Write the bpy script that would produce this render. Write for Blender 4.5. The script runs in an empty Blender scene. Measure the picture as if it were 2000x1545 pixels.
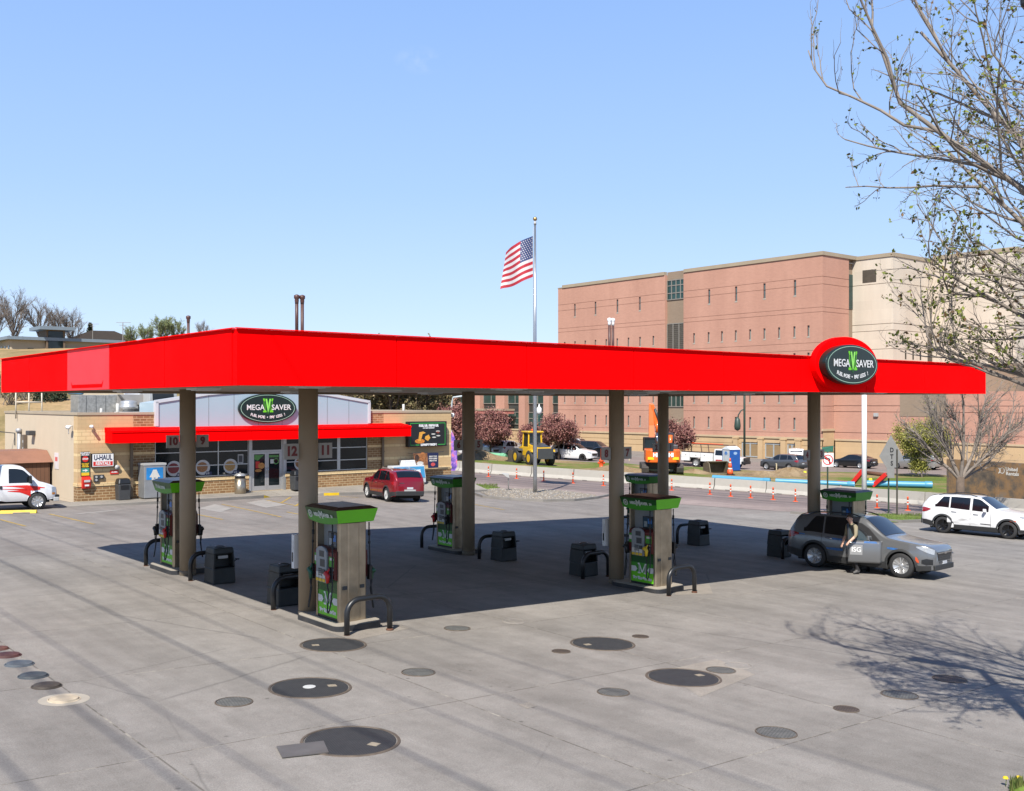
import bpy, bmesh, math, random
from math import sin, cos, pi, sqrt, atan2, radians, tan, exp, floor
from mathutils import Vector, Matrix
SC = bpy.context.scene
COL = SC.collection
FPX, CX0, HZ, CZ = 2000.0, 1000.0, 787.0, 4.4          # focal length and horizon of the photograph (2000 px wide), camera height
TH = radians(39.4); U = Vector((cos(TH), sin(TH))); V = Vector((-sin(TH), cos(TH)))
def clamp(t, a=0., b=1.): return max(a, min(b, t))
def ss(a, b, x):
    t = clamp((x-a)/(b-a)); return t*t*(3-2*t)
def lerp(a, b, t): return a+(b-a)*t
def interp(P, x):
    if x <= P[0][0]: return P[0][1]
    for (a, b), (c, d) in zip(P, P[1:]):
        if x <= c: return b+(d-b)*(x-a)/max(c-a, 1e-9)
    return P[-1][1]
# ---------------------------------------------------------------- terrain
def gz(x, y):
    xx = x if x > -8 else -11+3*exp((x+8)/3)
    if xx > 22: xx = 22+6*(1-exp(-(xx-22)/6))
    yy = y if y < 70 else 70+(y-70)*0.35
    yy = min(yy, 100)
    z = CZ-4.2-.03*xx-.021*yy
    m = ss(-13, -34, x)
    z += m*(6.0*ss(68, 98, y)+10.5*ss(98, 200, y)+6*ss(200, 330, y))
    return z
def G(px, py):                                           # where a line of sight meets the ground
    k = (px-CX0)/FPX; s = (HZ-py)/FPX
    lo, hi = 4., 400.
    y = lo
    while y < hi:
        if CZ+s*y <= gz(k*y, y): break
        y += .25
    a, b = y-.25, y
    for _ in range(30):
        m = (a+b)/2
        if CZ+s*m <= gz(k*m, m): b = m
        else: a = m
    return Vector((k*b, b, gz(k*b, b)))
def at(px, py, Y): return Vector(((px-CX0)/FPX*Y, Y, CZ+(HZ-py)/FPX*Y))
# ---------------------------------------------------------------- mesh builder
class MB:
    def __init__(s): s.v = []; s.f = []; s.m = []; s.s = []; s.cm = 0; s.T = None; s.smooth = False
    def add(s, vs, fs):
        b = len(s.v)
        if s.T is not None: s.v += [tuple(s.T @ Vector(p)) for p in vs]
        else: s.v += [tuple(p) for p in vs]
        for f in fs:
            s.f.append([b+i for i in f]); s.m.append(s.cm); s.s.append(s.smooth)
        return s
    def box(s, x0, x1, y0, y1, z0, z1):
        return s.add([(x0,y0,z0),(x1,y0,z0),(x1,y1,z0),(x0,y1,z0),(x0,y0,z1),(x1,y0,z1),(x1,y1,z1),(x0,y1,z1)],
              [(0,3,2,1),(4,5,6,7),(0,1,5,4),(1,2,6,5),(2,3,7,6),(3,0,4,7)])
    def cbox(s, c, d): return s.box(c[0]-d[0]/2, c[0]+d[0]/2, c[1]-d[1]/2, c[1]+d[1]/2, c[2]-d[2]/2, c[2]+d[2]/2)
    def hexa(s, b, t):                                   # four bottom points, four top points
        return s.add(list(b)+list(t), [(0,3,2,1),(4,5,6,7),(0,1,5,4),(1,2,6,5),(2,3,7,6),(3,0,4,7)])
    def bar(s, p, q, w, h=None):                         # square bar between two points
        h = h or w; p = Vector(p); q = Vector(q); d = (q-p).normalized()
        a = d.cross(Vector((0,0,1)))
        if a.length < .01: a = Vector((1,0,0))
        a.normalize(); b = a.cross(d)
        P = [p-a*w/2-b*h/2, p+a*w/2-b*h/2, p+a*w/2+b*h/2, p-a*w/2+b*h/2]
        return s.hexa(P, [x+(q-p) for x in P])
    def prism(s, pts, d0, d1, ax='y'):                   # polygon extruded along an axis
        def m(a, b, d): return (a, d, b) if ax == 'y' else ((d, a, b) if ax == 'x' else (a, b, d))
        n = len(pts)
        return s.add([m(a, b, d0) for a, b in pts]+[m(a, b, d1) for a, b in pts],
              [list(range(n))[::-1], list(range(n, 2*n))]+[(i, (i+1) % n, n+(i+1) % n, n+i) for i in range(n)])
    def ell(s, c, rx, rz, d0, d1, n=40, ax='y'):
        o = s.smooth
        r = s.prism([(c[0]+rx*cos(2*pi*i/n), c[1]+rz*sin(2*pi*i/n)) for i in range(n)], d0, d1, ax); s.smooth = o
        return r
    def ring(s, c, r0, r1, rz0, rz1, d, t=.003, n=48, ax='y'):
        vs = []; fs = []
        def m(a, b, e): return (a, e, b) if ax == 'y' else ((e, a, b) if ax == 'x' else (a, b, e))
        for i in range(n):
            a = 2*pi*i/n
            for rx, rz in ((r0, rz0), (r1, rz1)): vs.append(m(c[0]+rx*cos(a), c[1]+rz*sin(a), d))
        for i in range(n):
            j = (i+1) % n; fs.append((2*i, 2*i+1, 2*j+1, 2*j))
        return s.add(vs, fs)
    def tube(s, path, r, n=8, cap=True):
        P = [Vector(p) for p in path]; k = len(P)
        R = [r]*k if not isinstance(r, (list, tuple)) else list(r)
        vs = []; fs = []; a = None
        for i in range(k):
            d = (P[min(i+1, k-1)]-P[max(i-1, 0)])
            if d.length < 1e-9: d = Vector((0,0,1))
            d.normalize()
            if a is None:
                a = d.cross(Vector((0,0,1)))
                if a.length < .05: a = Vector((1,0,0))
            a = (a-d*a.dot(d)); a.normalize(); b = d.cross(a)
            for j in range(n):
                t = 2*pi*j/n
                vs.append(P[i]+a*(R[i]*cos(t))+b*(R[i]*sin(t)))
        for i in range(k-1):
            for j in range(n):
                fs.append((i*n+j, i*n+(j+1) % n, (i+1)*n+(j+1) % n, (i+1)*n+j))
        if cap: fs.append(list(range(n))[::-1]); fs.append(list(range((k-1)*n, k*n)))
        return s.add(vs, fs)
    def lathe(s, prof, n=20, c=(0,0,0), ax='z', cap=True):         # (radius, height) profile turned round an axis
        vs = []; fs = []; k = len(prof)
        for (r, h) in prof:
            for j in range(n):
                t = 2*pi*j/n; a, b = r*cos(t), r*sin(t)
                p = (a, b, h) if ax == 'z' else ((a, h, b) if ax == 'y' else (h, a, b))
                vs.append((p[0]+c[0], p[1]+c[1], p[2]+c[2]))
        for i in range(k-1):
            for j in range(n): fs.append((i*n+j, i*n+(j+1) % n, (i+1)*n+(j+1) % n, (i+1)*n+j))
        if cap: fs.append(list(range(n))[::-1]); fs.append(list(range((k-1)*n, k*n)))
        return s.add(vs, fs)
    def quad(s, a, b, c, d): return s.add([a, b, c, d], [(0,1,2,3)])
    def poly(s, pts): return s.add(pts, [list(range(len(pts)))])
    def grid(s, f, nu, nv):
        vs = [f(i/nu, j/nv) for j in range(nv+1) for i in range(nu+1)]
        return s.add(vs, [(j*(nu+1)+i, j*(nu+1)+i+1, (j+1)*(nu+1)+i+1, (j+1)*(nu+1)+i) for j in range(nv) for i in range(nu)])
    def text(s, st, size, o, right=(1,0,0), up=(0,0,1), align='CENTER', bold=0., sx=1., ext=.004, shear=0., fit=None):
        vs, fs = text_mesh(st, align, bold/max(size, 1e-6), shear)
        if fit: sx = fit/size/(max(v[0] for v in vs)-min(v[0] for v in vs))
        R = Vector(right); Up = Vector(up); N = R.cross(Up); o = Vector(o)
        return s.add([o+R*(p[0]*size*sx)+Up*(p[1]*size)+N*(ext if p[2] > 0 else 0) for p in vs], fs)
    def arc_text(s, st, size, c, rx, rz, a0, da, d, bold=0., ax=1):
        pass
    def build(s, name, mat, parent=None, bevel=0, seg=2, loc=None, rz=None, recalc=True):
        me = bpy.data.meshes.new(name); me.from_pydata(s.v, [], s.f)
        mats = mat if isinstance(mat, (list, tuple)) else [mat]
        for m in mats: me.materials.append(m)
        me.polygons.foreach_set('material_index', s.m)
        me.polygons.foreach_set('use_smooth', s.s)
        if recalc and len(s.f) < 60000:
            bm = bmesh.new(); bm.from_mesh(me); bmesh.ops.recalc_face_normals(bm, faces=bm.faces); bm.to_mesh(me); bm.free()
        me.update()
        ob = bpy.data.objects.new(name, me); COL.objects.link(ob)
        if parent: ob.parent = parent
        if loc is not None: ob.location = loc
        if rz is not None: ob.rotation_euler = (0, 0, rz)
        if bevel:
            b = ob.modifiers.new('Bevel', 'BEVEL'); b.width = bevel; b.segments = seg; b.limit_method = 'ANGLE'; b.angle_limit = radians(40)
        return ob
_TX = {}
def text_mesh(st, align, bold, shear):
    k = (st, align, round(bold, 3), shear)
    if k in _TX: return _TX[k]
    cu = bpy.data.curves.new('lettering_curve', 'FONT'); cu.body = st; cu.size = 1; cu.align_x = align; cu.align_y = 'CENTER'
    cu.offset = bold; cu.extrude = .05; cu.resolution_u = 3; cu.shear = shear
    ob = bpy.data.objects.new('lettering_curve', cu)
    me = bpy.data.meshes.new_from_object(ob)
    r = ([tuple(v.co) for v in me.vertices], [list(p.vertices) for p in me.polygons])
    bpy.data.meshes.remove(me); bpy.data.objects.remove(ob); bpy.data.curves.remove(cu)
    _TX[k] = r
    return r
# ---------------------------------------------------------------- naming
def tag(o, label, cat, group=None, kind=None):
    if label: o['label'] = label
    if cat: o['category'] = cat
    if group: o['group'] = group
    if kind: o['kind'] = kind
    return o
def thing(name, label, cat, loc=(0,0,0), rz=0., group=None):
    o = bpy.data.objects.new(name, None); COL.objects.link(o); o.empty_display_size = .3
    o.location = loc; o.rotation_euler = (0, 0, rz)
    return tag(o, label, cat, group)
def pivot(name, parent, loc=(0,0,0), rz=0., rot=None):   # an Empty for a part that has sub-parts
    o = bpy.data.objects.new(name, None); COL.objects.link(o); o.parent = parent; o.location = loc
    o.rotation_euler = rot or (0, 0, rz); o.empty_display_size = .2
    return o
def struct(name, mb, mat, kind='structure', **k):
    o = mb.build(name, mat, **k); o['kind'] = kind; return o
def dup(root, loc, rz=None, label=None, group=None):
    def cp(o, par):
        c = o.copy(); COL.objects.link(c)
        if par: c.parent = par
        for ch in KIDS.get(o.name, []): cp(ch, c)
        return c
    KIDS = {}
    def walk(o):
        KIDS[o.name] = list(o.children)
        for ch in o.children: walk(ch)
    walk(root)
    r = cp(root, None); r.location = loc
    if rz is not None: r.rotation_euler = (0, 0, rz)
    if label: r['label'] = label
    if group: r['group'] = group
    return r
# ---------------------------------------------------------------- materials
_M = {}; AK = .79
def nodes(name):
    m = bpy.data.materials.new(name); m.use_nodes = True
    nt = m.node_tree; b = nt.nodes['Principled BSDF']
    return m, nt, b
def N(nt, t, **k):
    n = nt.nodes.new(t)
    for a, v in k.items():
        if a.startswith('i_'):
            n.inputs[a[2:].replace('_', ' ')].default_value = v
        else: setattr(n, a, v)
    return n
def ramp(nt, fac, stops):
    r = nt.nodes.new('ShaderNodeValToRGB'); e = r.color_ramp.elements
    while len(e) < len(stops): e.new(.5)
    for i, (p, c) in enumerate(stops):
        e[i].position = p; e[i].color = (*c, 1) if len(c) == 3 else c
    nt.links.new(fac, r.inputs['Fac']); return r.outputs['Color']
def mix(nt, fac, a, b, mode='MIX'):
    n = nt.nodes.new('ShaderNodeMix'); n.data_type = 'RGBA'; n.blend_type = mode
    for s, v in ((n.inputs[0], fac), (n.inputs[6], a), (n.inputs[7], b)):
        if hasattr(v, 'is_linked'): nt.links.new(v, s)
        else: s.default_value = v if not isinstance(v, tuple) else ((*v, 1) if len(v) == 3 else v)
    return n.outputs[2]
def mth(nt, op, a, b=None, c=None):
    n = nt.nodes.new('ShaderNodeMath'); n.operation = op
    for i, v in enumerate((a, b, c)):
        if v is None: continue
        if hasattr(v, 'is_linked'): nt.links.new(v, n.inputs[i])
        else: n.inputs[i].default_value = v
    return n.outputs[0]
def noise(nt, vec, scale, detail=4., rough=.55):
    n = N(nt, 'ShaderNodeTexNoise'); n.inputs['Scale'].default_value = scale; n.inputs['Detail'].default_value = detail
    n.inputs['Roughness'].default_value = rough
    if vec is not None: nt.links.new(vec, n.inputs['Vector'])
    return n.outputs['Fac']
def bumpn(nt, b, h, strength=.3, dist=.02):
    n = N(nt, 'ShaderNodeBump'); n.inputs['Strength'].default_value = strength; n.inputs['Distance'].default_value = dist
    nt.links.new(h, n.inputs['Height']); nt.links.new(n.outputs['Normal'], b.inputs['Normal'])
def scl(c, k): return tuple(x*k for x in c)
def M(name, col, rough=.6, metal=0., var=.12, scale=3., bump=0., spec=.5, coat=0., fine=40., alpha=1., dirt=0.):
    if name in _M: return _M[name]
    if name not in ('canopy_red', 'faded_red', 'column_taupe', 'soffit_tan'): col = scl(col, AK)
    m, nt, b = nodes(name)
    tc = N(nt, 'ShaderNodeTexCoord').outputs['Object']
    a = noise(nt, tc, scale, 5.)
    c = ramp(nt, a, [(.25, scl(col, 1-var)), (.75, scl(col, 1+var*.7))])
    if dirt:
        d = noise(nt, tc, scale*.37+.2, 8., .7)
        f = ramp(nt, d, [(.48, (0,0,0)), (.75, (dirt,)*3)])
        c = mix(nt, f, c, scl((.14, .11, .08), .9))
    nt.links.new(c, b.inputs['Base Color'])
    b.inputs['Roughness'].default_value = rough; b.inputs['Metallic'].default_value = metal
    b.inputs['Specular IOR Level'].default_value = spec
    if coat: b.inputs['Coat Weight'].default_value = coat; b.inputs['Coat Roughness'].default_value = .08
    if bump: bumpn(nt, b, noise(nt, tc, fine, 4.), bump, .01)
    if rough > .2 and rough < .9:
        rr = N(nt, 'ShaderNodeMapRange'); nt.links.new(noise(nt, tc, scale*2.3, 4.), rr.inputs['Value'])
        rr.inputs['To Min'].default_value = rough*.8; rr.inputs['To Max'].default_value = min(1, rough*1.2)
        nt.links.new(rr.outputs['Result'], b.inputs['Roughness'])
    _M[name] = m
    return m
def lin(r, g, b, k=1.):
    f = lambda v: ((v/255+.055)/1.055)**2.4 if v > 10 else v/255/12.92
    return (f(r)*k, f(g)*k, f(b)*k)
def brick_mat(name, c1, c2, mortar, bw=.4, bh=.2, ms=.012, offset=.5, var=.12):
    if name in _M: return _M[name]
    c1, c2, mortar = scl(c1, AK), scl(c2, AK), scl(mortar, AK)
    m, nt, b = nodes(name)
    tc = N(nt, 'ShaderNodeTexCoord').outputs['Object']
    sx = N(nt, 'ShaderNodeSeparateXYZ'); nt.links.new(tc, sx.inputs[0])
    cb = N(nt, 'ShaderNodeCombineXYZ')
    nt.links.new(mth(nt, 'ADD', sx.outputs[0], sx.outputs[1]), cb.inputs[0]); nt.links.new(sx.outputs[2], cb.inputs[1])
    br = N(nt, 'ShaderNodeTexBrick'); br.offset = offset
    nt.links.new(cb.outputs[0], br.inputs['Vector'])
    br.inputs['Color1'].default_value = (*c1, 1); br.inputs['Color2'].default_value = (*c2, 1); br.inputs['Mortar'].default_value = (*mortar, 1)
    br.inputs['Scale'].default_value = 1; br.inputs['Mortar Size'].default_value = ms; br.inputs['Mortar Smooth'].default_value = .2
    br.inputs['Brick Width'].default_value = bw; br.inputs['Row Height'].default_value = bh; br.inputs['Bias'].default_value = 0
    n = noise(nt, tc, 1.3, 6.)
    sh = ramp(nt, n, [(.25, (1-var,)*3), (.8, (1+var*.5,)*3)])
    c = mix(nt, 1., br.outputs['Color'], sh, 'MULTIPLY')
    nt.links.new(c, b.inputs['Base Color']); b.inputs['Roughness'].default_value = .85
    bumpn(nt, b, mth(nt, 'SUBTRACT', 1., br.outputs['Fac']), .4, .008)
    _M[name] = m
    return m
def holes_wall(mb, W, Z, holes, P, depth=.2, grooves=(), gd=.04, gh=.1, mat_of=None, rev_mat=None):
    """wall face over W x Z with real openings (reveals 'depth' deep) and real horizontal grooves; P(w, z, d) -> point, d goes into the wall"""
    ws = sorted(set([W[0], W[1]]+[w for h in holes for w in h[:2]]+([x for x in (mat_of[0] if mat_of else [])])))
    zs = sorted(set([Z[0], Z[1]]+[z for h in holes for z in h[2:4]]+[z for g in grooves for z in (g-gh/2, g+gh/2)]+([x for x in (mat_of[1] if mat_of else [])])))
    ws = [w for w in ws if W[0]-1e-6 <= w <= W[1]+1e-6]; zs = [z for z in zs if Z[0]-1e-6 <= z <= Z[1]+1e-6]
    def isg(z0, z1): return any(z0 > g-gh/2-1e-4 and z1 < g+gh/2+1e-4 for g in grooves)
    for a, b in zip(ws, ws[1:]):
        wc = (a+b)/2
        for c, d in zip(zs, zs[1:]):
            zc = (c+d)/2
            if any(h[0] < wc < h[1] and h[2] < zc < h[3] for h in holes): continue
            if mat_of: mb.cm = mat_of[2](wc, zc)
            e = gd if isg(c, d) else 0
            mb.quad(P(a, c, e), P(b, c, e), P(b, d, e), P(a, d, e))
            if e:
                mb.quad(P(a, c, 0), P(b, c, 0), P(b, c, e), P(a, c, e)); mb.quad(P(a, d, e), P(b, d, e), P(b, d, 0), P(a, d, 0))
    if rev_mat is not None: mb.cm = rev_mat
    for h in holes:
        a, b, c, d = h[:4]
        mb.quad(P(a, c, 0), P(b, c, 0), P(b, c, depth), P(a, c, depth)); mb.quad(P(a, d, depth), P(b, d, depth), P(b, d, 0), P(a, d, 0))
        mb.quad(P(a, c, depth), P(a, d, depth), P(a, d, 0), P(a, c, 0)); mb.quad(P(b, c, 0), P(b, d, 0), P(b, d, depth), P(b, c, depth))
    mb.cm = 0
def sheet(mb, pts, eps, nsub=0):
    """a flat polygon laid on the terrain, eps above it"""
    mb.poly([(p[0], p[1], gz(p[0], p[1])+eps) for p in pts])
def strip_sheet(mb, A, B, eps, n=1):
    """sheet between two polylines with the same number of points"""
    vs = []; fs = []
    for a, b in zip(A, B):
        for i in range(n+1):
            x = lerp(a[0], b[0], i/n); y = lerp(a[1], b[1], i/n); vs.append((x, y, gz(x, y)+eps))
    k = n+1
    for j in range(len(A)-1):
        for i in range(n): fs.append((j*k+i, j*k+i+1, (j+1)*k+i+1, (j+1)*k+i))
    mb.add(vs, fs)
def resample(P, step):
    out = [Vector(P[0][:2])]; acc = 0
    for a, b in zip(P, P[1:]):
        a = Vector(a[:2]); b = Vector(b[:2]); L = (b-a).length; n = max(1, int(round(L/step)))
        for i in range(1, n+1): out.append(a+(b-a)*(i/n))
    return out
# ---------------------------------------------------------------- shared materials
RED = M('canopy_red', (.86, .0008, .0015), .7, 0, .06, .35, spec=.02)
REDF = M('faded_red', (.88, .035, .045), .55, 0, .03, .6, spec=.15)
TAUPE = M('column_taupe', (.27, .205, .135), .6, 0, .08, 1.5, bump=.1)
SOFF = M('soffit_tan', (.42, .35, .26), .6, 0, .08, .8)
WHITE = M('white_paint', (.78, .78, .77), .45, 0, .05, 2)
OFFW = M('off_white', (.62, .6, .55), .6, 0, .08, 2)
BLACK = M('black_plastic', (.009, .010, .011), .45, 0, .2, 3, bump=.15)
BLKM = M('black_metal', (.014, .015, .017), .38, 0, .2, 6)
RUBBER = M('rubber', (.022, .022, .023), .75, 0, .25, 9)
STEEL = M('brushed_stainless', (.50, .42, .31), .3, .85, .38, 1.9, bump=.05)
ALU = M('aluminium', (.55, .55, .54), .35, .6, .06, 4)
CHROME = M('chrome', (.7, .7, .7), .12, 1, .03, 4)
GLASSD = M('dark_glass', (.010, .016, .018), .05, 0, .6, .9, spec=.45)
CARGL = M('car_glass', (.008, .010, .013), .05, 0, .2, 1.5, spec=.6)
LIME = M('lime_green', (.16, .62, .012), .4, 0, .04, 3)
DGREEN = M('deep_green', (.012, .09, .012), .4, 0, .1, 3)
MGREEN = M('mid_green', (.05, .30, .02), .4, 0, .06, 3)
MAROON = M('maroon_plastic', (.13, .018, .016), .4, 0, .1, 4)
GREYP = M('grey_plastic', (.26, .28, .29), .45, 0, .08, 6)
LGREY = M('light_grey', (.42, .42, .41), .5, 0, .06, 3)
DGREY = M('dark_grey', (.05, .052, .055), .5, 0, .12, 4)
YEL = M('safety_yellow', (.78, .52, .02), .5, 0, .1, 4)
ORNG = M('safety_orange', (.8, .10, .018), .5, 0, .08, 4)
BLUES = M('sign_blue', (.02, .16, .5), .4, 0, .1, 4)
NAVY = M('navy', (.012, .018, .07), .45, 0, .1, 4)
BRIGHTR = M('sign_red', (.62, .018, .012), .45, 0, .06, 4)
SIGNBK = M('sign_black_green', (.007, .018, .015), .3, 0, .2, 2)
RUST = M('rusty_steel', (.13, .055, .03), .8, .2, .35, 2.5, bump=.3)
SKIN = M('skin', (.66, .38, .27), .5, 0, .08, 9)
CONC = M('concrete', (.33, .31, .285), .85, 0, .16, .7, bump=.25, dirt=.35)
CONCD = M('kerb_concrete', (.22, .205, .185), .85, 0, .2, 1.2, bump=.25, dirt=.4)
def ground_mat(name, base, joints, stain=.5, spots=True, tone=1.):
    m, nt, b = nodes(name)
    pos = N(nt, 'ShaderNodeNewGeometry').outputs['Position']
    vr = N(nt, 'ShaderNodeVectorRotate'); vr.rotation_type = 'Z_AXIS'; vr.inputs['Angle'].default_value = -TH
    nt.links.new(pos, vr.inputs['Vector']); v = vr.outputs[0]
    c = ramp(nt, noise(nt, v, .22, 7., .62), [(.28, scl(base, .80)), (.52, base), (.75, scl(base, 1.14))])
    c = mix(nt, .8, c, ramp(nt, noise(nt, v, 1.7, 8., .7), [(.3, (.80, .79, .78)), (.6, (1.06, 1.055, 1.05))]), 'MULTIPLY')
    c = mix(nt, .75, c, ramp(nt, noise(nt, v, 60., 3., .7), [(.3, (.62, .62, .62)), (.7, (1.25, 1.25, 1.25))]), 'MULTIPLY')
    # tyre drag along the lanes
    mp = N(nt, 'ShaderNodeMapping'); mp.inputs['Scale'].default_value = (1.1, .09, 1); nt.links.new(v, mp.inputs['Vector'])
    c = mix(nt, .75*stain, c, ramp(nt, noise(nt, mp.outputs[0], 1., 6., .65), [(.36, (.70, .69, .68)), (.58, (1.05, 1.05, 1.05))]), 'MULTIPLY')
    if joints:
        br = N(nt, 'ShaderNodeTexBrick'); br.offset = 0; nt.links.new(v, br.inputs['Vector'])
        for k, x in (('Color1', (.97, .97, .97, 1)), ('Color2', (1.04, 1.037, 1.03, 1)), ('Mortar', (.44, .42, .39, 1))): br.inputs[k].default_value = x
        for k, x in (('Scale', 1), ('Mortar Size', .019), ('Mortar Smooth', .6), ('Brick Width', joints[0]), ('Row Height', joints[1]), ('Bias', 0)): br.inputs[k].default_value = x
        c = mix(nt, .8, c, br.outputs['Color'], 'MULTIPLY')
        # pale sealant flecks along some joints
        br2 = N(nt, 'ShaderNodeTexBrick'); br2.offset = 0; nt.links.new(v, br2.inputs['Vector'])
        for k, x in (('Color1', (0, 0, 0, 1)), ('Color2', (0, 0, 0, 1)), ('Mortar', (1, 1, 1, 1))): br2.inputs[k].default_value = x
        for k, x in (('Scale', 1), ('Mortar Size', .016), ('Mortar Smooth', .1), ('Brick Width', joints[0]), ('Row Height', joints[1])): br2.inputs[k].default_value = x
        f = mth(nt, 'MULTIPLY', br2.outputs['Color'], ramp(nt, noise(nt, v, 2.2, 7., .75), [(.48, (0, 0, 0)), (.66, (.4, .4, .4))]))
        c = mix(nt, f, c, (.62, .56, .46))
    if spots:
        vo = N(nt, 'ShaderNodeTexVoronoi'); vo.inputs['Scale'].default_value = 2.1; nt.links.new(v, vo.inputs['Vector'])
        w = mth(nt, 'ADD', vo.outputs['Distance'], mth(nt, 'MULTIPLY', noise(nt, v, 9., 3.), .06))
        sp = ramp(nt, w, [(.07, (.75, .75, .75)), (.12, (0, 0, 0))])
        sp = mth(nt, 'MULTIPLY', sp, ramp(nt, noise(nt, v, .35, 3.), [(.5, (0, 0, 0)), (.58, (1, 1, 1))]))
        c = mix(nt, sp, c, scl(base, .35))
        big = ramp(nt, noise(nt, v, .55, 9., .72), [(.56, (0, 0, 0)), (.72, (.6, .6, .6))])
        c = mix(nt, mth(nt, 'MULTIPLY', big, stain), c, scl(base, .45))
        vo2 = N(nt, 'ShaderNodeTexVoronoi'); vo2.feature = 'DISTANCE_TO_EDGE'; vo2.inputs['Scale'].default_value = .17
        wv = N(nt, 'ShaderNodeMix'); wv.data_type = 'VECTOR'; wv.inputs[0].default_value = .06
        nn = N(nt, 'ShaderNodeTexNoise'); nn.inputs['Scale'].default_value = 1.3; nt.links.new(v, nn.inputs['Vector'])
        nt.links.new(v, wv.inputs[4]); nt.links.new(nn.outputs['Color'], wv.inputs[5])
        nt.links.new(wv.outputs[1], vo2.inputs['Vector'])
        cr = ramp(nt, vo2.outputs['Distance'], [(.0, (.5, .5, .5)), (.0022, (0, 0, 0))])
        cr = mth(nt, 'MULTIPLY', cr, ramp(nt, noise(nt, v, .2, 2.), [(.5, (0, 0, 0)), (.56, (1, 1, 1))]))
        c = mix(nt, cr, c, scl(base, .35))
    nt.links.new(c, b.inputs['Base Color']); b.inputs['Roughness'].default_value = .88; b.inputs['Specular IOR Level'].default_value = .3
    bumpn(nt, b, noise(nt, v, 55., 4., .7), .25, .01)
    return m
G_CONC = ground_mat('apron_concrete', (.214, .196, .175), (4.6, 4.15), .75)
G_ASPH = ground_mat('lot_asphalt', (.200, .178, .157), None, .8)
G_ROAD = ground_mat('road_surface', (.195, .152, .136), None, .6, False)
G_WALK = ground_mat('sidewalk_concrete', (.24, .217, .185), (1.5, 1.5), .4, False)
def earth_mat(name, stops, scale=.5, bump=.6, fs=12.):
    stops = [(p, scl(c, AK)) for p, c in stops]
    m, nt, b = nodes(name)
    pos = N(nt, 'ShaderNodeNewGeometry').outputs['Position']
    c = ramp(nt, noise(nt, pos, scale, 9., .68), stops)
    c = mix(nt, .7, c, ramp(nt, noise(nt, pos, fs, 5., .7), [(.3, (.7, .7, .7)), (.7, (1.25, 1.25, 1.25))]), 'MULTIPLY')
    nt.links.new(c, b.inputs['Base Color']); b.inputs['Roughness'].default_value = .95; b.inputs['Specular IOR Level'].default_value = .15
    bumpn(nt, b, noise(nt, pos, fs*.5, 6., .7), bump, .12)
    return m
GRASS = earth_mat('grass', [(.3, (.11, .16, .03)), (.5, (.15, .22, .04)), (.62, (.2, .24, .06)), (.75, (.3, .25, .12))], .45)
DIRT = earth_mat('dirt', [(.3, (.17, .115, .065)), (.55, (.30, .215, .125)), (.75, (.40, .31, .2))], .6, 1.)
HILLM = earth_mat('hill_scrub', [(.3, (.13, .105, .04)), (.45, (.25, .19, .085)), (.58, (.40, .27, .14)), (.78, (.46, .33, .19))], .09, .8, 3.)
# ---------------------------------------------------------------- camera, sun, sky
cam = bpy.data.cameras.new('camera'); cam.sensor_width = 36; cam.lens = 36*FPX/2000
cam.shift_y = (HZ-1545/2)/2000; cam.clip_start = .1; cam.clip_end = 3000
co = bpy.data.objects.new('camera', cam); COL.objects.link(co); co.location = (0, 0, CZ); co.rotation_euler = (pi/2, 0, 0); SC.camera = co
SUN_EL = radians(49); SAZ = Vector((.222, .975)).normalized()
TAN = tan(SUN_EL)
sl = bpy.data.lights.new('sun', 'SUN'); sl.energy = 4.5; sl.angle = radians(.5); sl.color = (1, .955, .88)
so = bpy.data.objects.new('sun', sl); COL.objects.link(so)
so.rotation_euler = Vector((SAZ.x*cos(SUN_EL), SAZ.y*cos(SUN_EL), -sin(SUN_EL))).to_track_quat('-Z', 'Y').to_euler(); so.location = (-20, -60, 70)
w = bpy.data.worlds.new('World'); SC.world = w; w.use_nodes = True; nt = w.node_tree
bg = nt.nodes['Background']; sky = N(nt, 'ShaderNodeTexSky'); sky.sky_type = 'NISHITA'; sky.sun_disc = False
sky.sun_elevation = SUN_EL; sky.sun_rotation = pi+atan2(SAZ.x, SAZ.y); sky.altitude = 300; sky.air_density = 1.; sky.dust_density = .25; sky.ozone_density = 1.3
# one faint wisp of cloud high in the sky
tc = N(nt, 'ShaderNodeTexCoord').outputs['Generated']
cd = Vector(((822-CX0)/FPX, 1, (HZ-118)/FPX)).normalized()
sb = N(nt, 'ShaderNodeVectorMath'); sb.operation = 'SUBTRACT'; nt.links.new(tc, sb.inputs[0]); sb.inputs[1].default_value = cd
mp = N(nt, 'ShaderNodeMapping'); mp.inputs['Scale'].default_value = (38, 38, 75); nt.links.new(sb.outputs[0], mp.inputs['Vector'])
ln = N(nt, 'ShaderNodeVectorMath'); ln.operation = 'LENGTH'; nt.links.new(mp.outputs[0], ln.inputs[0])
cl = mth(nt, 'MULTIPLY', ramp(nt, ln.outputs['Value'], [(.1, (1, 1, 1)), (1., (0, 0, 0))]), ramp(nt, noise(nt, tc, 55., 6.), [(.42, (0, 0, 0)), (.85, (.34, .34, .34))]))
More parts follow.
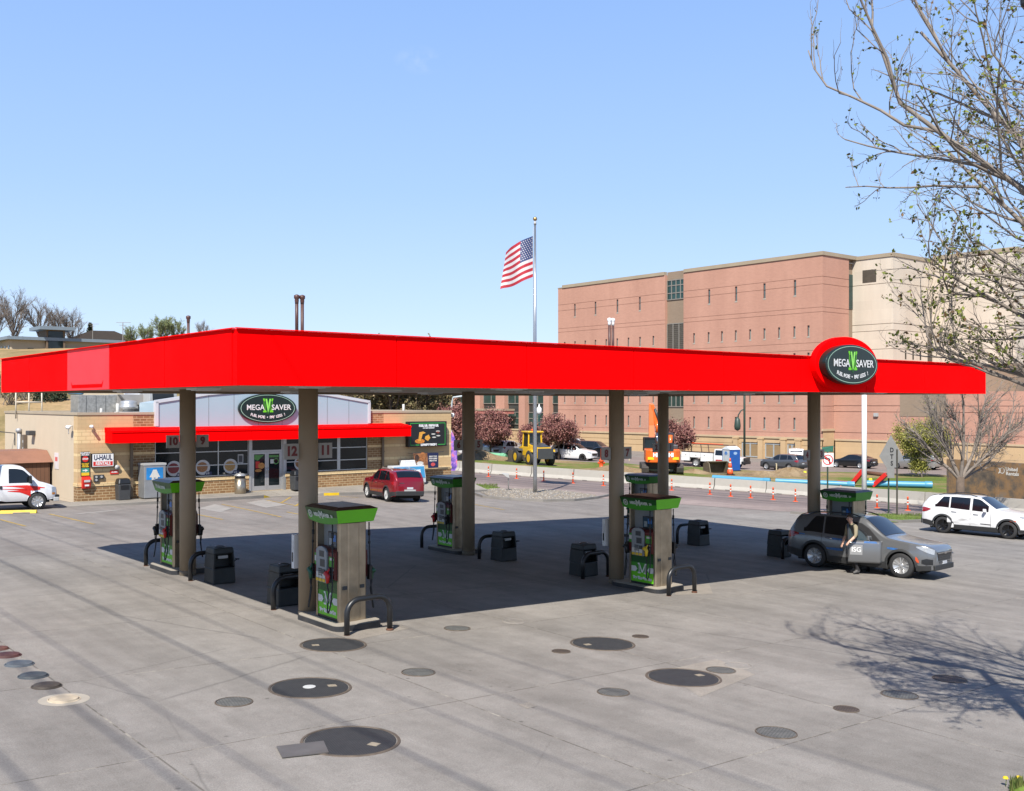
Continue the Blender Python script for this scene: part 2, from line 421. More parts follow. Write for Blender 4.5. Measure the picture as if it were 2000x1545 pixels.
# sky colour: the physical sky, graded to the clear spring blue by elevation
se = N(nt, 'ShaderNodeSeparateXYZ'); nt.links.new(tc, se.inputs[0])
grad = ramp(nt, se.outputs[2], [(0., (3.5, 4.45, 5.7)), (.08, (3.0, 4.0, 5.6)), (.2, (2.3, 3.45, 5.5)), (.40, (1.6, 2.75, 5.3)), (.7, (.75, 1.7, 3.9)), (1., (.6, 1.3, 3.2))])
skc = mix(nt, .85, sky.outputs[0], grad)
nt.links.new(mix(nt, cl, skc, (5.2, 5.4, 5.6)), bg.inputs['Color']); bg.inputs['Strength'].default_value = .10
SC.view_settings.view_transform = 'Standard'; SC.view_settings.look = 'None'; SC.view_settings.exposure = .95; SC.view_settings.gamma = 1
SC.cycles.max_bounces = 6; SC.cycles.use_denoising = True
# ---------------------------------------------------------------- the ground
def axis_steps(lo, hi, mid0, mid1, fine):
    xs = []; x = mid0
    while x <= mid1: xs.append(x); x += fine
    st = fine; x = mid1
    while x < hi: st *= 1.3; x += st; xs.append(x)
    st = fine; x = mid0
    while x > lo: st *= 1.3; x -= st; xs.insert(0, x)
    return xs
XS = axis_steps(-700, 900, -66, 46, 1.); YS = axis_steps(-200, 1500, -8, 130, 1.)
mb = MB(); mb.smooth = True
mb.add([(x, y, gz(x, y)) for y in YS for x in XS], [(j*len(XS)+i, j*len(XS)+i+1, (j+1)*len(XS)+i+1, (j+1)*len(XS)+i) for j in range(len(YS)-1) for i in range(len(XS)-1)])
for k, (f) in enumerate(mb.f):
    x, y, _ = mb.v[f[0]]
    if (x < -13 and y > 69 and ss(-13, -34, x)*ss(68, 98, y) > .002) or y > 175 or x > 95: mb.m[k] = 1
struct('ground', mb, [G_ASPH, HILLM], recalc=False)
C0 = Vector((-4.425, 16.44, 0))                          # near corner of the fuel canopy
def ca(a, b, z=None):
    p = Vector((C0.x+U.x*a+V.x*b, C0.y+U.y*a+V.y*b)); return Vector((p.x, p.y, gz(p.x, p.y) if z is None else z))
mb = MB(); mb.smooth = True
strip_sheet(mb, [ca(a, -17.5) for a in range(-12, 41)], [ca(a, 17) for a in range(-12, 41)], .004, 34)
struct('concrete_apron', mb, G_CONC, recalc=False)
# ---------------------------------------------------------------- sign with the oval emblem
def emblem(mb, c, h, d, mats=(0, 1, 2)):
    """slab serif M with a bright V, front facing -y; d = depth of the face it lies on"""
    def P(pts, e, m): mb.cm = m; mb.prism([(c[0]+x*h, c[1]+z*h) for x, z in pts], d-e, d)
    for sx in (-1, 1):
        P([(sx*.46, .5), (sx*.16, .5), (sx*.16, .38), (sx*.22, .34), (sx*.22, -.36), (sx*.15, -.4), (sx*.15, -.5), (sx*.46, -.5), (sx*.46, -.4), (sx*.40, -.36), (sx*.40, .34), (sx*.46, .38)], .004, mats[0])
        P([(sx*.37, .30), (sx*.25, .30), (sx*.25, -.30), (sx*.37, -.30)], .0055, mats[2])
    P([(-.33, .53), (-.05, .53), (0, .30), (.05, .53), (.33, .53), (.07, -.62), (-.07, -.62)], .007, mats[2])
    P([(-.25, .47), (-.11, .47), (.015, -.08), (.0, -.5), (-.03, -.5)], .009, mats[1])
    P([(.25, .47), (.11, .47), (.03, .08), (.025, -.45), (.045, -.45)], .0095, mats[1])
    mb.cm = 0
def oval_sign(parent, o, rx, rz, t):
    s = pivot('oval_sign', parent, o)
    a = MB(); a.smooth = False; a.ell((0, 0), rx, rz, -t, 0, 64); a.build('sign_cabinet', SIGNBK, s, bevel=.02)
    a = MB(); a.ring((0, 0), rx*.915, rx*.935, rz*.895, rz*.925, -t-.004); a.build('border_line', M('sign_line', (.35, .55, .42), .4), s)
    a = MB(); a.T = Matrix.Diagonal((.86, 1, 1, 1)); emblem(a, (0, rz*.2), rz*.95, -t-.001); a.T = None; a.build('emblem', [LIME, M('pale_green', (.30, .78, .12), .4, 0, .03), DGREEN], s)
    a = MB(); k = rz*.52
    a.text('MEGA', k, (-rx*.435, -t-.012, rz*.05), bold=.010*k, fit=rx*.60)
    a.text('SAVER', k, (rx*.455, -t-.012, rz*.05), bold=.010*k, fit=rx*.68)
    st = 'FUEL MORE \u2022 PAY LESS !'; n = len(st)
    for i, ch in enumerate(st):
        if ch == ' ': continue
        x = (i-(n-1)/2)/(n/2)*rx*.60; z = -rz*.62+.22*rz*(x/(rx*.6))**2; sl_ = .44*rz*x/(rx*.6)**2
        q = Vector((1, 0, sl_)).normalized()
        a.text(ch, rz*.26, (x, -t-.002, z), (q.x, 0, q.z), (-q.z, 0, q.x), bold=.022*rz*.26, sx=.98*rx/rz/2.05)
    a.build('lettering', WHITE, s)
    return s
# ---------------------------------------------------------------- the fuel canopy
zc = gz(C0.x, C0.y); CW, CL, CB, CT = 25.12, 15.17, CZ+.285-zc, CZ+1.199-zc
can = thing('fuel_canopy', 'long red fuel canopy on six taupe columns over the pumps', 'canopy', (C0.x, C0.y, zc), TH)
COLS = [(3.45, 4.05, '12', '11'), (12.7, 4.05, '8', '7'), (21.8, 4.05, '4', '3'), (3.45, 10.62, '10', '9'), (12.65, 10.62, '6', '5'), (21.8, 10.62, '2', '1')]
def fas(p0, p1, nm, seg, mats, off):
    mb = MB(); L = (Vector(p1)-Vector(p0)).length; d = (Vector(p1)-Vector(p0))/L; nrm = Vector((d.y, -d.x)); 
    n = len(seg)-1
    for i in range(n):
        a, b = seg[i]+.009, seg[i+1]-.009
        mb.cm = 1 if mats and i in mats else 0
        A = Vector(p0)+d*a; B = Vector(p0)+d*b
        e = .16; q = [A, B, B-nrm*e, A-nrm*e]
        mb.hexa([(x.x, x.y, CB) for x in q], [(x.x, x.y, CT) for x in q])
    return mb.build(nm, [RED, REDF], can)
fas((0, 0), (CW, 0), 'fascia', [0]+[3.05*i for i in range(1, 8)]+[CW], None, 0)
fas((CW, .17), (CW, CL-.17), 'fascia', [0, 3.6, 7.2, 10.8, CL-.34], None, 0)
fas((CW, CL), (0, CL), 'fascia', [0]+[3.05*i for i in range(1, 8)]+[CW], None, 0)
fas((0, CL-.17), (0, .17), 'fascia', [0, 2.75, CL-.17-9.08, CL-.17-6.18, CL-.17-3.1, CL-.34], (2,), 0)
mb = MB()                                                # unfaded streak left by an old letter
mb.prism([(6.62, CB+.045), (8.72, CB+.045), (8.79, CB+.19), (8.70, CB+.12), (6.64, CB+.12), (6.55, CB+.2)], -.004, 0, 'x'); mb.build('unfaded_patch', RED, can)
mb = MB()
for sx in ((-.012, .0), ): pass
for (p, q) in (((-.02, -.02, CT), (CW+.02, -.02, CT)), ((-.02, CL+.02, CT), (CW+.02, CL+.02, CT)), ((-.02, .06, CT), (-.02, CL-.06, CT)), ((CW+.02, .06, CT), (CW+.02, CL-.06, CT))):
    mb.bar((p[0], p[1], CT+.008), (q[0], q[1], CT+.008), .05, .014)
mb.build('top_trim', RED, can)
mb = MB(); n = 20
for i in range(n):
    x0 = .18+(CW-.36)*i/n; x1 = .18+(CW-.36)*(i+1)/n
    mb.box(x0+.006, x1-.006, .18, CL-.18, CB+.07, CB+.09)
mb.build('soffit', SOFF, can)
mb = MB(); mb.box(.18, CW-.18, .18, CL-.18, CT-.3, CT-.25); mb.build('roof_deck', LGREY, can)
for (p, q) in (((.17, .17), (CW-.17, .17)), ((.17, CL-.17), (CW-.17, CL-.17)), ((.17, .3), (.17, CL-.3)), ((CW-.17, .3), (CW-.17, CL-.3))):
    mb = MB(); mb.bar((p[0], p[1], CB+.03), (q[0], q[1], CB+.03), .05, .07); mb.build('soffit_trim', TAUPE, can)
for i in range(5):
    for b in (2.2, 7.3, 12.4):
        mb = MB(); a = 2.5+i*4.95; mb.box(a-.3, a+.3, b-.3, b+.3, CB+.015, CB+.07); mb.cm = 1; mb.box(a-.22, a+.22, b-.22, b+.22, CB-.005, CB+.015)
        mb.build('canopy_light', [WHITE, M('lamp_lens', (.7, .72, .72), .3, 0, .05)], can, bevel=.01)
PLATE = M('number_plate_grey', (.36, .34, .31), .5, 0, .08, 3); DIGIT = M('digit_red', (.16, .012, .012), .5, 0, .05)
for (a, b, n1, n2) in COLS:
    p = ca(a, b); zb = p.z-zc
    cp = pivot('column', can, (a, b, zb))
    mb = MB(); mb.smooth = True; mb.lathe([(.205, -.05), (.205, CB+.1-zb)], 28); mb.build('shaft', TAUPE, cp)
    mb = MB(); mb.smooth = True; mb.lathe([(.212, -.05), (.212, .10), (.205, .14)], 28); mb.build('base_ring', M('column_base', (.20, .16, .11), .7, 0, .2, 4, dirt=.6), cp)
    for s_, t in ((-1, n1), (1, n2)):
        x = s_*.40
        mb = MB(); mb.box(x-.165, x+.165, -.02, .02, 3.34, 3.67); mb.cm = 1; mb.text(t, .27, (x, -.021, 3.505), bold=.014, sx=.95); mb.text(t, .27, (x, .021, 3.505), right=(-1, 0, 0), bold=.014, sx=.95)
        mb.build('number_plate', [PLATE, DIGIT], cp)
PIPE = M('brown_pipe', (.075, .026, .019), .5, 0, .12, 4)
def vent(a, b, ztop, ubend, white, n=2):
    vp = pivot('vent_pipe', can, (a, b, CT-.3)); h = CZ+ztop-zc-(CT-.3)
    for i in range(n):
        mb = MB(); mb.smooth = True; x = (i-.5)*.13 if n > 1 else 0
        mb.tube([(x, 0, .55), (x, 0, h)] if ubend and i == 0 else [(x, 0, 0), (x, 0, h)], .036, 10)
        if ubend and i == 0: mb.tube([(x, 0, .57), (x, 0, .5), (x+.02, 0, .46), (x+.15, 0, .40), (x+.17, 0, .40)], .042, 10)
        mb.build('pipe', PIPE, vp)
        mb = MB(); mb.smooth = True; mb.lathe([(.038, h-.05), (.042, h), (.045, h+.02), (.042, h+.05), (.060, h+.07), (.060, h+.13), (.02, h+.15)], 12, (x, 0, 0)); mb.build('vent_cap', WHITE if white else PIPE, vp)
vent(3.35, 4.25, 2.16, True, False); vent(3.5, 10.7, 2.15, False, False, 1); vent(12.65, 4.2, 2.15, False, True)
MA, MZ = 17.37, CZ+1.016-zc                               # the round-headed sign panel on the front fascia
mb = MB(); mb.ell((MA-.28, MZ), 1.46, .735, -.18, 0, 72); mb.build('sign_panel', RED, can, bevel=.015)
oval_sign(can, (MA-.38, -.18, MZ-.01), 1.22, .525, .22)
# ---------------------------------------------------------------- pumps, islands, hoops, waste stations
EMB = [WHITE, WHITE, DGREEN]
def pump(name, label, word, nozc, bright):
    r = thing(name, label, 'fuel pump')
    for sy in (-1, 1):
        mb = MB(); mb.prism([(x, sy*y) for x, y in ((-.32, .40), (-.32, .455), (-.285, .49), (-.17, .5), (-.13, .5), (-.11, .52), (.11, .52), (.13, .5), (.17, .5), (.285, .49), (.32, .455), (.32, .40))], .13, 2.12, 'z')
        mb.build('pillar', STEEL, r, bevel=.006)
        for x in (-.2, .2): mb = MB(); mb.box(x-.05, x+.05, min(sy*.49, sy*.512), max(sy*.49, sy*.512), .79, .86); mb.build('latch', DGREY, r)
    mb = MB(); mb.box(-.17, .17, -.41, .41, .14, 2.12); mb.build('core_panel', GREYP, r)
    mb = MB(); mb.box(-.29, .29, -.4, .4, .2, .98); mb.box(-.31, .31, -.405, .405, .13, .2); mb.build('lower_cabinet', BLKM, r)
    for s_ in (-1, 1):
        T = Matrix.Rotation(0 if s_ < 0 else pi, 4, 'Z')
        mb = MB(); mb.T = T                               # green door panel, face -x
        mb.cm = 0; mb.box(-.304, -.29, -.395, .395, .2, .46); mb.cm = 1; mb.box(-.304, -.29, -.395, .395, .46, .70); mb.cm = 2; mb.box(-.304, -.29, -.395, .395, .70, .97)
        mb.cm = 3
        for sy in (-1, 1):
            mb.prism([(sy*.39, .46), (sy*.39, .60), (sy*.24, .60), (sy*.18, .53), (sy*.24, .46)], -.309, -.3045, 'x')
            pass
        mb.text('Top Tier Gasoline', .088, (-.305, 0, .30), (0, -1, 0), bold=.012, ext=.003)
        # block M drawn as outline
        for sy in (-1, 1):
            mb.prism([(sy*.155, .42), (sy*.06, .42), (sy*.06, .45), (sy*.085, .46), (sy*.085, .60), (sy*.02, .45), (0, .45), (0, .49), (sy*.10, .69), (sy*.155, .69), (sy*.155, .66), (sy*.13, .65), (sy*.13, .46), (sy*.155, .45)], -.312, -.305, 'x')
            mb.cm = 2; mb.prism([(sy*.12, .45), (sy*.098, .45), (sy*.098, .64), (sy*.12, .655)], -.314, -.306, 'x'); mb.cm = 3
        mb.build('door_panel', [LIME, MGREEN, DGREEN, WHITE], r)
        mb = MB(); mb.T = T                               # head with sloping brow
        mb.prism([(-.34, .97), (-.385, 1.0), (-.385, 1.52), (-.30, 1.58), (-.17, 1.60), (-.17, .97)], -.40, .40, 'y')
        mb.cm = 1; mb.box(-.389, -.385, -.395, -.19, 1.24, 1.44); mb.box(-.389, -.385, .28, .395, 1.22, 1.46)
        mb.cm = 2; mb.box(-.391, -.389, -.38, -.23, 1.37, 1.42); mb.box(-.391, -.385, -.38, -.22, 1.17, 1.21); mb.box(-.392, -.389, .30, .39, 1.3, 1.41)
        for i in range(3): mb.box(-.391, -.385, -.36+.06*i, -.33+.06*i, 1.08, 1.13)
        mb.build('dispenser_head', [MAROON, MGREEN, OFFW], r)
        mb = MB(); mb.T = T
        mb.prism([(.27, .93), (.25, .90), (-.14, .90), (-.165, .93), (-.165, 1.52), (-.10, 1.59), (.05, 1.63), (.18, 1.61), (.27, 1.55)], -.43, -.38, 'x'); mb.build('console', GREYP, r, bevel=.012)
        mb = MB(); mb.T = T
        mb.box(-.436, -.43, -.06, .12, 1.42, 1.54); mb.box(-.436, -.43, -.09, .09, 1.22, 1.37); mb.box(-.45, -.43, -.12, -.02, 1.08, 1.17)
        for i in range(3):
            for j in range(4): mb.box(-.436, -.43, .02+i*.05, .055+i*.05, 1.03+j*.04, 1.06+j*.04)
        mb.build('keypad', DGREY, r)
        mb = MB(); mb.T = T
        for i in range(3): mb.box(-.434, -.43, .15-.13*i, .25-.13*i, .985, 1.10-.01*i)
        mb.cm = 1
        for i in range(3): mb.box(-.438, -.43, .15-.13*i, .25-.13*i, .915, .975)
        mb.build('grade_sticker', [OFFW, YEL], r)
        mb = MB(); mb.T = T; mb.box(-.31, -.27, -.38, -.02, 1.62, 1.93); mb.cm = 1; mb.box(-.313, -.31, -.36, -.04, 1.645, 1.905)
        mb.cm = 2; mb.box(-.3145, -.313, -.34, -.2, 1.74, 1.87); mb.cm = 3; mb.box(-.3145, -.313, -.18, -.07, 1.66, 1.8)
        mb.build('screen', [BLACK, M('screen_glass', (.03, .07, .11), .1, 0, .3, 6), BLUES, M('screen_pale', (.25, .3, .33), .2, 0, .3, 9)], r, bevel=.004)
        for k, (y0, y1, side) in enumerate(((-.28, -.38, 0), (.43, .47, 1))):
            nz = pivot('nozzle', r, (0, 0, 0), 0 if s_ < 0 else pi)
            mb = MB(); x = -.43
            mb.prism([(y0-.05, .93), (y0+.05, .93), (y0+.07, 1.22), (y0-.03, 1.24)], x-.02, x+.05, 'x'); mb.build('holster', BLKM, nz, bevel=.01)
            mb = MB(); mb.smooth = True
            mb.tube([(x-.05, y0+.08, 1.10), (x-.05, y0+.02, 1.13), (x-.05, y0-.03, 1.06), (x-.05, y0-.02, .93)], [.04, .055, .05, .03], 10)
            mb.tube([(x-.06, y0-.01, 1.12), (x-.03, y0-.06, 1.22)], [.022, .014], 8)
            mb.build('nozzle_cover', nozc[k], nz)
            mb = MB(); mb.smooth = True                    # hose: top swivel, long fall, loop, up to the nozzle
            yt = -.36 if k == 0 else .44
            pts = [(-.40, yt, 2.1), (-.40, yt, 1.9), (-.41, yt-.01*(1-2*k), 1.4), (-.42, yt-.03*(1-2*k), .9)]
            for i in range(9):
                t = pi*i/8; pts.append((-.45-.05*sin(t), lerp(yt-.04*(1-2*k), y0-.02, (1-cos(t))/2), .58-.32*sin(t)+.02*i))
            pts += [(x-.05, y0-.02, .85), (x-.05, y0-.02, .93)]
            mb.tube(pts, .0145, 7); mb.tube([(-.40, yt, 1.83), (-.40, yt, 1.93)], .028, 8); mb.tube([(-.405, yt, 1.66), (-.405, yt, 1.71)], .026, 8)
            mb.build('hose', RUBBER, nz)
    va = pivot('valance', r, (0, 0, 0))
    mb = MB(); A, B, a, b = .41, .60, .48, .65
    for sx in (-1, 1):                                    # long faces, bottom edge bows down
        n = 10; top = []; bot = []
        for i in range(n+1):
            y = -1+2*i/n; top.append((sx*a, y*b, 2.40)); bot.append((sx*A, y*B, 2.14-.055*(1-y*y)))
        mid = [(sx*lerp(A, a, .45), (p[1]+q[1])/2, lerp(p[2], q[2], .45)) for p, q in zip(bot, top)]
        for i in range(n):
            mb.cm = 0; mb.quad(bot[i], bot[i+1], mid[i+1], mid[i]); mb.cm = 1; mb.quad(mid[i], mid[i+1], top[i+1], top[i])
    for sy in (-1, 1):
        mb.cm = 2 if bright else 0; mb.quad((-A, sy*B, 2.14), (A, sy*B, 2.14), (a, sy*b, 2.40), (-a, sy*b, 2.40))
    mb.cm = 1; mb.poly([(-A, -B, 2.14)]+[(-A, (-1+2*i/10)*B, 2.14-.055*(1-(-1+2*i/10)**2)) for i in range(11)]+[(A, B, 2.14), (A, -B, 2.14)])
    mb.build('valance_face', [MGREEN, DGREEN, LIME], va)
    mb = MB(); mb.hexa([(-a-.01, -b-.01, 2.40), (a+.01, -b-.01, 2.40), (a+.01, b+.01, 2.40), (-a-.01, b+.01, 2.40)], [(-a+.12, -b+.1, 2.455), (a-.12, -b+.1, 2.455), (a-.12, b-.1, 2.455), (-a+.12, b-.1, 2.455)])
    mb.build('valance_lid', M('lid_dark', (.045, .012, .011), .35, 0, .2, 3), va)
    mb = MB(); q = Vector((-(a-A), 0, .26)).normalized(); o = Vector((-lerp(A, a, .5), 0, 2.27)); nv = Vector((-1, 0, -.38)).normalized()
    for s_ in (-1, 1):
        mb.T = Matrix.Rotation(0 if s_ < 0 else pi, 4, 'Z')
        if word: mb.text(word, .17, o+nv*.012+Vector((0, .12, 0)), (0, -1, 0), q, bold=.006, shear=.15)
        else:
            mb.text('MEGA', .10, o+nv*.012+Vector((0, .17, 0)), (0, -1, 0), q, 'CENTER', .006); mb.text('M', .21, o+nv*.012+Vector((0, .01, .0)), (0, -1, 0), q, 'CENTER', .008); mb.text('SAVER', .10, o+nv*.012+Vector((0, -.18, 0)), (0, -1, 0), q, 'CENTER', .006)
            mb.text('24', .08, o+nv*.012+Vector((0, -.42, .0)), (0, -1, 0), q, 'CENTER', .004)
            for i in range(20):
                t = 2*pi*i/20; t2 = 2*pi*(i+1)/20
                f = lambda t, r_: o+nv*.012+Vector((0, .46, 0))+Vector((0, -1, 0))*(cos(t)*r_)+q*(sin(t)*r_)
                mb.quad(f(t, .055), f(t2, .055), f(t2, .085), f(t, .085))
            mb.text('M', .08, o+nv*.012+Vector((0, .46, 0)), (0, -1, 0), q, 'CENTER', .006)
    mb.build('lettering', M('pale_lettering', (.55, .62, .55), .5, 0, .05), va)
    return r
NZ_R, NZ_G, NZ_Y, NZ_K = M('nozzle_red', (.5, .012, .015), .4, 0, .1), M('nozzle_green', (.01, .09, .045), .4, 0, .1), YEL, BLACK
pumps = {0: ('stainless fuel pump with red nozzle at the canopy\u2019s near corner, beside column 12 and 11', '', (NZ_R, NZ_G), True),
         1: ('stainless fuel pump with a yellow bag over its nozzle, beside column 8 and 7', '', (NZ_Y, NZ_K), True),
         2: ('fuel pump behind the grey SUV with the ISG door, beside column 4', '', (NZ_K, NZ_G), False),
         3: ('fuel pump with a cursive welcome on its green valance, beside column 10 and 9', 'Welcome', (NZ_R, NZ_K), True),
         4: ('fuel pump in the shade with the red SUV behind it, at column 6 and 5', '', (NZ_K, NZ_R), False),
         5: ('fuel pump half hidden behind the one with the yellow nozzle bag', '', (NZ_K, NZ_G), False)}
WHERE = ['at the near-corner column 12 and 11', 'at column 8 and 7', 'at column 4 behind the grey SUV', 'at column 10 and 9', 'at column 6 and 5', 'at the far column 2 and 1']
def rrect(hx, hy, r, n=5):
    P = []
    for cx, cy, a0 in ((hx-r, hy-r, 0), (-hx+r, hy-r, 90), (-hx+r, -hy+r, 180), (hx-r, -hy+r, 270)):
        for i in range(n+1):
            t = radians(a0+90*i/n); P.append((cx+r*cos(t), cy+r*sin(t)))
    return P
ISL_T = M('island_top', (.36, .32, .26), .8, 0, .2, 2, dirt=.5); ISL_S = M('island_skirt', (.028, .03, .034), .5, 0, .45, 2.5, dirt=.3)
def make_hoop():
    mb = MB(); mb.smooth = True; P = [(-.49, 0, -.03), (-.49, 0, .42)]
    for i in range(1, 7): t = pi-pi/2*i/6; P.append((-.21+.28*cos(t), 0, .42+.28*sin(t)))
    for i in range(7): t = pi/2-pi/2*i/6; P.append((.21+.28*cos(t), 0, .42+.28*sin(t)))
    P.append((.49, 0, -.03)); mb.tube(P, .056, 14)
    o = mb.build('hoop_bollard', BLKM)
    mb = MB(); mb.smooth = True
    for x in (-.49, .49): mb.lathe([(.075, -.02), (.075, .012), (.06, .03)], 14, (x, 0, 0))
    mb.build('foot_ring', RUST, o)
    return o
def make_bin():
    r = thing('waste_station', '', 'waste bin')
    W = M('station_plastic', (.013, .017, .018), .55, 0, .3, 2.5, bump=.2, dirt=.12)
    mb = MB(); mb.hexa([(-.30, -.30, 0), (.30, -.30, 0), (.30, .30, 0), (-.30, .30, 0)], [(-.285, -.285, .40), (.285, -.285, .40), (.285, .285, .40), (-.285, .285, .40)]); mb.build('tub', W, r, bevel=.03)
    mb = MB()
    for sx in (-1, 1): mb.hexa([(sx*.285, -.285, .40), (sx*.285, .285, .40), (sx*.25, .285, .40), (sx*.25, -.285, .40)], [(sx*.262, -.262, .74), (sx*.262, .262, .74), (sx*.22, .262, .74), (sx*.22, -.262, .74)])
    mb.hexa([(-.25, -.02, .40), (.25, -.02, .40), (.25, .02, .40), (-.25, .02, .40)], [(-.23, -.02, .74), (.23, -.02, .74), (.23, .02, .74), (-.23, .02, .74)])
    mb.build('side_panel', W, r)
    mb = MB(); mb.hexa([(-.275, -.275, .74), (.275, -.275, .74), (.275, .275, .74), (-.275, .275, .74)], [(-.25, -.25, .90), (.25, -.25, .90), (.25, .25, .90), (-.25, .25, .90)]); mb.build('lid', W, r, bevel=.03)
    mb = MB(); mb.smooth = True; mb.lathe([(.13, .895), (.14, .915), (.10, .915), (.10, .86)], 18); mb.build('lid_ring', BLKM, r)
    mb = MB()
    for sy in (-1, 1): mb.box(-.13, .12, sy*.20-.02, sy*.20+.02, .63, .70)
    mb.build('towel_slot', LGREY, r)
    mb = MB(); mb.smooth = True; mb.tube([(.2, -.12, .44), (.36, -.24, .58)], .012, 6); mb.tube([(.33, -.19, .585), (.39, -.29, .585)], .018, 6); mb.build('squeegee', BLACK, r)
    return r
hoop0 = make_hoop(); bin0 = make_bin(); first = [True, True, True]
for i, (a, b, n1, n2) in enumerate(COLS):
    s = -1 if i < 3 else 1                                # the pump stands on the near side of a front column, on the far side of a rear one
    c = ca(a+.17, b+s*1.08); P_ = pumps[i]
    isl = MB(); isl.cm = 0; isl.prism(rrect(.55, .88, .2), -.06, .125, 'z'); isl.cm = 1; isl.prism(rrect(.53, .86, .19), .125, .14, 'z')
    ic = ca(a+.17, b+s*.98)
    tag(isl.build('pump_island', [ISL_S, ISL_T], None, loc=ic, rz=TH), 'low black-edged concrete island under the fuel pump '+WHERE[i], 'pump island', 'islands under the fuel pumps')
    p = pump('fuel_pump', P_[0], P_[1], P_[2], P_[3]); p.location = c; p.rotation_euler = (0, 0, TH); p['group'] = 'fuel pumps under the canopy'
    for k, db in enumerate((2.16, -.98)):
        q = ca(a+.17, b+s*db); lab = 'black tubular hoop bollard %s, %s' % (WHERE[i], 'at the pump\u2019s outer end' if k == 0 else 'next to the waste station')
        if first[0]: h = hoop0; first[0] = False; h.location = q; h.rotation_euler = (0, 0, TH)
        else: h = dup(hoop0, q, TH)
        tag(h, lab, 'bollard', 'hoop bollards guarding the pumps')
    q = ca(a+.22, b-s*1.52)
    if first[1]: h = bin0; first[1] = False; h.location = q; h.rotation_euler = (0, 0, TH)
    else: h = dup(bin0, q, TH)
    h['label'] = 'black plastic waste and squeegee station '+WHERE[i]; h['group'] = 'waste stations beside the columns'
for i in (0, 1):                                          # white towel boxes on the two front columns
    a, b = COLS[i][:2]; q = ca(a-.06, b+.255); mb = MB(); z = 1.0
    mb.box(-.17, .17, -.055, .055, z, z+.72); mb.cm = 1; mb.box(-.176, -.17, -.02, .03, z+.14, z+.34); mb.box(-.173, -.17, -.02, -.01, z+.14, z+.6)
    tag(mb.build('towel_dispenser', [WHITE, BLKM], None, bevel=.012, loc=q, rz=TH), 'slim white towel box on the '+('nearest column, beside the 12 and 11 plates' if i == 0 else 'middle front column, beside the 8 and 7 plates'), 'dispenser')
# ---------------------------------------------------------------- covers in the pavement
def cover_mat(name, col, sc):
    m, nt, b = nodes(name); tc = N(nt, 'ShaderNodeTexCoord').outputs['Object']
    br = N(nt, 'ShaderNodeTexBrick'); nt.links.new(tc, br.inputs['Vector']); br.offset = .5
    for k, x in (('Scale', 1), ('Mortar Size', .006), ('Brick Width', sc), ('Row Height', sc)): br.inputs[k].default_value = x
    br.inputs['Color1'].default_value = (*col, 1); br.inputs['Color2'].default_value = (*scl(col, 1.25), 1); br.inputs['Mortar'].default_value = (*scl(col, .45), 1)
    c = mix(nt, .8, br.outputs['Color'], ramp(nt, noise(nt, tc, 5., 6., .7), [(.3, (.65, .65, .65)), (.7, (1.3, 1.28, 1.2))]), 'MULTIPLY')
    nt.links.new(c, b.inputs['Base Color']); b.inputs['Roughness'].default_value = .7; bumpn(nt, b, br.outputs['Fac'], -.5, .006)
    return m
CV_B = cover_mat('black_cover', (.034, .034, .036), .035); CV_G = cover_mat('grate_grey', (.095, .094, .088), .05); CV_BR = cover_mat('rusty_cover', (.062, .045, .034), .04)
RING = M('cover_ring', (.13, .10, .075), .7, .2, .45, 7, dirt=.5)
def cover(px, py, w, mat, label, hand=0, group=None, dome=0, halo=None, ringm=None):
    p = G(px, py); r = w/FPX*p.y/2
    mb = MB(); mb.lathe([(r*1.05, 0), (r*1.04, .010), (r*.985, .014), (r*.975, .004)], 40, cap=False); mb.cm = 1
    mb.lathe([(r*.955, .003), (r*.955, .007), (r*.9, .010+dome*.6), (r*.5, .011+dome), (r*.02, .011+dome)], 40)
    if hand:
        mb.cm = 2; mb.T = Matrix.Rotation(hand, 4, 'Z'); mb.box(r*.45, r*.67, -r*.1, r*.1, .006, .014); mb.T = None
    if halo: mb.cm = 3; mb.lathe([(r*1.6, .0005), (r*1.62, .0025), (r*1.05, .003)], 30)
    sl_ = Vector((-(gz(p.x+1, p.y)-p.z), -(gz(p.x, p.y+1)-p.z), 1)).normalized()
    o = mb.build('manhole_cover', [ringm or RING, mat, M('worn_tan', (.30, .25, .18), .7, 0, .3, 8), M('halo_tan', (.38, .335, .27), .9, 0, .15, 3)], None)
    o.location = p+Vector((0, 0, .004)); o.rotation_euler = Vector((0, 0, 1)).rotation_difference(sl_).to_euler()
    return tag(o, label, 'manhole cover', group)
gb = 'large black tank covers in the pavement'
cover(651, 1260, 124, CV_B, 'large black round cover nearest the corner pump with the red nozzle', 3.5, gb); cover(606, 1344, 154, CV_B, 'large black round cover with a white spot at its centre', .4, gb)
cover(685, 1448, 186, CV_B, 'largest black round cover, with a loose metal plate on its edge', -.4, gb); cover(1177, 1258, 122, CV_B, 'large black round cover between two small rusty lids', 3.6, gb)
cover(1335, 1324, 142, CV_B, 'large black round cover on a pale square of concrete', .5, gb)
gm = 'grey grated covers in the pavement'
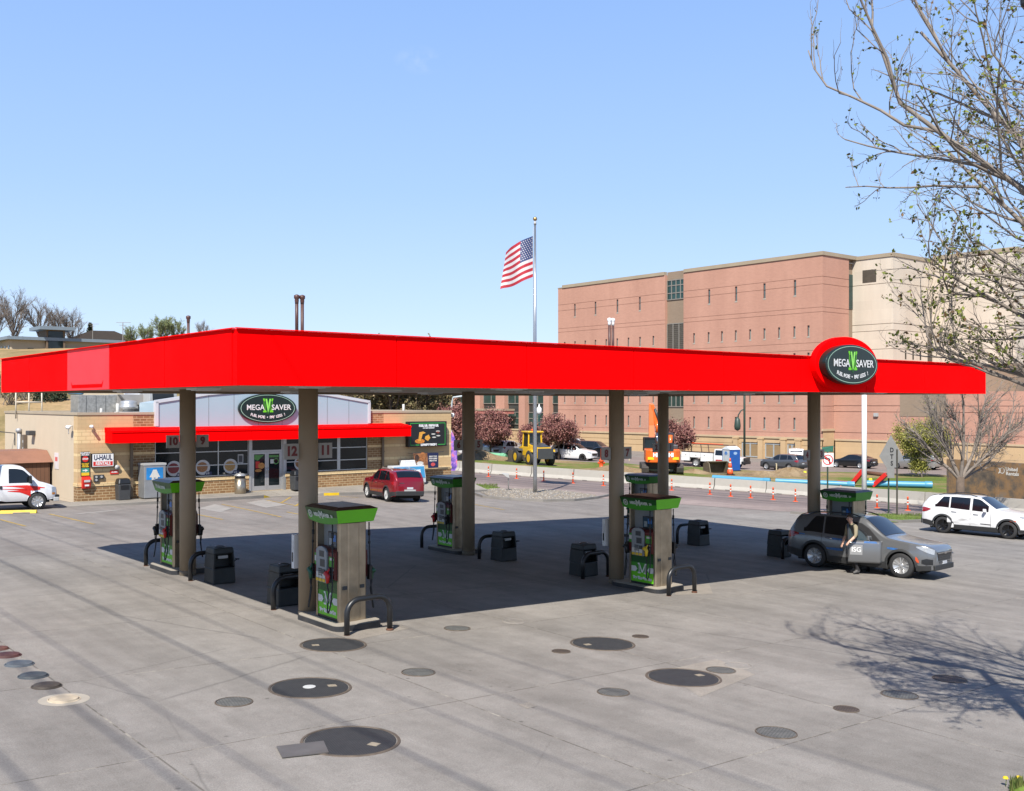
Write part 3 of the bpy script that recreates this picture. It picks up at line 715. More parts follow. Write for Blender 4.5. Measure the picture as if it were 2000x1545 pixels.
for px, py, w_, lb in ((817, 1314, 64, 'grey round grate between the two rows of large black covers'), (457, 1372, 70, 'pale grey round grate left of the white-spotted black cover'), (893, 1228, 50, 'faint grey grate in front of the canopy shadow'),
                      (1198, 1353, 62, 'worn ribbed grate near the black cover on the pale square'), (1516, 1432, 78, 'dark grey grate alone at the lower right'), (1408, 1310, 56, 'grey lid touching the black cover on the pale square'),
                      (1757, 1358, 68, 'dark oval grate at the edge of the tree shadow'), (1004, 1214, 44, 'nearly invisible round lid near the canopy shadow edge'), (1442, 1301, 52, 'faint concrete-filled ring right of the grey lid')):
    cover(px, py, w_, CV_G if w_ not in (44, 52) else G_CONC, lb, 0, gm, 0, None, None if w_ not in (44, 52) else M('faint_ring', (.28, .25, .22), .9, 0, .2, 5))
gs = 'small rusty lids in the pavement'
for px, py, w_, lb in ((1096, 1273, 36, 'small rusty lid left of a large black cover'), (1251, 1244, 32, 'smallest rusty lid, right of a large black cover'), (1653, 1386, 48, 'brown rusty lid between grate and tree shadow'), (1855, 1327, 62, 'reddish lid inside the tree shadow')):
    cover(px, py, w_, CV_BR, lb, 0, gs)
gf = 'coloured fill caps in a row'
for px, py, w_, c_, hl, lb in ((0, 1268, 32, (.13, .05, .035), None, 'rust-red fill cap cut by the left edge of the view'), (15, 1281, 48, (.085, .028, .024), None, 'dark red fill cap, second from the far end of the row'), (38, 1298, 52, (.085, .10, .115), None, 'blue-grey fill cap in the row of caps'),
                          (65, 1321, 54, (.05, .06, .068), None, 'dark slate fill cap in the row of caps'), (91, 1341, 54, (.055, .042, .03), None, 'brown fill cap with a tan rim'), (125, 1367, 58, (.50, .41, .29), 1, 'cream fill cap with a pale halo, nearest of the row')):
    cover(px, py, w_, M('cap_%d' % px, c_, .7, 0, .25, 7, dirt=.2), lb, 0, gf, .035, hl, M('cap_ring_%d' % px, scl(c_, 1.15), .7, 0, .3, 6))
mb = MB(); sp = G(604, 1344); mb.lathe([(.10, 0), (.10, .004), (.02, .005)], 16); o = mb.build('paint_spot', M('spot_white', (.5, .5, .48), .8, 0, .2, 9), None, loc=sp+Vector((0, 0, .021))); tag(o, 'white round spot painted at the centre of a black cover', 'paint spot')
c_ = [G(540, 1462), G(632, 1451), G(642, 1473), G(551, 1483)]
mb = MB(); mb.hexa([(p.x, p.y, p.z+.016) for p in c_], [(p.x, p.y, p.z+.030) for p in c_]); tag(mb.build('metal_plate', M('dull_plate', (.15, .14, .135), .6, .3, .2, 3, dirt=.3), None), 'loose grey metal plate lying half on a black cover', 'plate')
mb = MB()
for q in (((1290, 1311), (1400, 1288), (1475, 1318), (1368, 1362)), ((1322, 1148), (1385, 1140), (1392, 1160), (1318, 1163)), ((1012, 1377), (1032, 1372), (1050, 1379), (1030, 1385)), ((590, 1213), (620, 1228), (690, 1252), (800, 1228), (760, 1214))):
    sheet(mb, [G(*p) for p in q], .0075)
struct('concrete_patch', mb, ground_mat('patch_concrete', (.245, .217, .183), None, .3, False), recalc=True)
# ---------------------------------------------------------------- vehicles
def paint(name, col, metal=.25, rough=.32):
    return M(name, col, rough, metal, .03, 2., coat=.8, spec=.5)
class Car:
    """body lofted from side profiles; d = distance behind the front bumper, the car faces +x"""
    def __init__(s, L, W, H, wb, fo, r, top, belt, sill=.24, plan=None, arch=1.13, crown=.05, tumble=.19, gh=(1.2, 1.9, 3.6, 4.4)):
        s.L, s.W, s.H, s.wb, s.fo, s.r = L, W, H, wb, fo, r
        s.topP, s.beltP, s.sill, s.arch, s.crown, s.tumble, s.gh = top, belt, sill, arch, crown, tumble, gh
        s.planP = plan or [(0, .70), (.06, .80), (.16, .88), (.35, .955), (.7, 1), (L-.7, 1), (L-.3, .965), (L-.12, .92), (L-.03, .86), (L, .80)]
        s.ax = (fo, fo+wb)
    def sm(s, P, d, k=.07): return (interp(P, d-k)+interp(P, d-k/2)+interp(P, d)+interp(P, d+k/2)+interp(P, d+k))/5
    def top(s, d): return s.sm(s.topP, d)
    def belt(s, d): return min(s.sm(s.beltP, d), s.top(d)-.05)
    def bottom(s, d):
        z = s.sill+(.10*(1-clamp(d/.5)) if d < .5 else 0)+(.12*clamp((d-s.L+.6)/.6))
        for a in s.ax:
            R = s.r*s.arch
            if abs(d-a) < R: z = max(z, s.r+sqrt(R*R-(d-a)**2))
        return z
    def hw(s, d): return s.W/2*interp(s.planP, d)
    def edge(s, d, z):                                    # half width of the cabin side at height z
        zb = s.belt(d); return s.hw(d)*(.955-s.tumble*clamp((z-zb)/(s.H-s.sm(s.beltP, s.L*.5)+.01)))
    def y_at(s, d, z):
        zb = s.belt(d)
        if z > zb: return s.edge(d, z)
        t = clamp((z-s.sill)/(zb-s.sill))
        return s.hw(d)*interp([(0, .93), (.12, .965), (.35, .995), (.55, 1.), (.72, .992), (.86, .985), (1, .955)], t)
    def zroof(s, d): return s.top(d)-s.crown*clamp((s.top(d)-s.belt(d))/.3, .5, 1)
    def section(s, d):
        zb, ze, b = s.belt(d), s.zroof(d), s.bottom(d); P = []
        for t in (0, .06, .16, .3, .45, .6, .74, .86, .95, 1): z = max(s.sill+(zb-s.sill)*t, b); P.append((s.y_at(d, z), z))
        for t in (.33, .66, 1): z = zb+(ze-zb)*t; z = max(z, zb); P.append((s.edge(d, z), z))
        y1 = P[-1][0]
        for q in (.1, .3, .6, 1): P.append((y1*(1-q), ze+(s.top(d)-ze)*(1-(1-q)**2.2)))
        return P
    def body(s):
        mb = MB(); mb.smooth = True; ds = set(); L = s.L
        x = 0
        while x < L: ds.add(round(x, 3)); x += .075
        for e in (0, .02, .05, .1, L-.1, L-.05, L-.02, L): ds.add(round(e, 3))
        for a in s.ax:
            R = s.r*s.arch
            for i in range(19): ds.add(round(a-R*cos(pi*i/18), 3))
        ds = sorted(ds); n = None
        vs = []; fs = []
        for d in ds:
            S = s.section(d); ring = [(L/2-d, -y, z) for y, z in S]+[(L/2-d, y, z) for y, z in reversed(S[:-1])]
            n = len(ring); vs += ring
        for i in range(len(ds)-1):
            for j in range(n-1): fs.append((i*n+j, i*n+j+1, (i+1)*n+j+1, (i+1)*n+j))
        fs.append(list(range(n))); fs.append(list(range((len(ds)-1)*n, len(ds)*n))[::-1])
        mb.add(vs, fs)
        return mb
    def side(s, mb, samp, sd, off=.008, n=4):             # strip on the body side: samp = (d, zlo, zhi) list
        vs = []; fs = []
        for d, z0, z1 in samp:
            for i in range(n+1):
                z = lerp(z0, z1, i/n); vs.append((s.L/2-d, sd*(s.y_at(d, z)+off), z))
        k = n+1
        for j in range(len(samp)-1):
            for i in range(n): fs.append((j*k+i, j*k+i+1, (j+1)*k+i+1, (j+1)*k+i))
        return mb.add(vs, fs)
    def dense(s, P, step=.06):                            # refine (d, lo, hi) samples
        out = []
        for a, b in zip(P, P[1:]):
            m = max(1, int((b[0]-a[0])/step))
            for i in range(m): out.append(tuple(lerp(p, q, i/m) for p, q in zip(a, b)))
        return out+[P[-1]]
    def over(s, mb, d0, d1, f, off=.012, n=12):           # panel lying on the top skin
        vs = []; fs = []; m = 8
        for i in range(n+1):
            d = lerp(d0, d1, i/n); S = s.section(d); y1, ze = S[12]
            sl_ = (s.top(d+.03)-s.top(d-.03))/.06; nx = sl_; nl = sqrt(1+sl_*sl_)
            for j in range(m+1):
                q = -1+2*j/m; y = y1*f*q; t = 1-abs(y)/y1; z = ze+(s.top(d)-ze)*(1-(1-t)**2.2)
                vs.append((s.L/2-d+off*nx/nl, y, z+off/nl))
        k = m+1
        for i in range(n):
            for j in range(m): fs.append((i*k+j, i*k+j+1, (i+1)*k+j+1, (i+1)*k+j))
        return mb.add(vs, fs)
def wheel(parent, x, y, r, w, rimmat, style, sd, tmat=RUBBER):
    p = pivot('wheel', parent, (x, y, r))
    mb = MB(); mb.smooth = True
    mb.lathe([(r*.66, -w/2), (r*.9, -w/2), (r*.97, -w/2+.02), (r, -w/2+.05), (r, w/2-.05), (r*.97, w/2-.02), (r*.9, w/2), (r*.66, w/2)], 32, ax='y', cap=False); mb.build('tyre', tmat, p)
    mb = MB(); o = sd*(w/2-.012); R = r*.68
    mb.cm = 1; mb.lathe([(R, -sd*w*.3), (R*.98, sd*w*.2), (.02, sd*w*.2)] if sd > 0 else [(.02, -w*.2), (R*.98, -w*.2), (R, w*.3)], 24, ax='y'); mb.cm = 0
    mb.smooth = True; mb.lathe([(R, o-.03*sd), (R, o), (R*.93, o+.002*sd), (R*.9, o-.02*sd)], 28, ax='y'); mb.smooth = False
    mb.lathe([(.055, o-.05*sd), (.055, o+.0*sd), (.03, o+.008*sd)], 12, ax='y')
    k = {'twin': 5, 'five': 5, 'ten': 10, 'steel': 8}[style]
    for i in range(k):
        t = 2*pi*i/k+.2
        for e in ((-.17, .17) if style == 'twin' else (0,)):
            a = Vector((cos(t+e*.35), 0, sin(t+e*.35)))*.045; b = Vector((cos(t+e*1.25), 0, sin(t+e*1.25)))*R*.95
            mb.bar(a+Vector((0, o-.012*sd, 0)), b+Vector((0, o-.008*sd, 0)), .022, {'twin': .03, 'five': .062, 'ten': .025, 'steel': .07}[style]*r/.36)
    mb.build('rim', [rimmat, DGREY], p)
    return p
RIMS = M('rim_silver', (.62, .62, .62), .28, .7, .05, 4); RIMB = M('rim_black', (.012, .012, .013), .25, .3, .1, 4); RIMW = M('rim_white', (.6, .6, .58), .4, .2, .08, 4)
TAILR = M('tail_lamp', (.30, .008, .012), .15, 0, .15, 9, coat=.6); HEADL = M('head_lamp', (.42, .44, .46), .1, .2, .3, 25, coat=.6); AMB = M('amber_lamp', (.6, .22, .02), .2, 0, .1, 9)
CLAD = M('dark_cladding', (.026, .027, .028), .6, 0, .12, 6, bump=.1); UNDER = M('underbody', (.006, .006, .006), .9, 0, .2, 3)
PLATEW = M('licence_plate', (.55, .57, .6), .5, 0, .15, 30)
def suv_car(L=4.65, W=1.84, H=1.66, wb=2.72, fo=.92, r=.36, nose=.98, tailrake=.35, **k):
    top = [(0, .84), (.04, .95), (.12, 1.0), (.4, nose+.07), (1.15, nose+.15), (1.40, nose+.19), (2.10, H-.05), (2.4, H-.01), (3.2, H), (L-.7, H-.03), (L-.36, H-.09), (L-.34+tailrake*.75, 1.12), (L-.02, 1.0), (L, .86)]
    belt = [(0, .78), (.4, nose-.04), (1.3, nose+.02), (2.2, nose+.04), (L-.9, nose+.12), (L, nose+.08)]
    return Car(L, W, H, wb, fo, r, top, belt, gh=(1.40, 2.16, L-.62, L-.06), **k)
def sedan_car(L=4.75, W=1.82, H=1.45, wb=2.75, fo=.9, r=.33):
    top = [(0, .66), (.05, .74), (.4, .82), (1.25, .97), (1.4, 1.0), (2.2, H-.04), (2.6, H), (3.2, H-.03), (3.55, H-.12), (4.25, 1.08), (4.6, 1.04), (L-.03, .98), (L, .84)]
    belt = [(0, .6), (.5, .76), (1.4, .91), (3.6, 1.0), (L, .98)]
    return Car(L, W, H, wb, fo, r, top, belt, sill=.20, gh=(1.36, 2.2, 3.45, 4.2))
def minivan_car(L=5.05, W=1.96, H=1.74, wb=3.03, fo=.98, r=.34):
    top = [(0, .68), (.05, .76), (.4, .90), (1.0, 1.05), (1.15, 1.10), (2.1, H-.04), (2.6, H), (4.2, H-.02), (L-.3, H-.08), (L-.2, H-.16), (L-.03, 1.05), (L, .86)]
    belt = [(0, .62), (.5, .85), (1.2, 1.0), (2.5, 1.03), (L, 1.08)]
    return Car(L, W, H, wb, fo, r, top, belt, sill=.22, tumble=.17, gh=(1.08, 2.1, L-.45, L-.05))
def van_car(L=4.75, W=1.83, H=1.86, wb=3.1, fo=.85, r=.33):
    top = [(0, .75), (.05, .85), (.3, .98), (.75, 1.1), (.9, 1.14), (1.65, H-.05), (2, H), (L-.2, H), (L-.06, H-.07), (L-.02, 1.2), (L, .9)]
    belt = [(0, .7), (.5, .95), (1., 1.08), (L, 1.15)]
    return Car(L, W, H, wb, fo, r, top, belt, sill=.25, tumble=.12, gh=(.84, 1.62, L-.12, L-.03))
def build_car(c, name, label, cat, loc, yaw, pm, group=None, rim=RIMS, style='five', clad=True, pillars=None, detail=2, rails=None, skip=(), open_door=False, trim=None, seams=True, tail='suv', mirror=None, tint=CARGL, chrome_line=False, handle=None):
    r = thing(name, label, cat, loc, yaw, group); L, W, H = c.L, c.W, c.H
    c.body().build('body', pm, r)
    mb = MB(); mb.box(-L/2+.35, L/2-.35, -W*.38, W*.38, .2, .75); 
    for a in c.ax: mb.box(L/2-a-c.r*1.1, L/2-a+c.r*1.1, -W*.40, W*.40, .45, c.r*2.25)
    mb.build('underbody', UNDER, r)
    for a in c.ax:
        for sd in (-1, 1): wheel(r, L/2-a, sd*(W/2-.125), c.r, .22, rim, style, sd)
    cw, rf, rr, te = c.gh
    mb = MB(); mb.smooth = True; c.over(mb, cw+.06, rf-.03, .90); mb.build('windshield', tint, r)
    if tail != 'none':
        mb = MB(); mb.smooth = True; c.over(mb, rr+.16 if tail == 'suv' else rr+.05, te-.06 if tail != 'sedan' else te-.1, .86, .014); mb.build('rear_window', tint, r)
    lo = lambda d: c.belt(d)+.03; hi = lambda d: max(c.zroof(d)-.055, c.belt(d)+.035)
    cuts = pillars or [(cw+.34, 2.28), (2.36, 3.28), (3.36, te-.45)]
    for sd in (-1, 1):
        for i, (a, b) in enumerate(cuts):
            if (sd, i) in skip: continue
            P = []; d = a
            while d < b+1e-6: P.append((d, lo(d), hi(d))); d += (b-a)/14
            if i == len(cuts)-1 and tail == 'suv':         # last window narrows to a point at the rear
                P = [(d, z0, lerp(z0, z1, clamp(1-(((d-a)/(b-a))-.45)/.6, .25, 1))) for d, z0, z1 in P]
            mb = MB(); mb.smooth = True; c.side(mb, P, sd, .007); mb.build('side_window', tint, r)
        if chrome_line:
            mb = MB(); mb.smooth = True; c.side(mb, [(d_, c.belt(d_)+.008, c.belt(d_)+.03) for d_ in [cuts[0][0]+i*(cuts[-1][1]-cuts[0][0])/24 for i in range(25)]], sd, .010, 1); mb.build('window_trim', CHROME, r)
        if clad:
            mb = MB(); mb.smooth = True
            a0, a1 = c.ax; R = c.r*c.arch
            P = [(a0+R+i*(a1-a0-2*R)/12, c.sill-.01, c.sill+.19) for i in range(13)]; c.side(mb, P, sd, .014, 3)
            for a in c.ax:
                vs = []; fs = []
                for i in range(25):
                    t = pi*i/24
                    for q in (R, R+.035, R+.075):
                        d = a-q*cos(t); z = max(c.r+q*sin(t), c.sill); vs.append((L/2-d, sd*(c.y_at(d, z)+(.022 if q < R+.07 else .004)), z))
                for i in range(24):
                    for j in range(2): fs.append((i*3+j, i*3+j+1, i*3+j+4, i*3+j+3))
                mb.add(vs, fs)
            c.side(mb, [(.02, .30, .44), (.15, .30, .44), (.3, .28, .42), (a0-R-.02, .26, .42)], sd, .014, 2)
            c.side(mb, [(a1+R+.02, .27, .50), (L-.25, .34, .56), (L-.1, .36, .56), (L-.01, .37, .56)], sd, .014, 2)
            mb.build('lower_cladding', CLAD, r)
        if detail > 1 and seams:
            mb = MB(); mb.smooth = True
            for d in (cuts[0][0]-.10, cuts[1][0]-.04, cuts[-1][0]+.02 if len(cuts) > 2 else cuts[1][1]+.04):
                z0 = max(c.bottom(d)+.02, c.sill+.17); c.side(mb, [(d-.006, z0, c.belt(d)), (d+.006, z0, c.belt(d))], sd, .0025, 6)
            mb.build('door_gap', UNDER, r)
            for d in (cuts[1][0]-.28, cuts[1][1]-.18):
                mb = MB(); z = c.belt(d)-.10; mb.smooth = True
                mb.tube([(L/2-d+.11, sd*(c.y_at(d, z)+.006), z), (L/2-d+.09, sd*(c.y_at(d, z)+.035), z), (L/2-d-.09, sd*(c.y_at(d, z)+.035), z), (L/2-d-.11, sd*(c.y_at(d, z)+.006), z)], .016, 8); mb.build('door_handle', handle or pm, r)
            mb = MB(); d = cuts[0][0]+.12; z = c.belt(d)+.07; y = c.y_at(d, z-.08)
            mb.hexa([(L/2-d-.04, sd*(y+.04), z-.05), (L/2-d+.07, sd*(y+.05), z-.05), (L/2-d+.05, sd*(y+.24), z-.04), (L/2-d-.04, sd*(y+.24), z-.04)], [(L/2-d-.04, sd*(y+.04), z+.09), (L/2-d+.05, sd*(y+.05), z+.09), (L/2-d+.03, sd*(y+.24), z+.10), (L/2-d-.04, sd*(y+.24), z+.10)])
            mb.hexa([(L/2-d-.03, sd*(y-.03), z-.05), (L/2-d+.05, sd*(y-.03), z-.05), (L/2-d+.04, sd*(y+.08), z-.02), (L/2-d-.02, sd*(y+.08), z-.02)], [(L/2-d-.03, sd*(y-.03), z-.01), (L/2-d+.05, sd*(y-.03), z-.01), (L/2-d+.04, sd*(y+.08), z+.03), (L/2-d-.02, sd*(y+.08), z+.03)])
            mb.build('side_mirror', mirror or pm, r, bevel=.025, seg=3)
        # lamps
        mb = MB(); mb.smooth = True; zt = c.top(.2)-.05
        c.side(mb, [(.035, zt-.20, zt-.06), (.1, zt-.18, zt-.03), (.22, zt-.14, zt-.005), (.36, zt-.08, zt+.01), (.5, zt-.02, zt+.015)], sd, .010, 3); mb.build('headlight', HEADL, r)
        mb = MB(); mb.smooth = True
        if tail == 'sedan': c.side(mb, [(L-.42, .86, .92), (L-.25, .80, .95), (L-.08, .78, .95), (L-.015, .78, .94)], sd, .010, 3)
        elif tail == 'van': c.side(mb, [(L-.16, .95, 1.35), (L-.07, .85, 1.42), (L-.01, .85, 1.42)], sd, .010, 3)
        else: c.side(mb, [(L-.44, 1.00, 1.03), (L-.28, .92, 1.07), (L-.12, .88, 1.09), (L-.015, .87, 1.07)], sd, .012, 3)
        mb.build('tail_light', TAILR, r)
    yb = W/2*.80
    mb = MB(); zt = c.top(.05)
    mb.hexa([(L/2-.03, -yb*.62, zt-.36), (L/2+.012, -yb*.62, zt-.36), (L/2+.012, yb*.62, zt-.36), (L/2-.03, yb*.62, zt-.36)], [(L/2-.05, -yb*.8, zt-.10), (L/2+.006, -yb*.8, zt-.10), (L/2+.006, yb*.8, zt-.10), (L/2-.05, yb*.8, zt-.10)])
    mb.build('grille', BLKM, r)
    if detail > 1:
        mb = MB(); mb.box(L/2-.02, L/2+.03, -yb*.75, yb*.75, zt-.145, zt-.11); mb.box(L/2, L/2+.04, -.10, .10, zt-.165, zt-.10); mb.build('grille_bar', CHROME, r)
        mb = MB(); mb.box(L/2-.02, L/2+.022, -yb*1.0, yb*1.0, .30, .46); mb.build('front_bumper', CLAD if clad else BLKM, r, bevel=.02)
    mb = MB(); mb.box(-L/2-.03, -L/2+.08, -yb*1.06, yb*1.06, .36, .60); mb.build('rear_bumper', CLAD if clad else pm, r, bevel=.03)
    mb = MB()
    if tail == 'suv': mb.box(-L/2-.012, -L/2+.03, -.17, .17, .70, .80)
    else: mb.box(-L/2-.036, -L/2+.03, -.17, .17, .62, .72)
    mb.build('licence_plate', PLATEW, r)
    mb = MB(); mb.box(L/2, L/2+.028, -.15, .15, .47, .56); mb.build('licence_plate', PLATEW, r)
    if rails:
        for sd in (-1, 1):
            mb = MB(); mb.smooth = True; P = []
            for i in range(13):
                d = lerp(rf+.12, rr-.1, i/12); e = min(i, 12-i); P.append((L/2-d, sd*(c.edge(d, c.zroof(d))-.07), c.zroof(d)+.02+(.055 if 1 < e else (.03 if e == 1 else 0))))
            mb.tube(P, .018, 8); mb.build('roof_rail', rails, r)
    return r
# the grey SUV under the end of the canopy, its near front door open
def face(pa, pb):
    d = pb-pa; return atan2(d.y, d.x)
P_SILV = paint('suv_grey', (.20, .205, .212), .5, .25)
c = suv_car(4.65, 1.84, 1.73, 2.73, .93, .37, .97)
ra, fa = G(1593, 1108), G(1761, 1129)
yaw = face(ra, fa); d = Vector((cos(yaw), sin(yaw))); nrm = Vector((-d.y, d.x))
ctr = (Vector(ra[:2])+Vector(fa[:2]))/2+d*(-(4.65/2-.93-2.73/2))+nrm*.80
def slope_tilt(o, yaw):
    x, y = o.location.x, o.location.y
    n = Vector((-(gz(x+1, y)-gz(x-1, y))/2, -(gz(x, y+1)-gz(x, y-1))/2, 1)).normalized()
    q = Vector((0, 0, 1)).rotation_difference(n); o.rotation_mode = 'XYZ'
    o.rotation_euler = (q.to_matrix() @ Matrix.Rotation(yaw, 3, 'Z')).to_euler()
def place(r, p, yaw): r.location = (p[0], p[1], gz(p[0], p[1])+.005); slope_tilt(r, yaw)
isg = build_car(c, 'suv', 'dark grey SUV with an ISG door panel and its near front door open', 'suv', (0, 0, 0), 0, P_SILV, style='twin', skip={(-1, 0)}, rails=BLKM, handle=CHROME, pillars=[(1.74, 2.42), (2.50, 3.36), (3.42, 4.05)])
place(isg, ctr, yaw); L = c.L
mb = MB(); mb.smooth = True                               # the doorway left open
c.side(mb, c.dense([(1.5, .44, 1.0), (1.56, .40, 1.01), (1.95, .40, 1.36), (2.2, .40, 1.50), (2.46, .40, 1.53)]), -1, .009, 6); mb.build('doorway', M('cabin_dark', (.012, .012, .013), .8, 0, .3, 4), isg)
dv = pivot('front_door', isg, (L/2-1.50, -.925, 0), radians(36)); mb = MB(); mb.smooth = True
# door shell in hinge coordinates, 1.0 m long, hinged at its front edge, swinging out towards the viewer
def dpt(u_, z, o): 
    y = c.y_at(1.5+u_, min(z, 1.6)); return (-u_, -(y-c.y_at(1.5, .7))*1-o, z)
us = [i*.08 for i in range(13)]; zs_ = [.36, .42, .52, .66, .80, .92, 1.02]
vs = [dpt(u_, z, .012) for u_ in us for z in zs_]+[dpt(u_, z, -.09) for u_ in us for z in zs_]; n0 = len(us)*len(zs_); k = len(zs_); fs = []
for i in range(len(us)-1):
    for j in range(k-1): fs += [(i*k+j, i*k+j+1, (i+1)*k+j+1, (i+1)*k+j), (n0+i*k+j, n0+(i+1)*k+j, n0+(i+1)*k+j+1, n0+i*k+j+1)]
for j in range(k-1): fs += [(j, n0+j, n0+j+1, j+1), ((len(us)-1)*k+j, (len(us)-1)*k+j+1, n0+(len(us)-1)*k+j+1, n0+(len(us)-1)*k+j)]
for i in range(len(us)-1): fs += [(i*k, (i+1)*k, n0+(i+1)*k, n0+i*k), (i*k+k-1, n0+i*k+k-1, n0+(i+1)*k+k-1, (i+1)*k+k-1)]
mb.add(vs, fs); mb.build('door_shell', P_SILV, dv)
mb = MB(); fr = [dpt(.30, 1.03, -.02), dpt(.52, 1.28, -.02), dpt(.74, 1.44, -.02), dpt(.96, 1.50, -.02), dpt(.955, 1.02, -.02)]
for p, q in zip(fr, fr[1:]): mb.bar(p, q, .05)
mb.build('window_frame', BLKM, dv)
mb = MB(); mb.poly([dpt(.30, 1.02, -.02), dpt(.52, 1.27, -.02), dpt(.74, 1.43, -.02), dpt(.95, 1.49, -.02), dpt(.95, 1.02, -.02)]); 
gm_, gnt, gb_ = nodes('clear_glass'); gb_.inputs['Base Color'].default_value = (.06, .09, .10, 1); gb_.inputs['Roughness'].default_value = .03; gb_.inputs['Alpha'].default_value = .45
mb.build('door_glass', gm_, dv)
DBLUE = M('decal_blue', (.03, .13, .36), .5, 0, .35, 14); DBOX = M('decal_grey', (.26, .26, .26), .5, 0, .05, 3)
mb = MB(); mb.poly([dpt(.56, .60, .017), dpt(.92, .60, .017), dpt(.92, .90, .017), dpt(.56, .90, .017)]); mb.cm = 1
o = Vector(dpt(.74, .75, .022)); mb.text('ISG', .20, o, (1, 0, 0), (0, 0, 1), bold=.004)
mb.cm = 2; mb.poly([dpt(.12, .955, .016), dpt(.52, .955, .016), dpt(.50, 1.01, .016), dpt(.16, 1.01, .016)])
mb.build('decal', [DBOX, WHITE, DBLUE], dv)
mb = MB(); mb.smooth = True; a = Vector(dpt(.88, .95, .016)); mb.tube([a+Vector((.11, 0, 0)), a+Vector((.09, -.03, 0)), a+Vector((-.06, -.03, 0)), a+Vector((-.08, 0, 0))], .016, 8); mb.build('door_handle', CHROME, dv)
mb = MB(); mb.smooth = True
for P in ([(2.66, .93, .97), (2.9, .93, .985), (3.25, .94, .985)], [(2.72, .62, .68), (2.9, .61, .69), (3.3, .63, .67)], [(1.02, .82, .86), (1.2, .81, .875), (1.35, .83, .87)], [(4.0, 1.0, 1.03), (4.2, 1.0, 1.04)]): c.side(mb, c.dense(P), -1, .006, 2)
mb.build('decal', DBLUE, isg)
mb = MB(); mb.smooth = True; c.side(mb, [(.40, .50, .56), (.46, .52, .66), (.50, .58, .68)], -1, .016, 2); mb.build('side_marker', M('marker_orange', (.6, .09, .03), .3, 0, .1), isg)
mb = MB(); mb.smooth = True; c.side(mb, [(.05, .47, .62), (.2, .46, .64), (.33, .50, .60)], -1, .014, 3); c.side(mb, [(.05, .47, .62), (.2, .46, .64), (.33, .50, .60)], 1, .014, 3); mb.build('fog_lamp_pocket', BLKM, isg)
mb = MB()
for i in range(4): mb.box(L/2, L/2+.02, -.42, .42, .52+.055*i, .54+.055*i)
mb.build('grille_slat', DGREY, isg)
# white SUV with the dented side, cut by the right edge
P_WHT = paint('car_white', (.72, .72, .72), 0, .3)
c2 = suv_car(4.62, 1.86, 1.72, 2.70, .94, .365, 1.0, .5)
ra, fa = G(1842, 1041), G(1970.5, 1053); yaw2 = face(ra, fa); d = Vector((cos(yaw2), sin(yaw2))); nrm = Vector((-d.y, d.x))
ctr = (Vector(ra[:2])+Vector(fa[:2]))/2+d*(-(4.62/2-.94-1.35))+nrm*.8
je = build_car(c2, 'suv', 'white SUV with a crumpled side and black wheels, on the right near the tree', 'suv', (0, 0, 0), 0, P_WHT, rim=RIMB, style='five', rails=BLKM, pillars=[(1.74, 2.42), (2.52, 3.34), (3.40, 4.0)]); place(je, ctr, yaw2)
mb = MB(); mb.smooth = True                               # the dent: creased panel skin
rng = random.Random(5)
def dent(u_, v_):
    d_ = lerp(2.15, 3.45, u_); z = lerp(.50, .86, v_); w_ = sin(pi*u_)*sin(pi*v_)
    return (c2.L/2-d_, -(c2.y_at(d_, z)+.004+w_*(.028*sin(9*u_+5*v_)-.03*abs(sin(4.2*u_-3*v_))+.03)), z)
mb.grid(dent, 22, 8); mb.build('crumpled_panel', P_WHT, je)
mb = MB(); d_ = 3.22; y = -(c2.y_at(d_, .5)+.02); mb.hexa([(c2.L/2-d_-.05, y, .28), (c2.L/2-d_+.06, y, .30), (c2.L/2-d_+.05, y+.04, .30), (c2.L/2-d_-.04, y+.04, .28)], [(c2.L/2-d_, y-.02, .48), (c2.L/2-d_+.06, y-.02, .44), (c2.L/2-d_+.05, y+.04, .44), (c2.L/2-d_, y+.04, .48)]); mb.build('torn_trim', WHITE, je)
mb = MB(); mb.smooth = True; c2.side(mb, [(.62, .74, .78), (.75, .72, .80), (.86, .75, .78)], -1, .012, 2); mb.build('side_marker', M('marker_orange', (.6, .09, .03)), je)
mb = MB(); mb.smooth = True; c2.side(mb, c2.dense([(1.62, .52, .55), (2.05, .53, .56)]), -1, .008, 1); mb.build('badge', BLKM, je)
# red SUV in front of the shop, seen from behind
P_RED = paint('car_red', (.25, .004, .012), .35, .3)
c3 = suv_car(4.62, 1.86, 1.68, 2.70, .94, .365, 1.0, .5)
fa, ra = G(710, 970), G(768, 982); yaw3 = face(ra, fa); d = Vector((cos(yaw3), sin(yaw3))); nrm = Vector((d.y, -d.x))
ctr = (Vector(ra[:2])+Vector(fa[:2]))/2+d*(-(4.62/2-.94-1.35))+nrm*.8
rs = build_car(c3, 'suv', 'dark red SUV parked nose-in at the shop, seen from behind', 'suv', (0, 0, 0), 0, P_RED, style='ten', rails=ALU, chrome_line=True, pillars=[(1.74, 2.42), (2.52, 3.34), (3.40, 4.0)], rim=RIMW)
place(rs, ctr, yaw3)
mb = MB(); mb.box(-c3.L/2-.02, -c3.L/2+.05, -.32, .32, .60, .68); mb.build('rear_trim', LGREY, rs)
mb = MB(); mb.text('4x4', .07, (-c3.L/2-.004, .62, .92), (0, -1, 0), (0, 0, 1), ext=.006); mb.box(-c3.L/2-.01, -c3.L/2+.02, .33, .62, 1.0, 1.03); mb.build('badge', CHROME, rs)
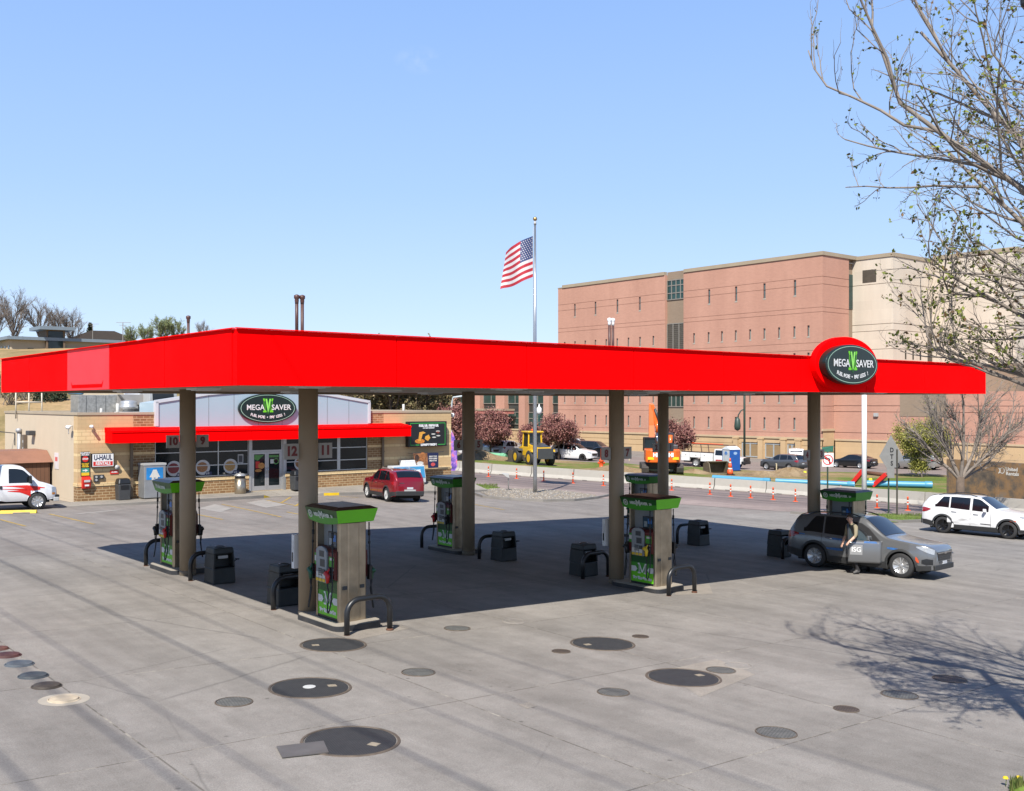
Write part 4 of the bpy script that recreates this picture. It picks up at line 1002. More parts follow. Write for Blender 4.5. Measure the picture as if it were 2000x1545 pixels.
# moving truck, cut by the left edge
tp = G(72, 995); yt = radians(39.4-4)
tr = thing('moving_truck', 'white and red moving truck at the left edge, only its cab in view', 'truck')
ct = Car(6.3, 2.0, 2.05, 3.6, .86, .38, [(0, .88), (.05, .98), (.15, 1.08), (.4, 1.18), (.66, 1.25), (.8, 1.30), (1.45, 1.98), (1.75, 2.04), (3, 2.05), (6.2, 2.05), (6.3, 2.0)], [(0, .8), (.6, 1.08), (1.2, 1.18), (6.3, 1.22)], sill=.40, tumble=.15, gh=(.78, 1.44, 6, 6.2))
ct.L = 2.75; ct.planP = [(0, .74), (.06, .84), (.2, .92), (.5, .98), (.9, 1), (6.3, 1)]; ct.ax = (.86, 9)
P_TRK = paint('truck_white', (.74, .74, .75), 0, .35); L = ct.L
ct.body().build('cab', P_TRK, tr)
for sd in (-1, 1):
    wheel(tr, L/2-.86, sd*.86, .38, .24, RIMS, 'steel', sd); wheel(tr, L/2-.86-3.6, sd*.9, .38, .26, RIMS, 'steel', sd)
    mb = MB(); mb.smooth = True; P = [(1.15+i*.075, 1.23, max(1.25, min(ct.zroof(1.15+i*.075)-.12, 1.90))) for i in range(13)]; ct.side(mb, P, sd, .008); mb.build('side_window', CARGL, tr)
    mb = MB(); mb.hexa([(L/2-1.25, sd*1.02, 1.20), (L/2-1.13, sd*1.02, 1.20), (L/2-1.13, sd*1.28, 1.20), (L/2-1.25, sd*1.28, 1.20)], [(L/2-1.25, sd*1.04, 1.56), (L/2-1.15, sd*1.04, 1.56), (L/2-1.15, sd*1.26, 1.56), (L/2-1.25, sd*1.26, 1.56)]); mb.build('side_mirror', BLACK, tr, bevel=.03)
    mb = MB(); mb.smooth = True; ct.side(mb, [(.03, .78, .98), (.14, .76, 1.0), (.24, .76, 1.0)], sd, .012, 3); mb.build('headlight', HEADL, tr)
    mb = MB(); mb.smooth = True; ct.side(mb, [(.03, .66, .75), (.14, .66, .75), (.24, .66, .75)], sd, .013, 2); mb.build('side_marker', AMB, tr)
    mb = MB(); mb.smooth = True                            # red swoosh along the door and wing
    for (pts) in ([(.55, .96, .99), (.9, .98, 1.06), (1.3, .97, 1.12), (1.9, 1.06, 1.12), (2.35, 1.10, 1.12)], [(.75, .90, .97), (1.0, .86, 1.0), (1.35, .88, .98), (1.9, .93, .97), (2.4, .96, .97)], [(1.15, .60, .92), (1.3, .68, .93), (1.6, .80, .90), (2.1, .86, .88)]):
        ct.side(mb, ct.dense(pts), sd, .005, 4)
    mb.build('red_swoosh', BRIGHTR, tr)
    mb = MB(); mb.box(L/2-2.42, L/2-2.34, sd*1.0 if sd > 0 else -1.03, 1.03 if sd > 0 else -1.0, .98, 1.12); mb.build('door_handle', BLACK, tr)
    mb = MB(); mb.smooth = True; ct.side(mb, [(1.06, .80, 1.16), (1.075, .80, 1.16)], sd, .003, 4); mb.build('door_gap', UNDER, tr)
mb = MB(); mb.smooth = True; ct.over(mb, .86, 1.40, .88); mb.build('windshield', CARGL, tr)
mb = MB(); mb.box(L/2-.12, L/2+.10, -.86, .86, .52, .64); mb.build('front_bumper', BLACK, tr, bevel=.03)
mb = MB(); mb.box(L/2-.16, L/2+.08, -.9, .9, .34, .53); mb.build('bumper_skirt', LGREY, tr, bevel=.03)
mb = MB(); mb.box(-3.4, L/2-.3, -.7, .7, .3, .62); mb.build('chassis', UNDER, tr)
mb = MB(); mb.box(-4.9, -1.25, -1.12, 1.12, .62, 2.6)
mb.build('cargo_box', P_TRK, tr, bevel=.03)
mb = MB(); mb.box(-4.9, -1.28, -1.125, -1.12, 1.55, 1.98); mb.box(-4.9, -1.28, 1.12, 1.125, 1.55, 1.98); mb.build('red_band', BRIGHTR, tr)
d = Vector((cos(yt), sin(yt))); nrm = Vector((-d.y, d.x)); place(tr, Vector(tp[:2])+nrm*.86-d*(L/2-.86), yt)
# ---------------------------------------------------------------- the shop
SX, SY, SZ = -21.3, 50.2, CZ-4.84
def sl(px, d=0.):                                        # distance along the shop front of a photo column, on a plane d metres in front of the wall
    k = (px-CX0)/FPX; x0 = SX+V.x*-d; y0 = SY+V.y*-d
    return (x0-k*y0)/(k*U.y-U.x)
def sh(px, py, d=0.):
    s = sl(px, d); Y = SY+U.y*s-V.y*d; return CZ+(HZ-py)/FPX*Y-SZ
BRICKB = brick_mat('brown_brick', (.22, .115, .045), (.33, .185, .08), (.50, .38, .22), .34, .135, .014)
BLOCKT = brick_mat('tan_block', (.56, .385, .20), (.59, .405, .21), (.47, .32, .165), .40, .20, .006, var=.06)
BLOCKC = brick_mat('cream_block', (.74, .55, .29), (.76, .57, .31), (.5, .34, .17), .40, .20, .012, var=.05)
SIDING = brick_mat('tan_siding', (.60, .49, .355), (.605, .495, .358), (.48, .39, .28), .2, 30, .008, 0, .05)
COPE = M('parapet_cap', (.42, .34, .24), .6, 0, .08, 1)
GABLE = M('gable_panel', (.40, .51, .58), .4, .1, .04, .5)
sto = thing('shop', 'tan and brown brick convenience shop with a red awning and pale arched gable', 'shop', (SX, SY, SZ), TH)
SL_, SD_, ZP = 22.6, 14.1, 4.24
s_bk0, s_w0, s_w1, s_d0, s_d1, s_w2, s_w3, s_bk1 = 2.7, 3.82, 9.0, 9.1, 11.02, 11.2, 16.5, 17.6
holes = [(s_w0, s_w1, .92, 2.95), (s_d0, s_d1, 0.01, 2.95), (s_w2, s_w3, .92, 2.95)]
def smat(w_, z):
    if z < .72: return 1
    if z < .88: return 2
    if s_bk0 < w_ < s_bk1:
        if 1.44 < z < 1.60 or 2.20 < z < 2.34: return 2
        return 1
    if 2.86 < z < 3.50: return 2
    if 1.44 < z < 1.60 or 2.20 < z < 2.34: return 2
    return 0
mb = MB(); zb = [.72, .88, 1.44, 1.60, 2.20, 2.34, 2.86, 3.5]
holes_wall(mb, (0, SL_), (-.5, ZP), holes, lambda a, z, d: (a, d, z), .14, mat_of=([s_bk0, s_bk1], zb, smat), rev_mat=0)
def smat2(w_, z): return smat(0, z) if w_ < .62 else 3
holes_wall(mb, (0, SD_), (-.8, ZP), [], lambda a, z, d: (d, a, z), .1, mat_of=([.62], zb, smat2)); holes_wall(mb, (0, SD_), (-.8, ZP), [], lambda a, z, d: (SL_-d, a, z), .1, mat_of=([.62], zb, smat2))
mb.cm = 3; mb.quad((0, SD_, -.8), (SL_, SD_, -.8), (SL_, SD_, ZP), (0, SD_, ZP))
mb.build('wall', [BLOCKT, BRICKB, BLOCKC, SIDING], sto)
mb = MB()
for a in ((-.04, SL_+.04, -.04, .3), (-.04, SL_+.04, SD_-.3, SD_+.04)): mb.box(a[0], a[1], a[2], a[3], ZP, ZP+.13)
mb.box(-.04, .3, .3, SD_-.3, ZP, ZP+.13); mb.box(SL_-.3, SL_+.04, .3, SD_-.3, ZP, ZP+.13); mb.build('parapet_cap', COPE, sto)
mb = MB(); mb.box(.25, SL_-.25, .25, SD_-.25, ZP-.35, ZP-.3); mb.build('roof', M('roof_membrane', (.45, .44, .42), .8, 0, .1, .4), sto)
mb = MB()
for a, b in ((-.02, s_d0-.12), (s_d1+.12, SL_+.02)): mb.box(a, b, -.035, 0, .72, .88)
mb.box(-.03, -.0, -.035, .62, .72, .88); mb.build('sill_band', BLOCKC, sto)
# windows and door
for (a, b, cols) in ((s_w0, s_w1, (0, .33, .665, 1)), (s_w2, s_w3, (0, .33, .64, 1))):
    wn = pivot('window', sto, (0, .10, 0)); mb = MB()
    for t in cols: x = lerp(a+.03, b-.03, t); w_ = .10 if (a == s_w2 and t == .64) else .03; mb.box(x-w_, x+w_, -.04, .04, .92, 2.95)
    for z in (.95, 1.52, 2.24, 2.92):
        for t0, t1 in zip(cols, cols[1:]): mb.box(lerp(a+.03, b-.03, t0)+.031, lerp(a+.03, b-.03, t1)-.031-(.07 if (a == s_w2 and t1 == .64) else 0), -.038, .036, z-.025, z+.025)
    mb.build('window_frame', ALU, wn)
    mb = MB(); mb.box(a, b, .01, .02, .92, 2.95); mb.build('glass', GLASSD, wn)
    pos = ((.20, 0), (.50, 1), (.80, 2)) if a == s_w0 else ((.18, 1),)
    FOODM = [M('poster_white', (.55, .54, .52), .4, 0, .05), M('food_brown', (.34, .15, .05), .5, 0, .7, 22), M('food_gold', (.45, .26, .08), .5, 0, .6, 25), M('food_red', (.25, .03, .03), .5, 0, .7, 22), NAVY]
    for t, k in pos:
        x = lerp(a, b, t); mb = MB(); mb.ell((x, 1.42), .40, .40, -.0, .008, 32); mb.cm = (1, 1, 2)[k] if k else 3; mb.ell((x-.03, 1.43), .30, .27, -.004, .0, 24); mb.cm = 4; mb.prism([(x+.08, 1.0), (x+.5, 1.0), (x+.5, 1.17), (x+.2, 1.2)], -.005, .007)
        mb.cm = 0; mb.text('$ 5', .13, (x+.27, -.006, 1.09), bold=.01); mb.build('window_poster', FOODM, wn)
    mb = MB(); mb.box(b-.62, b-.30, 0, .008, 1.55, 2.05); mb.cm = 1; mb.box(b-.57, b-.35, -.004, 0, 1.62, 1.98)
    if a == s_w0: mb.build('window_poster', [LGREY, DGREY], wn)
    mb = MB(); mb.box(a+.1, b-.1, .5, .55, .92, 1.8); 
for k, (a, b) in enumerate(((s_d0, (s_d0+s_d1)/2), ((s_d0+s_d1)/2, s_d1))):
    dr = pivot('door', sto, (0, .07, 0)); mb = MB(); a += .09 if k == 0 else .006; b -= .09 if k else .006
    mb.box(a, a+.11, -.025, .025, .02, 2.13); mb.box(b-.11, b, -.025, .025, .02, 2.13); mb.box(a+.11, b-.11, -.025, .025, .02, .27); mb.box(a+.11, b-.11, -.025, .025, 2.02, 2.13); mb.build('door_frame', ALU, dr)
    mb = MB(); mb.box(a+.1, b-.1, -.005, .005, .25, 2.03); mb.build('glass', GLASSD, dr)
    mb = MB(); mb.smooth = True; x = b-.06 if k == 0 else a+.06; mb.tube([(x, -.03, .95), (x, -.08, .97), (x, -.08, 1.25), (x, -.03, 1.27)], .015, 8); mb.build('handle', CHROME, dr)
    mb = MB(); x = (a+b)/2
    if k == 0:
        mb.prism([(x-.3, 1.75), (x-.1, 1.66), (x+.28, 1.98), (x-.28, 1.98)], -.011, -.007); mb.cm = 1; mb.box(x-.22, x+.02, -.012, -.007, 1.25, 1.62); mb.cm = 2; mb.ell((x+.12, 1.38), .2, .17, -.014, -.008, 20); mb.ell((x-.06, 1.12), .2, .08, -.014, -.008, 16)
    else:
        mb.cm = 0; mb.box(x-.3, x+.28, -.012, -.007, 1.82, 1.94); mb.ring((x+.12, 1.6), .12, .17, .12, .17, -.012, n=24); mb.cm = 3; mb.box(x-.22, x-.02, -.013, -.007, 1.48, 1.72)
    mb.build('door_poster', [M('poster_green', (.10, .30, .06), .4, 0, .4, 12), BRIGHTR, M('food_orange', (.55, .24, .05), .5, 0, .5, 22), OFFW], dr)
mb = MB()
for x in (s_d0, s_d1-.09): mb.box(x, x+.09, .03, .11, .0, 2.95)
mb.box(s_d0+.09, s_d1-.09, .03, .11, 2.14, 2.24); mb.box(s_d0+.09, s_d1-.09, .03, .11, 2.87, 2.95)
mb.box(s_d0-.12, s_d0, -.02, .06, .0, 2.95); mb.box(s_d1, s_d1+.16, -.02, .06, .0, 2.95); mb.build('door_surround', ALU, sto)
mb = MB(); mb.box(s_d0+.09, s_d1-.09, .06, .07, 2.24, 2.87); mb.build('transom_glass', GLASSD, sto)
mb = MB(); mb.box(.3, SL_-.3, 1.2, 1.25, 0, 2.9); mb.build('interior_partition', M('interior_dark', (.05, .05, .045), .9, 0, .5, 1.2), sto)
# awning and gable
aw0, aw1, wd = 1.31, 18.84, 1.1
ag = pivot('awning', sto)
mb = MB()
n = 12
for i in range(n):
    a = lerp(aw0, aw1, i/n)+.006; b = lerp(aw0, aw1, (i+1)/n)-.006; mb.box(a, b, -wd, -wd+.05, 2.85, 3.36)
mb.build('awning_fascia', RED, ag)
mb = MB(); mb.hexa([(aw0-.02, -wd-.03, 3.37), (aw1+.02, -wd-.03, 3.37), (aw1+.02, -.002, 3.37), (aw0-.02, -.002, 3.37)], [(aw0-.02, -wd-.03, 3.46), (aw1+.02, -wd-.03, 3.46), (aw1+.02, -.002, 3.62), (aw0-.02, -.002, 3.62)]); mb.build('awning_top', RED, ag)
mb = MB(); mb.box(aw0, aw0+.05, -wd+.05, -.002, 2.85, 3.37); mb.box(aw1-.05, aw1, -wd+.05, -.002, 2.85, 3.37); mb.build('awning_end', RED, ag)
mb = MB(); mb.box(aw0+.05, aw1-.05, -wd+.05, -.002, 2.93, 2.96); mb.build('awning_soffit', SOFF, ag)
gd = pivot('gable', sto); g0, g1 = 3.80, 16.55; gm = (g0+g1)/2; GP = [(g0, 3.3), (g1, 3.3), (g1, 4.85), (g0+(g1-g0)*.78, 5.28), (g0+(g1-g0)*.6, 5.48), (gm, 5.52), (g0+(g1-g0)*.4, 5.48), (g0+(g1-g0)*.22, 5.28), (g0, 4.85)]
mb = MB(); mb.prism(GP, -.15, 2.2); mb.build('gable_body', GABLE, gd)
mb = MB()
for p, q in zip(GP[2:], GP[3:]): mb.bar((p[0], -.06, p[1]+.05), (q[0], -.06, q[1]+.05), .30, .16)
for x in (g0+.05, g1-.05): mb.box(x-.08, x+.08, -.21, .09, 3.64, 4.90)
mb.build('gable_trim', M('trim_pale', (.60, .63, .66), .4, .1, .04), gd)
mb = MB()
for i in range(1, 9):
    x = lerp(g0, g1, i/9); mb.box(x-.012, x+.012, -.154, -.15, 3.62, interp([(p[0], p[1]) for p in sorted(GP[2:])], x)-.06)
mb.build('panel_joint', M('joint_grey', (.16, .17, .18), .6), gd)
os_ = sl(523.5, .3); oval_sign(sto, (os_, -.16, sh(523.5, 797.5, .3)), 1.72, .80, .16)
# signs, boxes and lamps on the front wall
def on_wall(px0, px1, py0, py1): return sl(px0), sl(px1), sh(px0, py1), sh(px0, py0)
SW = thing('rental_sign', 'white and red U-HAUL RENTALS sign on the tan wall left of the awning', 'sign', (SX, SY, SZ), TH)
a, b, z0, z1 = on_wall(178.5, 219.5, 887, 911.5); zm = lerp(z0, z1, .40)
mb = MB(); mb.box(a-.03, b+.03, -.16, -.005, z0-.03, z1+.03); mb.build('sign_frame', BLKM, SW); mb = MB(); mb.box(a, b, -.166, -.16, z0, z1); mb.cm = 1; mb.box(a+.04, b-.04, -.17, -.166, z0+.04, zm); mb.build('sign_face', [WHITE, BRIGHTR], SW)
mb = MB(); mb.text('U-HAUL', .36, ((a+b)/2, -.168, lerp(zm, z1, .5)), bold=.010, fit=(b-a)*.86); mb.cm = 1; mb.text('RENTALS', .21, ((a+b)/2, -.172, (z0+.04+zm)/2), bold=.007, fit=(b-a)*.70); mb.build('lettering', [NAVY, WHITE], SW)
SW2 = thing('return_sign', 'tall black sign with a red STOP disc and green and yellow bands', 'sign', (SX, SY, SZ), TH)
a, b, z0, z1 = on_wall(157.5, 174.5, 882.5, 930); m_ = (a+b)/2; h_ = z1-z0
mb = MB(); mb.box(a, b, -.05, -.005, z0, z1); mb.build('board', BLKM, SW2); mb = MB(); mb.box(a+.02, b-.02, -.054, -.05, z0+.02, z0+h_*.14); mb.cm = 1; mb.box(a+.02, b-.02, -.054, -.05, z0+h_*.14, z0+h_*.32); mb.cm = 2; mb.ell((m_, z0+h_*.70), .155, .155, -.056, -.05, 8); mb.build('sign_bands', [YEL, M('band_green', (.05, .30, .20), .5), BRIGHTR], SW2)
mb = MB(); mb.text('EQUIPMENT', .085, (m_, -.056, z0+h_*.945), bold=.005); mb.text('RETURN', .095, (m_, -.056, z0+h_*.87), bold=.005); mb.text('STOP', .11, (m_, -.059, z0+h_*.70), bold=.006); mb.prism([(a+.08, z0+h_*.21), (m_, z0+h_*.21), (m_, z0+h_*.17), (b-.08, z0+h_*.23), (m_, z0+h_*.29), (m_, z0+h_*.25), (a+.08, z0+h_*.25)], -.058, -.054); mb.cm = 1; mb.text('DO NOT', .085, (m_, -.056, z0+h_*.50), bold=.005); mb.text('BLOCK', .085, (m_, -.056, z0+h_*.44), bold=.005); mb.text('THIS AREA', .07, (m_, -.056, z0+h_*.38), bold=.005); mb.build('lettering', [WHITE, YEL], SW2)
def wallbox(name, label, cat, px, py, w_, h_, d, mats, fn, z=None):
    o = thing(name, label, cat, (SX, SY, SZ), TH); x = sl(px); z = sh(px, py); fn(o, x, z); return o
def f_drop(o, x, z):
    mb = MB(); mb.hexa([(x-.20, -.16, z-.30), (x+.20, -.16, z-.30), (x+.20, -.004, z-.30), (x-.20, -.004, z-.30)], [(x-.20, -.28, z+.16), (x+.20, -.28, z+.16), (x+.20, -.004, z+.30), (x-.20, -.004, z+.30)]); mb.build('box_body', BRIGHTR, o, bevel=.02); mb = MB(); mb.hexa([(x-.14, -.262, z+.02), (x+.14, -.262, z+.02), (x+.14, -.25, z+.02), (x-.14, -.25, z+.02)], [(x-.14, -.29, z+.13), (x+.14, -.29, z+.13), (x+.14, -.27, z+.13), (x-.14, -.27, z+.13)]); mb.box(x-.10, x+.10, -.245, -.22, z-.18, z-.10); mb.build('label_plate', WHITE, o)
wallbox('key_drop_box', 'red key drop box under the tall black sign', 'drop box', 167, 942, 0, 0, 0, 0, f_drop)
def f_meter(o, x, z):
    mb = MB(); mb.box(x-.22, x+.02, -.10, -.004, z-.12, z+.22); mb.box(x+.03, x+.28, -.10, -.004, z+.02, z+.22); mb.build('meter_case', DGREY, o, bevel=.01); mb = MB()
    for dx, dz in ((-.10, .12), (.15, .12), (-.10, -.03)): mb.ell((x+dx, z+dz), .055, .055, -.125, -.10, 14)
    mb.build('dial', LGREY, o)
wallbox('meter_box', 'dark meter boxes with round dials above the brick base', 'meter box', 191, 936, 0, 0, 0, 0, f_meter)
def f_alarm(o, x, z):
    mb = MB(); mb.box(x-.20, x+.20, -.03, -.004, z-.10, z+.10); mb.build('red_plate', BRIGHTR, o); mb = MB(); mb.text('ALARM', .09, (x, -.032, z), bold=.005); mb.build('lettering', WHITE, o); mb = MB(); mb.smooth = True; mb.lathe([(.12, -.12), (.12, -.06), (.06, -.004)], 16, (x+.12, 0, z+.24), 'y'); mb.build('bell', LGREY, o)
wallbox('alarm_plate', 'small red plate with a grey bell above it, right of the rental sign', 'alarm', 223, 922, 0, 0, 0, 0, f_alarm)
def cam_(o, x, z):
    mb = MB(); mb.smooth = True; mb.tube([(x, -.0, z+.05), (x, -.14, z+.05)], .03, 8); mb.lathe([(.05, -.36), (.075, -.34), (.08, -.12), (.05, -.10)], 12, (x-.08, 0, z), 'y'); mb.build('camera_body', WHITE, o)
wallbox('security_camera', 'white security camera on the tan wall above the cream blocks', 'camera', 179, 833, 0, 0, 0, 0, cam_)
q = thing('security_camera', 'white security camera on the corner of the plain side wall', 'camera', (SX, SY, SZ), TH); mb = MB(); mb.smooth = True; mb.tube([(-.02, .75, 3.7), (-.2, .75, 3.7)], .03, 8); mb.tube([(-.2, .75, 3.62), (-.2, .75, 3.3)], .022, 6); mb.lathe([(.07, .5), (.1, .54), (.1, .78), (.06, .82)], 12, (-.25, 0, 3.64), 'y'); mb.build('camera_body', WHITE, q)
q = thing('security_camera', 'white security camera at the shop\u2019s right-hand corner near the feather flag', 'camera', (SX, SY, SZ), TH); mb = MB(); mb.smooth = True; x = SL_+.02; mb.tube([(x, .3, 4.2), (x+.22, .2, 4.15)], .03, 8); mb.lathe([(.03, 0), (.10, .05), (.12, .2), (.07, .28)], 12, (x+.24, .2, 3.92)); mb.build('camera_body', WHITE, q)
for i, px in enumerate((257, 748)):
    x = sl(px, .1); o = thing('downspout', 'brown rain pipe %s' % ('left of the shop windows' if i == 0 else 'right of the shop windows, behind the red SUV'), 'downspout', (SX, SY, SZ), TH)
    mb = MB(); mb.box(x-.07, x+.07, -.14, -.03, .05, 2.92); mb.build('pipe', M('pipe_brown', (.16, .115, .07), .5), o, bevel=.01); mb = MB()
    for z in (.9, 1.9): mb.box(x-.10, x+.10, -.15, -.002, z, z+.05)
    mb.build('bracket', M('pipe_brown', (.16, .115, .07)), o)
# digital board with pizza
a, b, z0, z1 = on_wall(799, 872, 823.5, 873); db = thing('menu_board', 'large black green-bordered board with a pizza at the awning\u2019s right end', 'sign', (SX, SY, SZ), TH)
a, b = sl(797, .3), sl(872, .3); z0, z1 = sh(835, 872, .3), sh(835, 823, .3); X = lambda t: lerp(a, b, t); Z = lambda t: lerp(z0, z1, t)
mb = MB(); mb.box(a, b, -1.36, -.004, z0, z1); 
mb = MB(); mb.box(a, b, -.34, -.004, z0, z1); mb.build('cabinet', BLKM, db, bevel=.02)
mb = MB(); t_ = .03
for p, q in (((.05, .07), (.95, .07)), ((.05, .93), (.95, .93)), ((.05, .07), (.05, .93)), ((.95, .07), (.95, .93))): mb.bar((X(p[0]), -.345, Z(p[1])), (X(q[0]), -.345, Z(q[1])), .012, .045)
mb.build('green_border', M('border_green', (.05, .38, .07), .4), db)
mb = MB(); pass
mb = MB(); mb.text('FUEL UR  FRESH UR', .175, (X(.52), -.346, Z(.83)), bold=.018, sx=.95); mb.text('HOT CRISPY REFRESHING', .075, (X(.52), -.346, Z(.735)), bold=.006); mb.text('LOWEST PRICES !', .16, (X(.52), -.354, Z(.07)), bold=.016, sx=.95); mb.cm = 1; mb.box(X(.28), X(.76), -.352, -.3405, Z(.03), Z(.11)); mb.build('lettering', [WHITE, BLKM], db)
PZ = [M('pizza', (.62, .22, .03), .5, 0, .55, 14), M('cheese', (.75, .36, .05), .5, 0, .3, 12), OFFW, M('meat_red', (.25, .05, .03), .5, 0, .5, 14)]
mb = MB(); mb.ell((X(.29), Z(.22)), .36, .14, -.352, -.3405, 28); mb.cm = 1; mb.prism([(X(.25), Z(.22)), (X(.31), Z(.22)), (X(.36), Z(.5)), (X(.44), Z(.54)), (X(.38), Z(.60)), (X(.28), Z(.57))], -.356, -.341); mb.prism([(X(.42), Z(.3)), (X(.5), Z(.22)), (X(.56), Z(.34)), (X(.52), Z(.47)), (X(.43), Z(.40))], -.354, -.341); mb.cm = 2
for x, z in ((.76, .60), (.64, .49), (.66, .36), (.77, .42)): mb.ell((X(x), Z(z)), .15, .04, -.354, -.341, 16); mb.cm = 2
mb.cm = 3; mb.ell((X(.76), Z(.555)), .11, .06, -.358, -.341, 14); mb.build('food_picture', PZ, db)
# posters hung on the right-hand wall, feather flag, ice chests, bins
o = thing('wall_banner', 'poster of roast meat hung on the wall above the ice chests', 'poster', (SX, SY, SZ), TH); a, b = sl(806, .6), sl(834, .6); z0, z1 = sh(820, 909, .6), sh(820, 885, .6)
mb = MB(); mb.prism([(a, z1), (b, z1), (b+.05, z0), (a+.25, z0)], -.62, -.60); mb.build('banner_sheet', M('meat_picture', (.30, .13, .055), .5, 0, .9, 5, fine=9), o); mb = MB(); mb.bar((a-.05, -.61, z1+.02), (b+.05, -.61, z1+.02), .03); mb.bar((a, -.61, z1), (a, -.02, z1), .02); mb.build('hanger', DGREY, o)
mb = MB(); mb.ell((lerp(a, b, .28), z1-.28), .16, .2, -.628, -.621, 12); mb.cm = 1; mb.ell((lerp(a, b, .68), z1-.22), .22, .28, -.629, -.621, 14); mb.cm = 2; mb.ell((lerp(a, b, .5), z1-.62), .25, .12, -.628, -.621, 14); mb.build('picture_shape', [M('dark_meat', (.06, .03, .02), .5, 0, .6, 9), M('orange_meat', (.42, .16, .05), .5, 0, .6, 9), OFFW], o)
o = thing('wall_banner', 'navy poster with white lines of writing and a red badge, hung on the shop wall', 'poster', (SX, SY, SZ), TH); a, b = sl(834.5, .6), sl(856, .6); z0, z1 = sh(845, 914, .6), sh(845, 884.5, .6)
mb = MB(); mb.prism([(a, z1), (b, z1), (b, z0), (a+.06, z0)], -.62, -.60); mb.build('banner_sheet', NAVY, o); mb = MB()
for i, t in enumerate(('ENJOY YOUR', 'FOOD DESIRE', 'MEGA STYLE')): mb.text(t, .105, ((a+b)/2, -.622, z1-.22-.13*i), bold=.007, sx=.82*(b-a)/.72)
mb.cm = 1; mb.ell(((a+b)/2, z0+.22), .16, .11, -.626, -.62, 14); mb.build('lettering', [OFFW, M('badge_red', (.6, .08, .08), .5)], o)
mb = MB(); mb.bar((a-.03, -.61, z1+.02), (b+.4, -.61, z1+.05), .03); mb.bar((b, -.61, z0), (b+.9, -.61, z0-.02), .03); mb.build('hanger', DGREY, o)
ICEW = M('chest_white', (.55, .57, .58), .45, 0, .06, 2)
def icechest(px0, px1, ytop, d0, label):
    o = thing('ice_chest', label, 'ice chest', (SX, SY, SZ), TH, 'ice chests at the shop\u2019s right wall'); a, b = sl(px0, d0), sl(px1, d0); zt = sh(px0, ytop, d0)
    mb = MB(); mb.prism([(-d0+.75, .02), (-d0, .02), (-d0, zt-.75), (-d0+.18, zt), (-d0+.75, zt)], a, b, 'x'); mb.build('chest_body', ICEW, o, bevel=.02)
    m_ = (a+b)/2
    for p, q in ((a+.06, m_-.03), (m_+.03, b-.06)):
        mb = MB(); mb.hexa([(p, -d0-.02, zt-.75), (q, -d0-.02, zt-.75), (q, -d0+.02, zt-.75), (p, -d0+.02, zt-.75)], [(p, -d0+.135, zt-.08), (q, -d0+.135, zt-.08), (q, -d0+.19, zt-.08), (p, -d0+.19, zt-.08)]); mb.cm = 1
        c_ = ((p+q)/2, -d0+.045, zt-.40); up = Vector((0, .155, .67)).normalized(); mb.text('ICE', .30, (c_[0], c_[1], c_[2]), up=up, bold=.02); mb.build('chest_lid', [M('ice_blue', (.05, .26, .48), .35), WHITE], o)
    return o
icechest(770, 832, 911, 1.0, 'white ice chest with blue lids, behind the red SUV')
o = thing('freezer', 'white box freezer standing on top of the ice chest wall side', 'freezer', (SX, SY, SZ), TH); a, b = sl(787, .5), sl(813, .5); mb = MB(); mb.box(a, b, -.62, -.08, .05, sh(800, 899, .5)); mb.build('body', WHITE, o, bevel=.02); mb = MB()
for i in range(1, 7): mb.box(lerp(a, b, i/7)-.008, lerp(a, b, i/7)+.008, -.624, -.62, 1.3, sh(800, 901, .5))
mb.build('rib', LGREY, o)
ib = thing('ice_freezer', 'grey metal ice freezer with a blue picture, half behind the left rear pump', 'ice freezer', (SX, SY, SZ), TH); a, b = sl(282, 1.0), sl(324, 1.0); zt = sh(300, 909, 1.0); zt2 = 1.7
mb = MB(); mb.box(a, b, -1.0, -.1, .05, zt2); mb.build('cabinet', M('zinc', (.36, .37, .38), .4, .5, .12, 3), ib, bevel=.03); mb = MB(); mb.box(a+.1, b-.15, -1.012, -1.0, zt2-.72, zt2-.12); mb.build('picture_panel', M('ice_picture', (.02, .22, .55), .3, 0, .35, 2.5), ib); mb = MB(); mb.prism([(a+.25, zt2-.60), (b-.3, zt2-.60), (lerp(a, b, .62), zt2-.38), (lerp(a, b, .56), zt2-.22), (lerp(a, b, .40), zt2-.22), (lerp(a, b, .34), zt2-.38)], -1.018, -1.012); mb.text('ICE', .2, ((a+b)/2-.03, -1.02, zt2-.66), bold=.02); mb.build('picture_shape', OFFW, ib)
mb = MB(); mb.box(a-.02, b+.02, -1.02, -.1, zt2, zt2+.10); mb.build('top_frame', LGREY, ib)
for px, py, lb, d0 in ((240, 978, 'black plastic litter bin with a domed lid against the brick base', .5), (580, 961, 'dark grey litter bin right of the shop door, half behind a column', .6)):
    o = thing('litter_bin', lb, 'litter bin', (SX, SY, SZ), TH); x = sl(px, d0); y = -d0; mb = MB(); mb.hexa([(x-.28, y-.28, 0), (x+.28, y-.28, 0), (x+.28, y+.28, 0), (x-.28, y+.28, 0)], [(x-.31, y-.31, .8), (x+.31, y-.31, .8), (x+.31, y+.31, .8), (x-.31, y+.31, .8)]); mb.build('body', DGREY, o, bevel=.04); mb = MB(); mb.hexa([(x-.33, y-.33, .8), (x+.33, y-.33, .8), (x+.33, y+.33, .8), (x-.33, y+.33, .8)], [(x-.26, y-.22, 1.08), (x+.26, y-.22, 1.08), (x+.26, y+.22, 1.08), (x-.26, y+.22, 1.08)]); mb.build('lid', BLACK, o, bevel=.06); mb = MB(); mb.box(x-.2, x+.2, y-.325, y-.29, .56, .76); mb.build('flap', BLACK, o)
